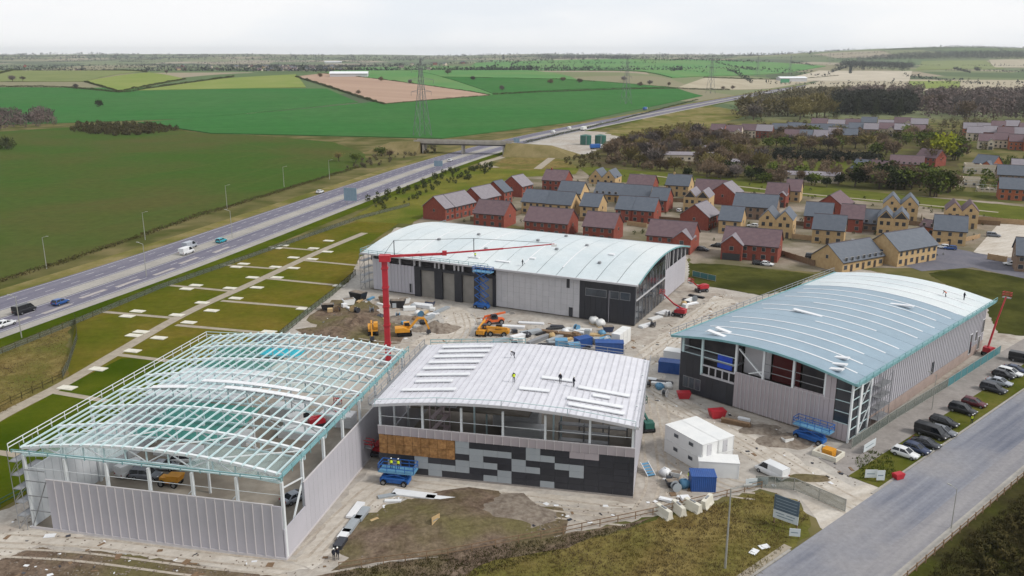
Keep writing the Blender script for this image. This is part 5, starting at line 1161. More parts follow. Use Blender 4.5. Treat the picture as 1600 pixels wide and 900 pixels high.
for px, py, w_, d_, h, a, lb in ((1075, 252, 34, 9, 3.6, -8, 'long low pale shed half hidden in the copse'), (1120, 240, 14, 8, 3.4, 10, 'small pale shed beside the long low one'), (1245, 284, 12, 7, 3.4, -15, 'white outbuilding by the footpath trees'), (1285, 286, 16, 8, 3.6, -18, 'white roofed yard building in front of the dark hedge'), (1000, 246, 12, 7, 3.2, 5, 'pale hut at the works yard end of the copse'), (1160, 262, 12, 6, 3, -10, 'grey white hut in the middle of the copse')):
    p = gp(px, py); t = thing('shed', lb, 'shed', p, R(a)); gable_x(w_, d_, h, h + 1.4, -w_ / 2, 0).build('wall', 'render_pale', t)
    mb = MB(); slab(mb, (-w_ / 2 - .3, -.3, h - .05), (w_ / 2 + .3, -.3, h - .05), (w_ / 2 + .3, d_ / 2, h + 1.45), (-w_ / 2 - .3, d_ / 2, h + 1.45), .15); slab(mb, (-w_ / 2 - .3, d_ / 2, h + 1.45), (w_ / 2 + .3, d_ / 2, h + 1.45), (w_ / 2 + .3, d_ + .3, h - .05), (-w_ / 2 - .3, d_ + .3, h - .05), .15); mb.build('roof', 'tile_light', t)
    for i in range(int(w_ / 4)): MB().b(-w_ / 2 + 1 + i * 4, -w_ / 2 + 2.4 + i * 4, -.06, -.01, 1, 2.2).build('window', 'pane', t)
# ---------------------------------------------------------------- paint and machine materials
def paint(n_, c): return mat(n_, c, rough=.3)
paint('p_white', S(228, 230, 232)); paint('p_black', S(34, 35, 40)); paint('p_dark', S(56, 58, 66)); paint('p_blue', S(40, 84, 150)); paint('p_navy', S(50, 62, 92)); paint('p_silver', S(168, 174, 184)); paint('p_maroon', S(92, 34, 46)); paint('p_teal', S(44, 168, 186)); paint('p_grey', S(116, 120, 128)); paint('p_red', S(184, 40, 44))
mat('m_red', S(190, 38, 52), S(172, 32, 46), sc=.6, rough=.5); mat('m_blue', S(30, 92, 170), S(40, 106, 184), sc=.6, rough=.5); mat('m_ltblue', S(96, 150, 186), rough=.6); mat('m_yellow', S(226, 158, 40), S(206, 140, 34), sc=.6, rough=.6); mat('m_orange', S(224, 106, 46), S(206, 92, 40), sc=.6, rough=.6); mat('m_green', S(36, 96, 84), rough=.6)
mat('tyre', S(32, 32, 34), rough=.9); mat('rim', S(150, 152, 156), rough=.4, metal=.5); mat('car_glass', S(26, 30, 36), rough=.08); mat('light_red', S(150, 20, 20), rough=.3); mat('light_clear', S(226, 228, 230), rough=.2); mat('hi_vis', S(214, 232, 60), rough=.8); mat('cloth_dark', S(48, 50, 60), rough=.95); mat('skin', S(196, 150, 124), rough=.7); mat('helmet', S(236, 236, 232), rough=.4)
mat('blue_box', S(36, 84, 156), S(30, 74, 142), sc=.7, rough=.55, rib=('X', .28, .04)); mat('cabin_white', S(238, 239, 238), S(228, 230, 230), sc=.5, rough=.5); mat('rubble', S(150, 140, 128), S(112, 100, 90), sc=1.2, rough=.95, bump=.1); mat('wood_pale', S(206, 180, 136), S(186, 158, 116), sc=1.5, rough=.9)
# ---------------------------------------------------------------- cars and vans
CM = {}
def wheel(par, x, y, r=.33, w_=.22):
    if ('w', r) not in CM: CM['w', r] = (MB().tube((0, -w_ / 2, 0), (0, w_ / 2, 0), r, n=14).mesh('wheel', 'tyre'), MB().tube((0, -w_ / 2 - .01, 0), (0, w_ / 2 + .01, 0), r * .6, n=10).mesh('rim', 'rim'))
    o = inst('wheel', CM['w', r][0], par, (x, y, r)); inst('rim', CM['w', r][1], o)
def car(p, rz, colr, kind, label, name='car', cat='car', group=None, sc=1.):
    if (kind, colr) not in CM:
        L, W_, belt, H_ = {'hatch': (4.1, .88, .92, 1.48), 'saloon': (4.6, .9, .9, 1.42), 'suv': (4.6, .94, 1.02, 1.7), 'van': (5.2, .98, 1.15, 2.1), 'estate': (4.6, .9, .92, 1.48)}[kind]
        st = {'van': [(0, .4, 1.1), (.02, .3, 1.15), (.3, .26, 1.15), (.7, .26, 1.15), (.86, .28, 1.1), (.97, .34, .8), (1, .45, .68)]}.get(kind, [(0, .48, .78), (.03, .32, .92), (.22, .25, .96), (.5, .22, .96), (.72, .25, .94), (.92, .3, .76), (1, .45, .62)])
        rings = []
        for t_, zb, zt in st:
            hw = W_ * (1 - .12 * max(0, (t_ - .8) / .2) ** 2 - .06 * max(0, (.1 - t_) / .1)); x = (t_ - .5) * L; zt = zt * belt / .95 if kind != 'van' else zt
            rings.append([(x, -hw * .92, zb), (x, -hw, zb + .18), (x, -hw, zt - .12), (x, -hw * .93, zt), (x, hw * .93, zt), (x, hw, zt - .12), (x, hw, zb + .18), (x, hw * .92, zb)])
        body = MB().loft(rings).mesh('body', colr, True)
        b0, b1, t0, t1 = {'hatch': (.02, .72, .1, .52), 'saloon': (.14, .74, .28, .54), 'suv': (.01, .74, .06, .56), 'van': (.0, .86, .01, .70), 'estate': (.01, .74, .07, .54)}[kind]
        hb, ht = W_ * .92, W_ * .74; X = lambda t_: (t_ - .5) * L
        if kind == 'van': ht = W_ * .86
        g_ = [(X(b0), -hb, belt - .02), (X(b1), -hb, belt - .02), (X(b1), hb, belt - .02), (X(b0), hb, belt - .02), (X(t0), -ht, H_ - .07), (X(t1), -ht, H_ - .07), (X(t1), ht, H_ - .07), (X(t0), ht, H_ - .07)]
        glass = MB().add(g_, [(4, 5, 6, 7), (0, 1, 5, 4), (1, 2, 6, 5), (2, 3, 7, 6), (3, 0, 4, 7)]).mesh('windows', 'car_glass')
        rf = MB().loft([[(X(t0) - .03, -ht - .02, H_ - .09), (X(t0) - .03, ht + .02, H_ - .09), (X(t0), ht * .8, H_ - .02), (X(t0), -ht * .8, H_ - .02)], [((X(t0) + X(t1)) / 2, -ht - .02, H_ - .07), ((X(t0) + X(t1)) / 2, ht + .02, H_ - .07), ((X(t0) + X(t1)) / 2, ht * .85, H_ + .02), ((X(t0) + X(t1)) / 2, -ht * .85, H_ + .02)],
                        [(X(t1) + .03, -ht - .02, H_ - .09), (X(t1) + .03, ht + .02, H_ - .09), (X(t1), ht * .8, H_ - .03), (X(t1), -ht * .8, H_ - .03)]]).mesh('roof', colr)
        pil = MB()
        for i, j in ((0, 4), (1, 5), (2, 6), (3, 7)): pil.bar(g_[i], g_[j], .12)
        xm = X((t0 + t1) / 2 + .02)
        for s_ in (-1, 1): pil.bar((xm, s_ * hb, belt), (xm, s_ * ht, H_ - .06), .1)
        if kind == 'van':
            for s_ in (-1, 1):
                xa = X(.52); pil.add([(X(b0) - .02, s_ * (hb + .02), belt - .02), (xa, s_ * (hb + .02), belt - .02), (xa, s_ * (ht + .02), H_ - .06), (X(t0) - .02, s_ * (ht + .02), H_ - .06)], [(0, 1, 2, 3)])
            pil.b(X(b0) - .05, X(b0) - .01, -hb, hb, belt, H_ - .1)
        pil = pil.mesh('pillars', colr)
        hl = MB().b(L / 2 - .22, L / 2 - .04, -.16, .16, -.07, .07).mesh('headlight', 'light_clear'); tl = MB().b(-L / 2 - .015, -L / 2 + .1, -.12, .12, -.12, .12).mesh('tail_light', 'light_red')
        CM[kind, colr] = (body, glass, rf, pil, hl, tl, L, W_)
    body, glass, rf, pil, hl, tl, L, W_ = CM[kind, colr]
    t = thing(name, label, cat, p, rz, group); t.scale = (sc,) * 3
    for n_, m in (('body', body), ('windows', glass), ('roof', rf), ('pillars', pil)): inst(n_, m, t)
    for x in (-.31 * L, .32 * L):
        for y in (-W_ + .1, W_ - .1): wheel(t, x, y, .34 if kind in ('suv', 'van') else .31)
    for s_ in (-1, 1): inst('headlight', hl, t, (0, s_ * W_ * .66, .68)); inst('tail_light', tl, t, (0, s_ * W_ * .8, .8))
    return t
pk = rang - math.pi / 2 + R(4)
PK = [(1414, 713, 'p_white', 'hatch', 'white hatchback parked at the entrance end of the car row'), (1432, 706, 'p_navy', 'hatch', 'navy hatchback parked next to the white one'), (1446, 697, 'p_dark', 'saloon', 'charcoal saloon parked between the navy hatchback and black van'),
      (1455, 682, 'p_black', 'van', 'big black van parked in the car row'), (1474, 679, 'p_grey', 'hatch', 'grey hatchback parked beside the black van'), (1475, 664, 'p_black', 'estate', 'black estate car parked past the black van'), (1504, 645, 'p_black', 'suv', 'black off-roader parked beside the maroon car on the verge'),
      (1522, 634, 'p_maroon', 'hatch', 'maroon hatchback parked on the verge'), (1552, 612, 'p_dark', 'suv', 'dark grey off-roader parked past the maroon car'), (1561, 601, 'p_silver', 'saloon', 'silver saloon parked beside the dark off-roader'), (1568, 590, 'p_black', 'hatch', 'black hatchback half hidden behind the silver saloon'), (1578, 586, 'p_white', 'estate', 'white estate car near the teal mesh fence'), (1586, 581, 'p_navy', 'saloon', 'navy saloon beside the white estate'), (1598, 566, 'p_black', 'van', 'black van at the far end of the car row')]
for px, py, c, kd, lb in PK: car(gp(px, py), pk + R(random.uniform(-4, 4)), c, kd, lb, name='parked_van' if kd == 'van' else 'parked_car', cat='van' if kd == 'van' else 'car', group='vehicles parked beside the road')
car(gp(1205, 742), ang((1195, 735), (1222, 748)) + math.pi, 'p_white', 'van', 'white van parked by the site cabins', 'van', 'van')
def mw(px, py, off, c, kd, lb, d=1, name='car'):
    q = gp(px, py); i = min(range(len(CL)), key=lambda j: (CL[j] - Vector((q.x, q.y))).length); tt = (CL[min(i + 1, len(CL) - 1)] - CL[max(0, i - 1)]).normalized()
    car(Vector((q.x, q.y, .1 + land(q.x, q.y))), math.atan2(tt.y, tt.x) + (0 if d > 0 else math.pi), c, kd, lb, name, 'van' if kd == 'van' else 'car', 'traffic on the motorway', 1.1)
for a in [(9, 510, 0, 'p_white', 'saloon', 'white car on the near carriageway behind the black van'), (39, 489, 0, 'p_black', 'van', 'black van on the near carriageway of the motorway'), (95, 476, 0, 'p_blue', 'hatch', 'blue hatchback on the near carriageway of the motorway'), (292, 397, 0, 'p_white', 'van', 'white van on the near carriageway'), (297, 388, 0, 'p_silver', 'van', 'silver van just ahead of the white van'), (346, 379, 0, 'p_teal', 'hatch', 'bright teal hatchback on the near carriageway'),
          (500, 302, 0, 'p_white', 'saloon', 'white saloon on the far carriageway'), (703, 252, 0, 'p_white', 'saloon', 'white saloon passing under the farm bridge'), (865, 208, 0, 'p_white', 'van', 'white van beyond the works yard'), (890, 202, 0, 'p_white', 'van', 'white van ahead of the tipper lorry'), (940, 193, 0, 'p_silver', 'saloon', 'silver car on the motorway past the tanks')]: mw(*a)
for px, py, c, kd, lb in [(1186, 414, 'p_black', 'hatch', 'black hatchback in front of the big red house'), (1197, 415, 'p_white', 'saloon', 'white saloon beside the black hatchback at the big red house'), (1472, 388, 'p_white', 'hatch', 'white hatchback outside the bay windowed house'), (1484, 390, 'p_blue', 'hatch', 'blue hatchback outside the bay windowed house'), (1580, 415, 'p_white', 'estate', 'white estate car on the estate road'), (1098, 392, 'p_dark', 'hatch', 'dark hatchback near the east corner of the long hall'), (1120, 386, 'p_black', 'hatch', 'black hatchback outside the red gable house'),
                           (1176, 355, 'p_white', 'hatch', 'white hatchback behind the big red house'), (1062, 331, 'p_white', 'hatch', 'white hatchback by the black twin gables'), (1338, 381, 'p_silver', 'hatch', 'silver hatchback by the terrace wall'), (1552, 370, 'p_grey', 'suv', 'grey off-roader on the driveway'), (1270, 404, 'p_black', 'suv', 'black off-roader by the timber fence')]:
    car(gp(px, py), R(random.choice((-24, 60, 156))), c, kd, lb, 'parked_car', 'car', 'cars on the estate')
def lorry(p, rz, cab_m, box_m, label, L=9., tip=False):
    t = thing('lorry', label, 'lorry', p, rz); MB().prism([(L / 2 - 2.1, .7), (L / 2, .7), (L / 2, 1.9), (L / 2 - .35, 3.0), (L / 2 - 2.1, 3.0)], -1.2, 1.2, 'y').build('cab', cab_m, t)
    MB().add([(L / 2 - .02 + .03, -1.05, 1.95), (L / 2 + .01, 1.05, 1.95), (L / 2 - .3, 1.0, 2.9), (L / 2 - .3, -1.0, 2.9)], [(0, 1, 2, 3)]).build('windscreen', 'car_glass', t)
    MB().b(-L / 2, L / 2 - 2.2, -1.25, 1.25, 1.1, 3.4).build('cargo_box', box_m, t); MB().b(-L / 2, L / 2 - .2, -.5, .5, .5, 1.05).build('chassis', 'p_dark', t)
    for x in (L / 2 - 1.2, -L / 2 + 1.2, -L / 2 + 2.4):
        for y in (-1.05, 1.05): wheel(t, x, y, .48, .3)
lorry(gp(1008, 172), ang((1008, 172), (1030, 167)), 'p_white', 'm_blue', 'blue box lorry driving on the motorway beyond the yard', 11); lorry(gp(912, 204), ang((900, 207), (925, 201)), 'p_white', 'cabin_white', 'white lorry stopped beside the green tanks', 9); lorry(gp(932, 233), R(20), 'p_white', 'm_blue', 'blue and white lorry parked in the works yard', 9)
for px, lb in ((915, 'green steel tank in the works yard, beside the lorry'), (938, 'second green steel tank in the works yard, beside the reeds')):
    p = gp(px, 226); t = thing('storage_tank', lb, 'tank', p); MB().tube((0, 0, .2), (0, 0, 6.4), 3.9, n=20).build('shell', 'm_green', t); MB().tube((0, 0, 6.42), (0, 0, 7.2), 3.9, .5, n=20).build('lid', 'm_green', t); MB().bar((0, -4.0, 0), (0, -4.0, 6.4), .5, .1).build('ladder', 'steel_grey', t)
# ---------------------------------------------------------------- machines
def excavator(p, rz, label, swing=.4, m='m_yellow'):
    t = thing('excavator', label, 'excavator', p, rz)
    for s_ in (-1, 1):
        tk = MB().prism([(-1.7, .25), (-1.4, 0), (1.4, 0), (1.7, .25), (1.7, .6), (1.4, .85), (-1.4, .85), (-1.7, .6)], s_ * .95 - .25, s_ * .95 + .25, 'y').build('track', 'tyre', t)
    MB().b(-.8, .8, -.68, .68, .35, .95).build('undercarriage', 'p_dark', t)
    MB().prism([(-2.1, 1.0), (1.2, 1.0), (1.2, 1.5), (-.2, 2.1), (-2.1, 1.95)], -1.1, 1.1, 'y').build('body', m, t)
    cb = MB().prism([(-.1, 1.55), (1.3, 1.55), (1.45, 2.1), (1.2, 3.0), (-.1, 3.0)], .2, 1.12, 'y').build('cab', m, t); MB().prism([(.05, 2.1), (1.3, 2.1), (1.12, 2.9), (.05, 2.9)], .18, 1.15, 'y').build('cab_window', 'car_glass', cb)
    MB().bar((1.0, -.3, 1.6), (3.2, -.3, 4.1), .4, .5).bar((3.2, -.3, 4.1), (4.6, -.3, 3.9), .36, .45).build('boom', m, t); MB().bar((4.6, -.3, 3.9), (5.6, -.3, 1.3), .3, .4).build('arm', m, t)
    MB().prism([(5.3, 1.3), (5.9, 1.2), (6.0, .5), (5.3, .2), (4.9, .6)], -.8, .2, 'y').build('bucket', 'p_dark', t); MB().bar((1.6, -.05, 1.7), (2.9, -.05, 3.4), .16).build('ram', 'rim', t)
    return t
def telehandler(p, rz, label, m='m_orange', up=.5):
    t = thing('telehandler', label, 'telehandler', p, rz); MB().prism([(-2.6, .7), (2.2, .7), (2.4, 1.2), (1.2, 1.3), (-.2, 1.4), (-2.6, 1.6)], -.9, .9, 'y').build('chassis', m, t)
    for x in (-1.6, 1.5):
        for y in (-1.05, 1.05): wheel(t, x, y, .6, .4)
    cb = MB().prism([(-.9, 1.4), (.6, 1.3), (.7, 1.8), (.4, 2.5), (-.9, 2.5)], -.95, -.05, 'y').build('cab', 'p_dark', t); MB().b(-.8, .3, -.98, -.02, 1.7, 2.4).build('cab_window', 'car_glass', cb)
    MB().bar((-2.3, .45, 1.9), (3.0, .45, 1.9 + up * 2.6), .38, .42).build('boom', m, t); MB().bar((3.0, .45, 1.9 + up * 2.6), (4.2, .45, 1.9 + up * 3.1), .26, .3).build('boom_tip', 'rim', t)
    for s_ in (0, .8): MB().b(4.1, 5.3, .05 + s_ - .05, .05 + s_ + .07, 1.3 + up * 3.1, 1.4 + up * 3.1).build('fork', 'p_dark', t)
def scissor(p, rz, label, h, m='m_blue', L=4., W_=1.9):
    t = thing('scissor_lift', label, 'scissor lift', p, rz); MB().b(-L / 2 + .1, L / 2 - .1, -W_ / 2 + .25, W_ / 2 - .25, .4, 1.05).b(-L / 2 + .5, L / 2 - .5, -W_ / 2 + .02, W_ / 2 - .02, 1.06, 1.3).build('chassis', m, t)
    for x in (-L / 2 + .7, L / 2 - .7):
        for y in (-W_ / 2 + .1, W_ / 2 - .1): wheel(t, x, y, .45, .3)
    n_ = max(1, round(h / 2.0)); zs = [1.3 + h * i / n_ for i in range(n_ + 1)]
    for i in range(n_):
        for y in (-W_ / 2 + .35, W_ / 2 - .35): MB().bar((-L / 2 + .4, y, zs[i]), (L / 2 - .4, y, zs[i + 1]), .14, .2).build('scissor_arm', m, t); MB().bar((L / 2 - .4, y + .1, zs[i]), (-L / 2 + .4, y + .1, zs[i + 1]), .14, .2).build('scissor_arm', m, t)
    zt = zs[-1]; MB().b(-L / 2, L / 2 + .9, -W_ / 2, W_ / 2, zt, zt + .2).build('platform', 'm_ltblue', t)
    rail(t, [(-L / 2, -W_ / 2 + .05, zt + .2), (L / 2 + .9, -W_ / 2 + .05, zt + .2), (L / 2 + .9, W_ / 2 - .05, zt + .2), (-L / 2, W_ / 2 - .05, zt + .2), (-L / 2, -W_ / 2 + .05, zt + .2)], m, name='guard_rail', post=1.2)
    return t
def boom_lift(p, rz, label, m='m_red', h=7., reach=5.):
    t = thing('boom_lift', label, 'boom lift', p, rz); MB().b(-1.5, 1.5, -.8, .8, .4, .95).build('chassis', 'p_dark', t)
    for x in (-1.1, 1.1):
        for y in (-.95, .95): wheel(t, x, y, .45, .3)
    MB().prism([(-1.8, 1.0), (.9, 1.0), (.9, 1.6), (-.6, 2.1), (-1.8, 2.0)], -.8, .8, 'y').build('turret', m, t)
    MB().bar((-1.2, 0, 1.9), (1.4, 0, h * .6), .32, .36).build('boom', m, t); MB().bar((1.4, 0, h * .6), (reach, 0, h), .24, .28).build('boom', m, t)
    bk = MB().b(reach, reach + .9, -.8, .8, h - .3, h - .15).build('basket', 'steel_grey', t); rail(bk, [(reach, -.8, h - .15), (reach + .9, -.8, h - .15), (reach + .9, .8, h - .15), (reach, .8, h - .15), (reach, -.8, h - .15)], m, name='guard_rail', post=.9)
excavator(gp(583, 522), R(-80), 'yellow excavator with raised boom on the dark soil heap'); excavator(gp(632, 524), R(10), 'yellow excavator with low boom beside the red boom mast'); telehandler(gp(755, 522), R(75), 'yellow telehandler with long boom in the yard', 'm_yellow', .2); telehandler(gp(772, 506), R(20), 'orange telehandler in front of the blue scissor lift', 'm_orange', .2)
telehandler(gp(778, 524), R(170), 'yellow telehandler with a dark cab beside the material stacks', 'm_yellow', .05)
aB = R(-12)
def at(par, x, y, z=0): return par.matrix_basis @ Vector((x, y, z))
scissor(at(Cc, -39.2, -2.6), R(-26), 'tall blue scissor lift raised to the eaves of the long hall', 8.2, L=4.2)
sl1 = scissor(at(B, -35, -2.9), R(-12), 'blue scissor lift carrying two workers below the brown boards', .8, L=4.6, W_=2.2)
scissor(at(D, -4.8, -3.2), R(-45), 'blue scissor lift parked against the blue roof hall', 1.1, L=5.4, W_=2.0)
boom_lift(gp(1060, 494), R(150), 'red boom lift nearest the haul road by the glazed end', 'm_red', 5, 4); boom_lift(gp(1096, 456), R(200), 'red boom lift with a pale basket by the lawn', 'm_red', 3, 3); boom_lift(at(D, 2.4, 63.5), R(40), 'red boom lift reaching up at the far corner of the blue roof hall', 'm_red', 12, 4.5); boom_lift(at(A, 1.2, 30.5), R(250), 'red boom lift in the gap between the frame hall and the mosaic hall', 'm_red', 3.2, 3)
boom_lift(gp(1010, 672), R(100), 'dark green boom lift behind the corner of the mosaic hall', 'm_green', 4, 2.5)
# inside the frame hall
for x, y, rz, c, kd, lb in [(-33.4, 16.8, 70, 'p_white', 'van', 'white van parked against the white wall inside the frame hall'), (-30.4, 15.6, 5, 'p_grey', 'suv', 'grey off-roader parked inside the frame hall'), (-29.6, 18.8, 5, 'p_silver', 'saloon', 'silver saloon inside the frame hall'), (-27.6, 21.6, 15, 'p_white', 'estate', 'white estate car inside the frame hall'), (-5.4, 14.2, 60, 'p_silver', 'saloon', 'silver saloon seen through the open corner of the frame hall'), (-16.5, 39, 60, 'p_white', 'van', 'white van deep inside the frame hall beside the red lifts')]:
    car(at(A, x, y, .12), R(-12 + rz), c, kd, lb, 'parked_car', 'car', 'vehicles inside the frame hall')
boom_lift(at(A, -12.5, 38, .12), R(30), 'red boom lift standing inside the frame hall', 'm_red', 4, 3); boom_lift(at(A, -10, 41, .12), R(10), 'second red boom lift deeper inside the frame hall', 'm_red', 4, 3)
t = thing('dumper', 'small orange dumper behind the front cladding of the frame hall', 'dumper', at(A, -25.4, 14.4, .12), R(-12)); MB().prism([(-.2, 1.0), (1.5, .9), (1.9, 1.9), (-.4, 1.8)], -.8, .8, 'y').build('skip_bucket', 'm_yellow', t); MB().b(-1.6, .0, -.6, .6, .5, 1.4).build('body', 'm_yellow', t)
for x in (-1.2, .9):
    for y in (-.8, .8): wheel(t, x, y, .5, .35)
# ---------------------------------------------------------------- red placing boom
q = gp(607, 566); t = thing('placing_boom', 'tall red mast with a long horizontal boom reaching over the long hall', 'crane', q, R(2)); HM = 21.6
MB().b(-2, 2, -2, 2, 0, .5).build('base', 'concrete_yard', t); MB().b(-.55, .55, -.55, .55, .5, HM).build('mast', 'm_red', t)
for z in (4, 8, 12, 16, 20): MB().b(-.68, .68, -.68, .68, z, z + .3).build('mast_collar', 'm_red', t)
MB().b(-1.0, 1.2, -.9, .9, HM, HM + 1.3).build('turntable', 'm_red', t)
MB().bar((.2, 0, HM + 1.0), (12, 1.0, HM + 1.2), .42, .48).build('boom', 'm_red', t); MB().bar((12, 1.0, HM + 1.3), (24, 2.2, HM + 1.9), .26, .32).build('boom', 'm_red', t); MB().bar((24, 2.2, HM + 1.9), (34.5, 3.0, HM + 2.6), .18, .2).build('boom', 'm_red', t)
for x, y in ((2.0, .3), (18, 1.6)): MB().bar((x, y, HM + 1.3), (x, y, HM + 4.2), .16).build('pendant_post', 'p_dark', t)
MB().tube((2, .3, HM + 4.2), (18, 1.6, HM + 4.2), .05, n=4).tube((18, 1.6, HM + 4.2), (34, 3, HM + 2.8), .05, n=4).tube((0, 0, HM + 1.4), (2, .3, HM + 4.2), .05, n=4).build('pendant_cable', 'p_dark', t)
MB().b(33.9, 35, 2.7, 3.3, HM + 2.1, HM + 2.6).build('hose_head', 'cabin_white', t); MB().b(11.6, 12.5, .6, 1.4, HM + .9, HM + 1.8).build('hinge', 'm_red', t)
# ---------------------------------------------------------------- cabins, containers
def cabin(p, rz, L, W_, z0, h, m, label, name='site_cabin', group=None, doors=True):
    t = thing(name, label, 'cabin' if 'cabin' in name else 'container', (p.x, p.y, z0), rz, group); MB().b(0, L, 0, W_, 0, h - .12).build('body', m, t); MB().b(-.06, L + .06, -.06, W_ + .06, h - .12, h - .02).build('roof', m if name == 'container' else 'cabin_white', t)
    for x in (.0, L - .16):
        for y in (-.03, W_ - .13): MB().b(x, x + .16, y, y + .16, .0, h - .13).build('corner_post', m, t)
    for x in ((L * .25, L * .65) if doors else ()):
        wn = MB().b(x, x + 1.0, -.05, -.001, 1.1, 1.7).build('window', 'steel_grey', t); MB().b(x + .08, x + .92, -.07, -.052, 1.16, 1.64).build('pane', 'glass_mid', wn)
    MB().b(L + .001, L + .05, W_ * .3, W_ * .3 + .9, .1, 2.05).build('door', 'clad_pale', t); MB().b(L + .051, L + .08, W_ * .3 + .72, W_ * .3 + .8, 1.0, 1.1).build('handle', 'p_dark', t)
    return t
hC = 2.35; c0 = gp(1098, 695, 2 * hC); c1 = gp(1040, 663, 2 * hC); c2 = gp(1149, 682, 2 * hC); cd = c0 - c1; LC = cd.length; ca = math.atan2(cd.y, cd.x); ww = Vector((-math.sin(ca), math.cos(ca), 0)); WCb = max(2.4, (c2 - c0).dot(ww) / 2)
for i in range(2):
    for k_ in range(2): cabin(c1 + ww * (WCb + .06) * i, ca, LC, WCb, .03 + k_ * hC, hC, 'cabin_white', 'white site cabin, %s of the %s stack' % ('upper' if k_ else 'lower', 'window side' if i == 0 else 'van side'), group='stacked site cabins')
d0 = gp(1121, 763); cabin(d0 + Vector((math.cos(ca + R(0)), math.sin(ca), 0)) * -4.2, ca + R(52), 6.0, 2.9, .03, 2.6, 'cabin_white', 'single white site cabin in front of the cabin stack', doors=False)
d0 = gp(1080, 770); cabin(d0 + Vector((0, .3, 0)), R(-4), 3.6, 2.6, .03, 2.5, 'blue_box', 'small blue steel container in front of the white cabins', 'container', doors=False)
cabin(gp(1028, 582), R(-20), 4.5, 2.4, .03, 2.4, 'blue_box', 'blue steel container beside the dark office corner', 'container', doors=False); cabin(gp(1036, 566), R(-25), 5.0, 2.6, .03, 2.6, 'cabin_white', 'white cabin behind the blue container at the haul road', doors=False)
for px, py, L, W_, h, a, m, lb in [(930, 552, 6, 2.4, 2.4, -5, 'blue_box', 'blue container at the back wall of the mosaic hall'), (905, 546, 3.5, 2.2, 2.2, 30, 'blue_box', 'short blue container beside the long blue one'), (868, 546, 2.6, 2, 2, 0, 'm_ltblue', 'pale blue skip behind the mosaic hall'), (890, 552, 2.4, 1.8, 1.9, 10, 'm_ltblue', 'second pale blue skip next to the blue container')]:
    cabin(gp(px, py), R(a), L, W_, .03, h, m, lb, 'container', doors=False)
t = thing('wrapped_pallets', 'tall white wrapped pallets stacked beside the long hall corner', 'pallet stack', gp(968, 545), R(60))
for i in range(3): 
    for k_ in range(2): MB().b(i * 2.1, i * 2.1 + 2.0, 0, 2.0, .05 + k_ * 1.6, 1.6 + k_ * 1.6).build('bale', 'cabin_white', t)
for px, py, lb in ((928, 506, 'white bulk bag on a timber pallet by the dark end'), (938, 510, 'smaller white bulk bag beside its neighbour')):
    t = thing('bulk_bag', lb, 'bag', gp(px, py), .3); MB().b(-.9, .9, -.9, .9, 0, .16).build('pallet', 'wood_pale', t); MB().loft([[(-.8, -.8, .17), (.8, -.8, .17), (.8, .8, .17), (-.8, .8, .17)], [(-.95, -.95, 1), (.95, -.95, 1), (.95, .95, 1), (-.95, .95, 1)], [(-.7, -.7, 1.7), (.7, -.7, 1.7), (.7, .7, 1.7), (-.7, .7, 1.7)]]).build('bag', 'cabin_white', t, True)
# ---------------------------------------------------------------- stacks of sheets, heaps and scrap
def stack(px, py, L, W_, n_, a, m, label, th=.12, group=None, name='sheet_stack'):
    t = thing(name, label, 'stack', gp(px, py), R(a), group)
    for i in range(n_): o_ = random.uniform(-.12, .12); MB().b(-L / 2 + o_, L / 2 + o_, -W_ / 2, W_ / 2, .06 + i * th, .06 + (i + 1) * th - .015).build('sheet', m, t)
    for x in (-L * .35, L * .35): MB().b(x - .06, x + .06, -W_ / 2, W_ / 2, 0, .058).build('bearer', 'timber', t)
ga = 78
stack(556, 799, 4.2, 1.2, 3, ga, 'sheet_white', 'cream sheet stack beside the side wall of the frame hall'); stack(566, 806, 3.4, 1.1, 4, ga, 'clad_grey', 'grey panel stack in the line of stacks, nearest the mosaic hall'); stack(551, 822, 4.4, 1.2, 4, ga, 'clad_grey', 'long grey panel stack in the middle of the line'); stack(538, 838, 2.2, 1.2, 4, ga, 'sheet_white', 'white panel stack in the line beside the frame hall'); stack(532, 852, 2.2, 1.2, 5, ga, 'p_dark', 'dark panel stack at the end of the line of stacks')
stack(648, 774, 6.5, 1.6, 2, -14, 'sheet_white', 'long white sheet stack in front of the mosaic hall'); stack(690, 780, 4.4, 1.0, 2, -12, 'sheet_white', 'white sheet stack lying past the long one', ); stack(700, 786, 4.0, .9, 1, -12, 'sheet_white', 'single white sheet near the black mosaic panels'); stack(605, 776, 2.6, .8, 2, 20, 'clad_grey', 'small grey sheet stack near the blue lift'); stack(614, 784, 2.4, .6, 2, 0, 'sheet_white', 'small white sheet stack near the blue lift')
stack(592, 818, 2.6, 1.2, 1, -50, 'wood_pale', 'pale board lying on the soil beside the line of stacks')
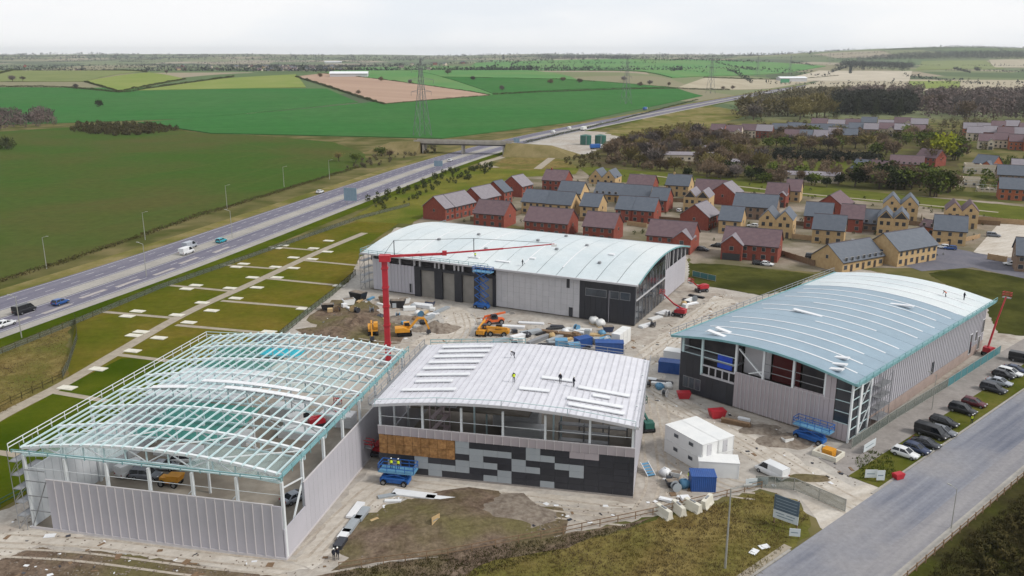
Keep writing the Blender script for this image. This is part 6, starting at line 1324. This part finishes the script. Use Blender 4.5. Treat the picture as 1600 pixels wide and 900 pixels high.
for i, (px, py, L, W_, a, m) in enumerate([(660, 480, 5, 2, -20, 'sheet_white'), (640, 484, 3, 2, 10, 'cabin_white'), (690, 486, 6, 1.2, 60, 'clad_grey'), (676, 492, 3, 1.6, 50, 'sheet_white'), (668, 500, 5, 1, 60, 'clad_grey'), (800, 512, 6, 1.4, -10, 'sheet_white'), (830, 506, 6, 1.2, -10, 'sheet_white'), (830, 522, 5, 1.6, 30, 'clad_grey'), (858, 520, 4, 1.2, -20, 'timber'), (868, 530, 6, 1.0, 50, 'clad_grey'), (840, 534, 7, 1, 50, 'steel_grey'), (905, 516, 6, 1.6, -12, 'cabin_white'), (890, 526, 5, 1.6, -20, 'timber'), (870, 512, 3, 1.4, -10, 'p_dark'), (930, 524, 4, 1.6, -5, 'wood_pale'), (812, 528, 5, 1.4, 40, 'sheet_white'), (780, 536, 5, 1.2, 50, 'clad_grey'), (855, 540, 4, 1.6, 0, 'p_dark'),
        (1010, 510, 4, 1.5, 40, 'sheet_white'), (1024, 498, 4, 1.5, 40, 'cabin_white'), (1036, 490, 4, 1.6, 45, 'sheet_white'), (1078, 470, 4, 1.4, 50, 'cabin_white'), (1010, 594, 4, 1.2, -20, 'sheet_white'), (1030, 602, 3, 1, -20, 'cabin_white'), (1150, 664, 5, .8, -30, 'timber'), (1162, 660, 2, .8, -30, 'sheet_white')]):
    nm = {'sheet_white': 'white sheet', 'cabin_white': 'white block', 'clad_grey': 'grey panel', 'timber': 'brown timber', 'p_dark': 'dark sheet', 'wood_pale': 'pale timber', 'steel_grey': 'steel bar'}[m]
    stack(px, py, L, W_, random.choice((2, 3, 5)), a, m, '%s stack lying in the yard %s' % (nm, 'in front of the long hall' if px < 960 else ('by the glazed end of the long hall' if py < 560 else 'by the blue roof hall')), .16, 'material stacks in the yard')
def heap(px, py, r, h, m, label, name='spoil_heap', sx_=1.4):
    c = gp(px, py); rr = random.Random(int(px)); mb = MB(); nr, na = 7, 18; mb.v.append((0, 0, h))
    for i in range(1, nr + 1):
        for j in range(na):
            a = 6.283 * j / na; q = i / nr; rad = r * q * (1 + .5 * noise.noise(Vector((math.cos(a) * 1.3 + px, math.sin(a) * 1.3, 0)))); z = h * (1 - q) ** 1.2 * (1 + .5 * noise.noise(Vector((rad * math.cos(a) * .9 + px, rad * math.sin(a) * .9, 1)))) - (.1 if i == nr else 0)
            mb.v.append((rad * math.cos(a) * sx_, rad * math.sin(a), z))
    mb.f = [(0, 1 + j, 1 + (j + 1) % na) for j in range(na)] + [(1 + i * na + j, 1 + (i + 1) * na + j, 1 + (i + 1) * na + (j + 1) % na, 1 + i * na + (j + 1) % na) for i in range(nr - 1) for j in range(na)]
    o = mb.build(name, m); o.location = c; tag(o, label, 'heap')
heap(560, 508, 8, 2.6, 'soil', 'dark soil heap under the yellow excavator'); heap(520, 520, 6, 1.6, 'soil', 'low dark soil heap by the plot fence'); heap(682, 514, 4, 1.8, 'rubble', 'brown rubble heap beside the red mast'); heap(632, 500, 4, 1.2, 'rubble', 'grey rubble heap behind the low excavator'); heap(700, 815, 9, .9, 'soil', 'low grassy soil mound in front of the mosaic hall'); heap(620, 840, 7, .6, 'soil', 'flat soil mound beside the line of stacks'); heap(770, 800, 6, .5, 'rubble', 'flat stony mound near the site fence'); heap(1230, 690, 3.4, .8, 'rubble', 'brown spoil heap beside the pale planter box'); heap(1256, 748, 1.6, .4, 'soil', 'brown soil bank along the haul road', sx_=3)
heap(1190, 672, 3, .5, 'rubble', 'low sandy heap by the blue roof hall'); heap(420, 528, 3, 1, 'p_dark', 'dark rubbish pile at the plot fence corner')
for px, py, s_, m, lb in [(512, 484, 1.6, 'p_black', 'black skip at the fence'), (560, 468, 2.2, 'p_black', 'large black skip by the scaffold'), (545, 476, 1.6, 'cabin_white', 'white skip beside the black ones'), (622, 480, 2.0, 'p_black', 'black skip among white sheets'), (632, 474, 1.4, 'cabin_white', 'white bin behind the black skip'), (600, 470, 1.3, 'timber', 'brown crate beside the red mast'), (672, 478, 1.2, 'p_navy', 'navy drum crate in front of the loading doors'), (950, 518, 1.3, 'p_navy', 'purple blue crate by the dark glazed corner'), (1068, 622, 1.3, 'm_red', 'bright red waste bin in front of the dark office corner'), (1120, 652, 1.5, 'm_red', 'red steel bracket pile on the haul road'), (1050, 760, 1.0, 'p_dark', 'dark generator beside the cabins'), (1403, 748, .9, 'm_red', 'red round barrier on the verge by the entrance'), (1230, 692, .9, 'cabin_white', 'white mixer tub near the blue lift'), (1056, 745, .8, 'cabin_white', 'small white box beside the cabins')]:
    t = thing('skip', lb, 'skip', gp(px, py), R(random.uniform(-40, 40))); MB().prism([(-s_ * .7, .1), (s_ * .7, .1), (s_, s_ * .9), (-s_, s_ * .9)], -s_ * .55, s_ * .55, 'y').build('tub', m, t); MB().b(-s_ * .95, s_ * .95, -s_ * .6, s_ * .6, s_ * .9 + .002, s_ * .9 + .1).build('rim', m, t)
    MB().b(-s_ * .85, s_ * .85, -s_ * .48, s_ * .48, s_ * .9 + .102, s_ * .9 + .16).build('contents', 'rubble' if m != 'm_red' else 'm_red', t)
# planter box with orange top, concrete barriers, signs
t = thing('planter', 'pale concrete planter ring with orange pallets inside', 'planter', gp(1294, 712), R(-45))
for a, b_, c, d in ((-2, 2, -1.6, -1.3), (-2, 2, 1.3, 1.6), (-2, -1.7, -1.29, 1.29), (1.7, 2, -1.29, 1.29)): MB().b(a, b_, c, d, 0, .8).build('side', 'pad', t)
for i in range(3): MB().b(-.8, .9, -.7, .8, .05 + i * .42, .42 + i * .42).build('pallet', 'm_yellow', t)
for i, (px, py, a) in enumerate([(1037, 806, 30), (1060, 800, 20), (1082, 796, 35), (1104, 790, -35)]):
    t = thing('concrete_barrier', 'white concrete barrier block beside the blue container' if i < 3 else 'white barrier block turned across the others', 'barrier', gp(px, py), R(a), 'white barrier blocks'); MB().prism([(-.6, 0), (.6, 0), (.42, .45), (.3, 1.3), (-.3, 1.3), (-.42, .45)], -1.4, 1.4, 'x' if False else 'y').build('block', 'pad', t); MB().b(-.12, .12, -.5, .5, 1.3, 1.42).build('lifting_loop', 'steel_grey', t)
mat('board_slate', S(78, 96, 112), S(88, 106, 120), sc=.6, rough=.6); mat('board_line', S(140, 156, 168), rough=.6); mat('board_pale', S(214, 222, 226), S(204, 212, 216), sc=.5, rough=.6); mat('letter_grey', S(120, 138, 150), rough=.7)
t = thing('site_board', 'large slate and white site information board on posts in the rough grass', 'sign', gp(1226, 824), ang((1208, 815), (1244, 828)))
MB().b(-1.75, 1.75, -.05, .05, 2.2, 4.4).build('upper_board', 'board_slate', t); MB().b(-1.75, 1.75, -.05, .05, .95, 2.19).build('lower_board', 'board_pale', t)
for z in (2.55, 3.0, 3.45, 3.9): MB().b(-1.5, 1.5, -.062, -.051, z, z + .09).build('printed_line', 'board_line', t)
for x, w_, z in ((-1.4, 1.2, 1.75), (.1, 1.2, 1.75), (-1.2, 2.3, 1.35)): MB().b(x, x + w_, -.062, -.051, z, z + .12).build('printed_line', 'letter_grey', t)
for x in (-1.6, 1.6): MB().b(x - .08, x + .08, .06, .22, 0, 4.5).build('post', 'timber', t)
for px, py, w_, h, a, m, lb in [(1358, 705, 4.0, 1.3, 42, 'board_pale', 'long white banner on the mesh fence at the corner of the blue roof hall'), (1182, 762, 3.6, 1.2, 12, 'board_pale', 'white banner on the fence in front of the white cabin'), (1360, 750, 1.8, 1.3, 0, 'board_pale', 'white safety notice board by the entrance'), (1375, 754, 1.2, 1.6, 0, 'board_pale', 'second white safety notice board by the entrance'), (1241, 842, 1.4, 1.1, -10, 'board_pale', 'small white notice below the site board'), (681, 822, 1.5, 1.2, 50, 'wood_pale', 'pale notice board standing on the soil mound')]:
    t = thing('notice_board', lb, 'sign', gp(px, py), R(a)); MB().b(-w_ / 2, w_ / 2, -.04, .04, .4, .4 + h).build('panel', m, t); MB().b(-w_ * .36, w_ * .3, -.05, -.041, .4 + h * .45, .4 + h * .55).build('printed_line', 'letter_grey', t)
    for s_ in (-.4, .4): MB().b(s_ * w_ - .04, s_ * w_ + .04, .045, .12, 0, .5 + h).build('post', 'timber', t)
t = thing('access_ramp', 'white folding steps leaning outside the mosaic hall corner', 'steps', gp(1018, 745), R(110))
for i in range(5): MB().b(i * .5, i * .5 + .48, -.6, .6, .2 + i * .22, .28 + i * .22).build('step', 'm_ltblue', t)
for y in (-.66, .62): MB().bar((0, y, .15), (2.5, y, 1.3), .08, .2).build('stringer', 'sheet_white', t)
for px, py, a, lb in ((1194, 855, 20, 'white sheet scrap on the grass near the road'), (1178, 863, 50, 'small white scrap on the grass near the road'), (78, 838, 10, 'white bag by the scaffold corner')):
    o = MB().b(-.7, .7, -.45, .45, .06, .14).b(-.3, .5, -.3, .3, .14, .2).build('sheet_scrap', 'sheet_white'); o.location = gp(px, py); o.rotation_euler = (0, 0, R(a)); tag(o, lb, 'scrap')
# ---------------------------------------------------------------- fences
def fence(pts, label, post_m, rail_m, step=2.5, h=1.3, rails=(.5, 1.1), panel=None, name='fence', zb=.0, pw=.1):
    t = thing(name, label, 'fence'); P = [gp(*p) for p in pts]; acc = []
    po = MB().b(-pw / 2, pw / 2, -pw / 2, pw / 2, 0, h).mesh('post', post_m)
    for p, q in zip(P, P[1:]):
        L = (q - p).length; n_ = max(1, round(L / step)); a = math.atan2(q.y - p.y, q.x - p.x); sl_ = L / n_
        rm = MB().b(0, sl_, -.03, .03, -.05, .05).mesh('rail', rail_m) if rails else None; pn = MB().b(.06, sl_ - .06, -.015, .015, .12, h - .05).mesh('mesh_panel', panel) if panel else None
        for i in range(n_):
            c = p.lerp(q, i / n_); inst('post', po, t, c, a)
            for z in rails: inst('rail', rm, t, c + Vector((0, 0, z)), a)
            if pn: inst('mesh_panel', pn, t, c, a)
    inst('post', po, t, P[-1]); return t
fence([(530, 891), (700, 869), (880, 835), (1020, 805), (1190, 763)], 'timber post and rail fence along the front of the site', 'timber', 'timber', 3, 1.15)
fence([(1180, 762), (1240, 766), (1320, 800)], 'open mesh fence panels across the site entrance', 'galv', 'galv', 3.4, 2.0, (.15, 1.95), 'mesh_fence'); fence([(1330, 702), (1400, 655), (1480, 606)], 'grey mesh fence along the side of the blue roof hall', 'galv', 'galv', 3.4, 2.0, (.15, 1.95), 'mesh_fence')
fence([(1480, 606), (1520, 580), (1562, 553)], 'teal sheeted mesh fence beside the parked cars', 'galv', 'galv', 3.4, 2.0, (.15, 1.95), 'net_fence'); fence([(1082, 432), (1118, 440)], 'teal sheeted fence on the lawn by the long hall', 'galv', 'galv', 3, 1.8, (.15, 1.7), 'net_fence')
fence([(-60, 578), (115, 508), (250, 452), (400, 400), (560, 343), (640, 322)], 'dark post and wire fence between the motorway and the plots', 'hedge', 'hedge', 3.4, 1.5, (.5, 1.0, 1.4), 'mesh_fence'); fence([(118, 500), (121, 530), (108, 572), (98, 592)], 'curved dark fence at the end of the plots', 'hedge', 'hedge', 2, 1.6, (.5, 1.2), 'mesh_fence'); fence([(98, 592), (0, 640), (-50, 668)], 'post fence along the plot path', 'hedge', 'hedge', 2.6, 1.5, (.6, 1.2))
fence([(430, 535), (475, 497), (520, 462), (556, 430)], 'dark mesh fence between the plots and the soil heaps', 'hedge', 'hedge', 2.6, 1.8, (.2, 1.7), 'mesh_fence'); fence([(0, 792), (45, 768), (58, 740)], 'green rail fence beside the scaffold corner', 'm_green', 'm_green', 2.2, 1.2)
e0, e1 = rp_(-60, 17.2), rp_(200, 17.2); t = thing('fence', 'low timber fence along the far side of the road', 'fence')
po = MB().b(-.07, .07, -.07, .07, 0, 1.2).mesh('post', 'timber'); rm = MB().b(0, 2.6, -.03, .03, -.06, .06).mesh('rail', 'timber')
for i in range(42):
    c = rp_(-18 + i * 2.6, 12.7); inst('post', po, t, c, rang)
    for z in (.5, 1.0): inst('rail', rm, t, c + Vector((0, 0, z)), rang)
# ---------------------------------------------------------------- people
def body_mesh(pose):
    J = {'stand': dict(hip=(0, 0, .95), neck=(0, 0, 1.45), head=(.02, 0, 1.62), top=(.02, 0, 1.76), sl=(0, .2, 1.42), el=(.05, .27, 1.12), wl=(.15, .25, .9), hl=(.2, .24, .82), sr=(0, -.2, 1.42), er=(.1, -.28, 1.15), wr=(.28, -.22, 1.02), hr=(.36, -.2, 1.0), pl=(0, .1, .92), kl=(.04, .12, .5), al=(0, .13, .09), fl=(.16, .14, .05), pr=(0, -.1, .92), kr=(.06, -.11, .5), ar=(-.06, -.12, .09), fr=(.1, -.13, .05)),
         'bend': dict(hip=(0, 0, .92), neck=(.42, 0, 1.2), head=(.56, 0, 1.28), top=(.66, 0, 1.36), sl=(.4, .2, 1.17), el=(.5, .24, .88), wl=(.58, .18, .62), hl=(.6, .16, .54), sr=(.4, -.2, 1.17), er=(.52, -.24, .9), wr=(.62, -.16, .66), hr=(.64, -.14, .58), pl=(0, .1, .9), kl=(.1, .12, .48), al=(-.02, .14, .09), fl=(.14, .15, .05), pr=(0, -.1, .9), kr=(.12, -.11, .5), ar=(-.08, -.12, .09), fr=(.08, -.13, .05))}[pose]
    nm = list(J); v = [J[n_] for n_ in nm]; ix = {n_: i for i, n_ in enumerate(nm)}
    E_ = [('hip', 'neck'), ('neck', 'head'), ('head', 'top'), ('neck', 'sl'), ('sl', 'el'), ('el', 'wl'), ('wl', 'hl'), ('neck', 'sr'), ('sr', 'er'), ('er', 'wr'), ('wr', 'hr'), ('hip', 'pl'), ('pl', 'kl'), ('kl', 'al'), ('al', 'fl'), ('hip', 'pr'), ('pr', 'kr'), ('kr', 'ar'), ('ar', 'fr')]
    rad = dict(hip=.16, neck=.085, head=.1, top=.07, sl=.075, el=.055, wl=.04, hl=.04, sr=.075, er=.055, wr=.04, hr=.04, pl=.1, kl=.07, al=.05, fl=.045, pr=.1, kr=.07, ar=.05, fr=.045)
    me = bpy.data.meshes.new('body'); me.from_pydata(v, [(ix[a], ix[b_]) for a, b_ in E_], []); o = bpy.data.objects.new('body', me); C.objects.link(o)
    o.modifiers.new('skin', 'SKIN'); sv = me.skin_vertices
    if not sv: 
        bm = bmesh.new(); bm.from_mesh(me); bm.verts.layers.skin.verify(); bm.to_mesh(me); bm.free(); sv = me.skin_vertices
    for n_, i in ix.items(): sv[0].data[i].radius = (rad[n_] * .9, rad[n_] * .9); sv[0].data[i].use_root = n_ == 'hip'
    sb = o.modifiers.new('sub', 'SUBSURF'); sb.levels = sb.render_levels = 1
    dg = bpy.context.evaluated_depsgraph_get(); r = bpy.data.meshes.new_from_object(o.evaluated_get(dg)); bpy.data.objects.remove(o); r.materials.clear(); r.materials.append(MATS['cloth_dark'])
    for p in r.polygons: p.use_smooth = True
    hx, hy, hz = J['head']; tx, ty, tz = J['top']; a, b_ = Vector(J['hip']), Vector(J['neck']); d = (b_ - a).normalized()
    hm = MB().loft([[(hx + math.cos(q) * rr_, hy + math.sin(q) * rr_ * .9, hz + .02 + zz) for q in [k_ * .785 for k_ in range(8)]] for zz, rr_ in ((0.03, .15), (.08, .135), (.14, .1), (.18, .04))]).mesh('helmet', 'helmet', True)
    vest = MB().loft([[(c + Vector((math.cos(q) * rx, math.sin(q) * ry, 0))) for q in [k_ * .628 for k_ in range(10)]] for c, rx, ry in ((a + d * .02, .19, .22), (a.lerp(b_, .5), .19, .23), (a.lerp(b_, .95), .13, .2))], cap=False)
    return r, hm, vest
BM = {k_: body_mesh(k_) for k_ in ('stand', 'bend')}
VM = {k_: {c: BM[k_][2].mesh('vest', c, True) for c in ('hi_vis', 'm_orange', 'cloth_dark')} for k_ in BM}
mat('face', S(200, 156, 130), rough=.7)
FM = {k_: MB().loft([[((.02 if k_ == 'stand' else .56) + .05 + dx, math.cos(q) * r_ , (1.6 if k_ == 'stand' else 1.26) + math.sin(q) * r_ * 1.2) for q in [j * .785 for j in range(8)]] for dx, r_ in ((0, .085), (.05, .075), (.075, .04))]).mesh('face', 'face', True) for k_ in BM}
def person(p, rz, pose, vest, label):
    t = thing('person', label, 'person', p, rz); inst('body', BM[pose][0], t); inst('helmet', BM[pose][1], t); inst('vest', VM[pose][vest], t); inst('face', FM[pose], t)
for x, y, rz, ps, vs, lb in [(-21.6, 19.5, 200, 'bend', 'cloth_dark', 'bent worker in dark clothing near the crown of the mosaic hall roof'), (-19.4, 8.6, 100, 'stand', 'hi_vis', 'standing worker in yellow vest on the mosaic hall roof'), (-12.4, 10.2, 250, 'stand', 'cloth_dark', 'standing worker in dark clothing in the middle of the mosaic hall roof'), (-10.2, 9.4, 20, 'stand', 'cloth_dark', 'dark clothed worker beside the sheet packs on the mosaic hall roof')]:
    person(at(B, x, y, rb(x) + .16), R(rz), ps, vs, lb)
for x, lb in ((-35.6, 'worker in yellow vest on the blue lift, beside the red boom lift'), (-34.5, 'worker in yellow vest on the blue lift, at the brown boards')): person(at(B, x, -2.9, 2.32), R(80), 'stand', 'hi_vis', lb)
person(gp(1518, 662), R(220), 'stand', 'hi_vis', 'person in yellow vest standing on the verge by the black off-roader'); person(at(Cc, -30, 2, rc(2) + .16), R(200), 'stand', 'cloth_dark', 'dark clothed worker on the eaves of the long hall roof'); person(at(Cc, -44, 3.2, rc(3.2) + .16), R(100), 'bend', 'hi_vis', 'bent worker in yellow vest on the long hall roof'); person(at(D, -3, 60, rd(-3) + .16), R(10), 'stand', 'cloth_dark', 'dark clothed worker at the far edge of the blue grey roof')
person(at(D, -6, 58, rd(-6) + .16), R(140), 'bend', 'm_orange', 'bent worker in orange vest on the blue grey roof'); person(gp(522, 876), R(80), 'stand', 'cloth_dark', 'dark clothed person standing at the end of the line of stacks'); person(gp(1076, 752), R(10), 'stand', 'hi_vis', 'person in yellow vest beside the blue container'); person(gp(528, 874), R(260), 'stand', 'cloth_dark', 'second dark clothed person at the end of the line of stacks')
# things stored inside the mosaic hall and the frame hall
for x, y, L, n_, par, z, lb in [(-19.5, 17, 7, 6, B, .12, 'white panel stack stored inside the mosaic hall'), (-21.5, 21.5, 8, 10, B, .12, 'tall white panel stack inside the mosaic hall'), (-33, 16, 5, 6, B, 5.1, 'white pallet stack on the mezzanine of the mosaic hall'), (-24, 30, 6, 6, A, .12, 'white sheet stack on the floor of the frame hall'), (-14, 34, 7, 5, A, .12, 'white sheet stack at the back of the frame hall'), (-30, 24, 8, 4, A, .12, 'pale sheet stack by the white wall of the frame hall'), (-10, 40, 6, 7, A, .12, 'white bundle at the open back of the frame hall'), (-20, 42, 6, 6, A, .12, 'pale bundle at the open back of the frame hall')]:
    p = at(par, x, y, z); t = thing('sheet_stack', lb, 'stack', p, R(-12))
    for i in range(n_): MB().b(-L / 2, L / 2, -1.4, 1.4, i * .3 + .02, i * .3 + .28).build('sheet', 'sheet_white', t)
# ---------------------------------------------------------------- litter of building work on the ground
def litter(name, pts, n_, m, sz, label, flat_=.25):
    rr = random.Random(n_ + len(pts)); mb = MB()
    for x, y, z in scatter(pts, n_, rr):
        l = rr.uniform(*sz); w_ = l * rr.uniform(.2, .9); h = l * flat_ * rr.uniform(.3, 1); a = rr.uniform(0, 6.28); c, s_ = math.cos(a), math.sin(a)
        P = [(-l, -w_), (l, -w_ * rr.uniform(.5, 1)), (l * rr.uniform(.6, 1), w_), (-l, w_)]; P = [(x + p[0] * c - p[1] * s_, y + p[0] * s_ + p[1] * c) for p in P]
        mb.add([(p[0], p[1], .03) for p in P] + [(p[0], p[1], .05 + h) for p in P], [(4, 5, 6, 7), (0, 1, 5, 4), (1, 2, 6, 5), (2, 3, 7, 6), (3, 0, 4, 7)])
    o = mb.build(name, m, raw=True); tag(o, label, 'debris', None, 'stuff')
YARD = [(500, 500), (560, 462), (740, 492), (990, 518), (1010, 540), (960, 556), (640, 545), (520, 530)]
FRONT = [(560, 800), (620, 765), (990, 790), (1060, 720), (1090, 790), (900, 825), (600, 880), (480, 890)]
EAST = [(1000, 540), (1070, 480), (1130, 455), (1160, 470), (1040, 590), (1050, 610), (1330, 710), (1340, 760), (1200, 760), (1030, 650)]
WEST = [(-20, 850), (40, 790), (60, 830), (300, 866), (450, 882), (470, 905), (0, 905)]
for nm, P, k_ in (('in the yard before the long hall', YARD, 260), ('in front of the mosaic hall', FRONT, 150), ('round the cabins and the blue roof hall', EAST, 200), ('along the front of the frame hall', WEST, 90)):
    litter('rubble', P, k_ * 2, 'rubble', (.05, .15), 'broken stone and rubble ' + nm, .6); litter('offcuts', P, k_ // 5, 'sheet_white', (.12, .4), 'pale offcuts and wrapping ' + nm, .12); litter('timber_scraps', P, k_ // 6, 'timber', (.15, .7), 'timber scraps ' + nm, .12); litter('dark_scraps', P, k_ // 7, 'p_dark', (.1, .4), 'dark scraps and pipe ends ' + nm, .25)
litter('rubble', [(600, 795), (660, 778), (870, 797), (870, 830), (700, 862), (560, 880)], 300, 'rubble', (.04, .13), 'stones on the bare soil in front of the mosaic hall', .6)
litter('rubble', [(-20, 905), (-20, 862), (180, 866), (330, 888), (440, 905)], 260, 'rubble', (.04, .13), 'stones on the bare soil before the frame hall', .6)
# worn tyre tracks over the site
mat('track_worn', S(186, 174, 160), S(204, 195, 182), sc=.5, pos=True, detail=9, fine=(1.5, .25))
for i, pts in enumerate([[(700, 545), (720, 515), (715, 490)], [(990, 565), (1040, 530), (1110, 475)], [(1010, 600), (1080, 640), (1190, 700), (1300, 765), (1350, 790)], [(470, 870), (540, 800), (600, 755), (680, 762), (900, 790), (980, 798)], [(1000, 800), (1020, 760), (1015, 690), (1005, 620)], [(1060, 700), (1130, 750), (1180, 760)], [(0, 842), (150, 850), (330, 872), (460, 884)], [(640, 545), (560, 540), (480, 520)]]):
    P = spline([gp(*p)[:2] for p in pts], 8)
    for d in (-1.0, .9, 2.2, 4.0): strip('tyre_track', P, d - .22, d + .22, .034 + i * .002, 'track_worn')
# ---------------------------------------------------------------- estate gardens: fences and shrubs
er = random.Random(21); k_ = 0
for px, py in [(735, 345), (800, 340), (815, 330), (895, 345), (905, 330), (960, 340), (965, 318), (905, 312), (1000, 345), (1030, 345), (1045, 315), (1085, 330), (1130, 352), (1160, 350), (1175, 340), (1240, 352), (1255, 345), (1300, 350), (1330, 356), (1355, 360), (1420, 352), (1440, 345), (1450, 370), (1520, 350), (1530, 345), (1395, 330), (1210, 322), (1175, 315), (1110, 320), (985, 300), (925, 308), (850, 298), (865, 325)]:
    p = gp(px, py); t = thing('garden_fence', 'brown timber garden fence between estate houses', 'fence', p, R(er.choice((-24, 66))), 'estate garden fences'); pn = MB().b(0, 1.76, -.04, .04, .05, 1.7).mesh('panel', 'timber')
    for i in range(er.randint(3, 5)): inst('panel', pn, t, (i * 1.82, 0, 0)); inst('post', MB().b(-.05, .05, -.06, .06, 0, 1.8).mesh('post', 'timber'), t, (i * 1.82 - .03, 0, 0))
mass('garden_shrubs', [(p, er.uniform(.7, 1.8)) for p in scatter([(700, 345), (800, 290), (930, 270), (1250, 296), (1560, 335), (1560, 400), (1300, 412), (1080, 408)], 260, er)], 'hedge_green', None, 'small garden shrubs between the estate houses', 40)

# more clutter in the yard: bags, drums, pallets, pipes
yr = random.Random(77)
for zone, n_, where in (([(505, 488), (560, 464), (700, 484), (690, 505), (640, 512), (560, 490)], 26, 'by the soil heaps'), ([(800, 505), (960, 520), (965, 545), (800, 545)], 26, 'between the long hall and the mosaic hall'), ([(1005, 515), (1045, 490), (1085, 462), (1095, 468), (1030, 512)], 9, 'along the glazed end'), ([(1010, 590), (1050, 600), (1045, 625), (1010, 612)], 5, 'by the dark office corner'), ([(1035, 740), (1070, 745), (1075, 790), (1045, 790)], 6, 'beside the blue container')):
    for x, y, z in scatter(zone, n_, yr, 1.6):
        kd = yr.choice(('pallet', 'bag', 'drum', 'pipes', 'boards')); rz = yr.uniform(0, 3); m = yr.choice(('sheet_white', 'cabin_white', 'p_black', 'p_dark', 'timber', 'clad_grey', 'wood_pale', 'm_ltblue'))
        cn_ = {'sheet_white': 'white', 'cabin_white': 'white', 'p_black': 'black', 'p_dark': 'charcoal', 'timber': 'brown', 'clad_grey': 'grey', 'wood_pale': 'pale wood', 'm_ltblue': 'light blue'}[m]
        t = thing({'pallet': 'loaded_pallet', 'bag': 'bulk_bag', 'drum': 'cable_drum', 'pipes': 'pipe_bundle', 'boards': 'board_pile'}[kd], '%s %s lying %s' % (cn_, {'pallet': 'loaded pallet', 'bag': 'bulk bag', 'drum': 'cable drum', 'pipes': 'pipe bundle', 'boards': 'board pile'}[kd], where), {'pallet': 'pallet', 'bag': 'bag', 'drum': 'drum', 'pipes': 'pipes', 'boards': 'boards'}[kd], (x, y, .03), rz, 'yard clutter ' + where)
        if kd == 'pallet':
            MB().b(-.7, .7, -.6, .6, 0, .15).build('pallet', 'timber', t); MB().b(-.62, .62, -.55, .55, .16, yr.uniform(.6, 1.4)).build('load', m, t)
        elif kd == 'bag': MB().loft([[(-.6, -.6, 0), (.6, -.6, 0), (.6, .6, 0), (-.6, .6, 0)], [(-.75, -.7, .6), (.7, -.75, .6), (.75, .7, .6), (-.7, .75, .6)], [(-.4, -.45, 1.1), (.45, -.4, 1.15), (.4, .45, 1.1), (-.45, .4, 1.2)]]).build('bag', m, t, True); MB().b(-.2, .2, -.04, .04, 1.12, 1.3).build('loop', m, t)
        elif kd == 'drum':
            MB().tube((0, -.4, .7), (0, .4, .7), .42, n=12).build('cable', 'p_dark', t)
            for s_ in (-.45, .41): MB().tube((0, s_, .7), (0, s_ + .05, .7), .7, n=14).build('flange', m, t)
        elif kd == 'pipes':
            for i in range(5): MB().tube((-2.2, -.5 + i * .24, .12), (2.2, -.5 + i * .24, .12), .11, n=6).build('pipe', m, t)
            for i in range(4): MB().tube((-2.1, -.38 + i * .24, .33), (2.2, -.38 + i * .24, .33), .11, n=6).build('pipe', m, t)
        else:
            for i in range(4): a = yr.uniform(-.25, .25); MB().bar((-1.4, -a, .06 + i * .11), (1.4, a, .06 + i * .11), .7, .09).build('board', m, t)

# a pale steel stair tower and racks seen inside the mosaic hall
mat('stair_pink', S(206, 186, 190), rough=.6)
t = thing('stair_tower', 'pale pink steel stair tower inside the mosaic hall', 'stairs', at(B, -32.5, 12, .12), R(-12))
for x in (-1.2, 1.2):
    for y in (-1.6, 1.6): MB().b(x - .09, x + .09, y - .09, y + .09, 0, 7).build('post', 'stair_pink', t)
for i in range(3):
    MB().bar((-1.0, -1.5 + .2, i * 2.2 + .2), (1.0, 1.3, i * 2.2 + 2.1), .9, .14).build('flight', 'stair_pink', t); MB().b(-1.3, 1.3, 1.2, 1.75, i * 2.2 + 2.1, i * 2.2 + 2.25).build('landing', 'stair_pink', t)
for x, y, lb in ((-9, 14, 'steel racking inside the mosaic hall, beside the window end'), (-6.5, 20, 'steel racking at the back of the mosaic hall')):
    t = thing('racking', lb, 'rack', at(B, x, y, .12), R(-12))
    for xx in (-4, 0, 4): MB().b(xx - .07, xx + .07, -.5, .5, 0, 4.5).build('upright', 'steel_grey', t)
    for z in (1.4, 2.8, 4.2): MB().b(-4, 4, -.6, .6, z, z + .12).build('shelf', 'clad_pale', t)
# ---------------------------------------------------------------- haze over the far country
hm_ = bpy.data.materials.new('haze'); hm_.use_nodes = True; tn = hm_.node_tree; tn.nodes.clear()
ho = tn.nodes.new('ShaderNodeOutputMaterial'); hv = tn.nodes.new('ShaderNodeVolumePrincipled'); hv.inputs['Density'].default_value = .000055; hv.inputs['Color'].default_value = (.93, .97, 1, 1); hv.inputs['Anisotropy'].default_value = .2
tn.links.new(hv.outputs[0], ho.inputs['Volume'])
hz = MB().b(xs[0] - 50, xs[-1] + 50, ys[0] - 50, ys[-1] + 50, -1.5, 128); ho_ = bpy.data.objects.new('haze', hz.mesh('haze', hm_)); C.objects.link(ho_); ho_['kind'] = 'stuff'; ho_['label'] = 'pale haze over the far country'
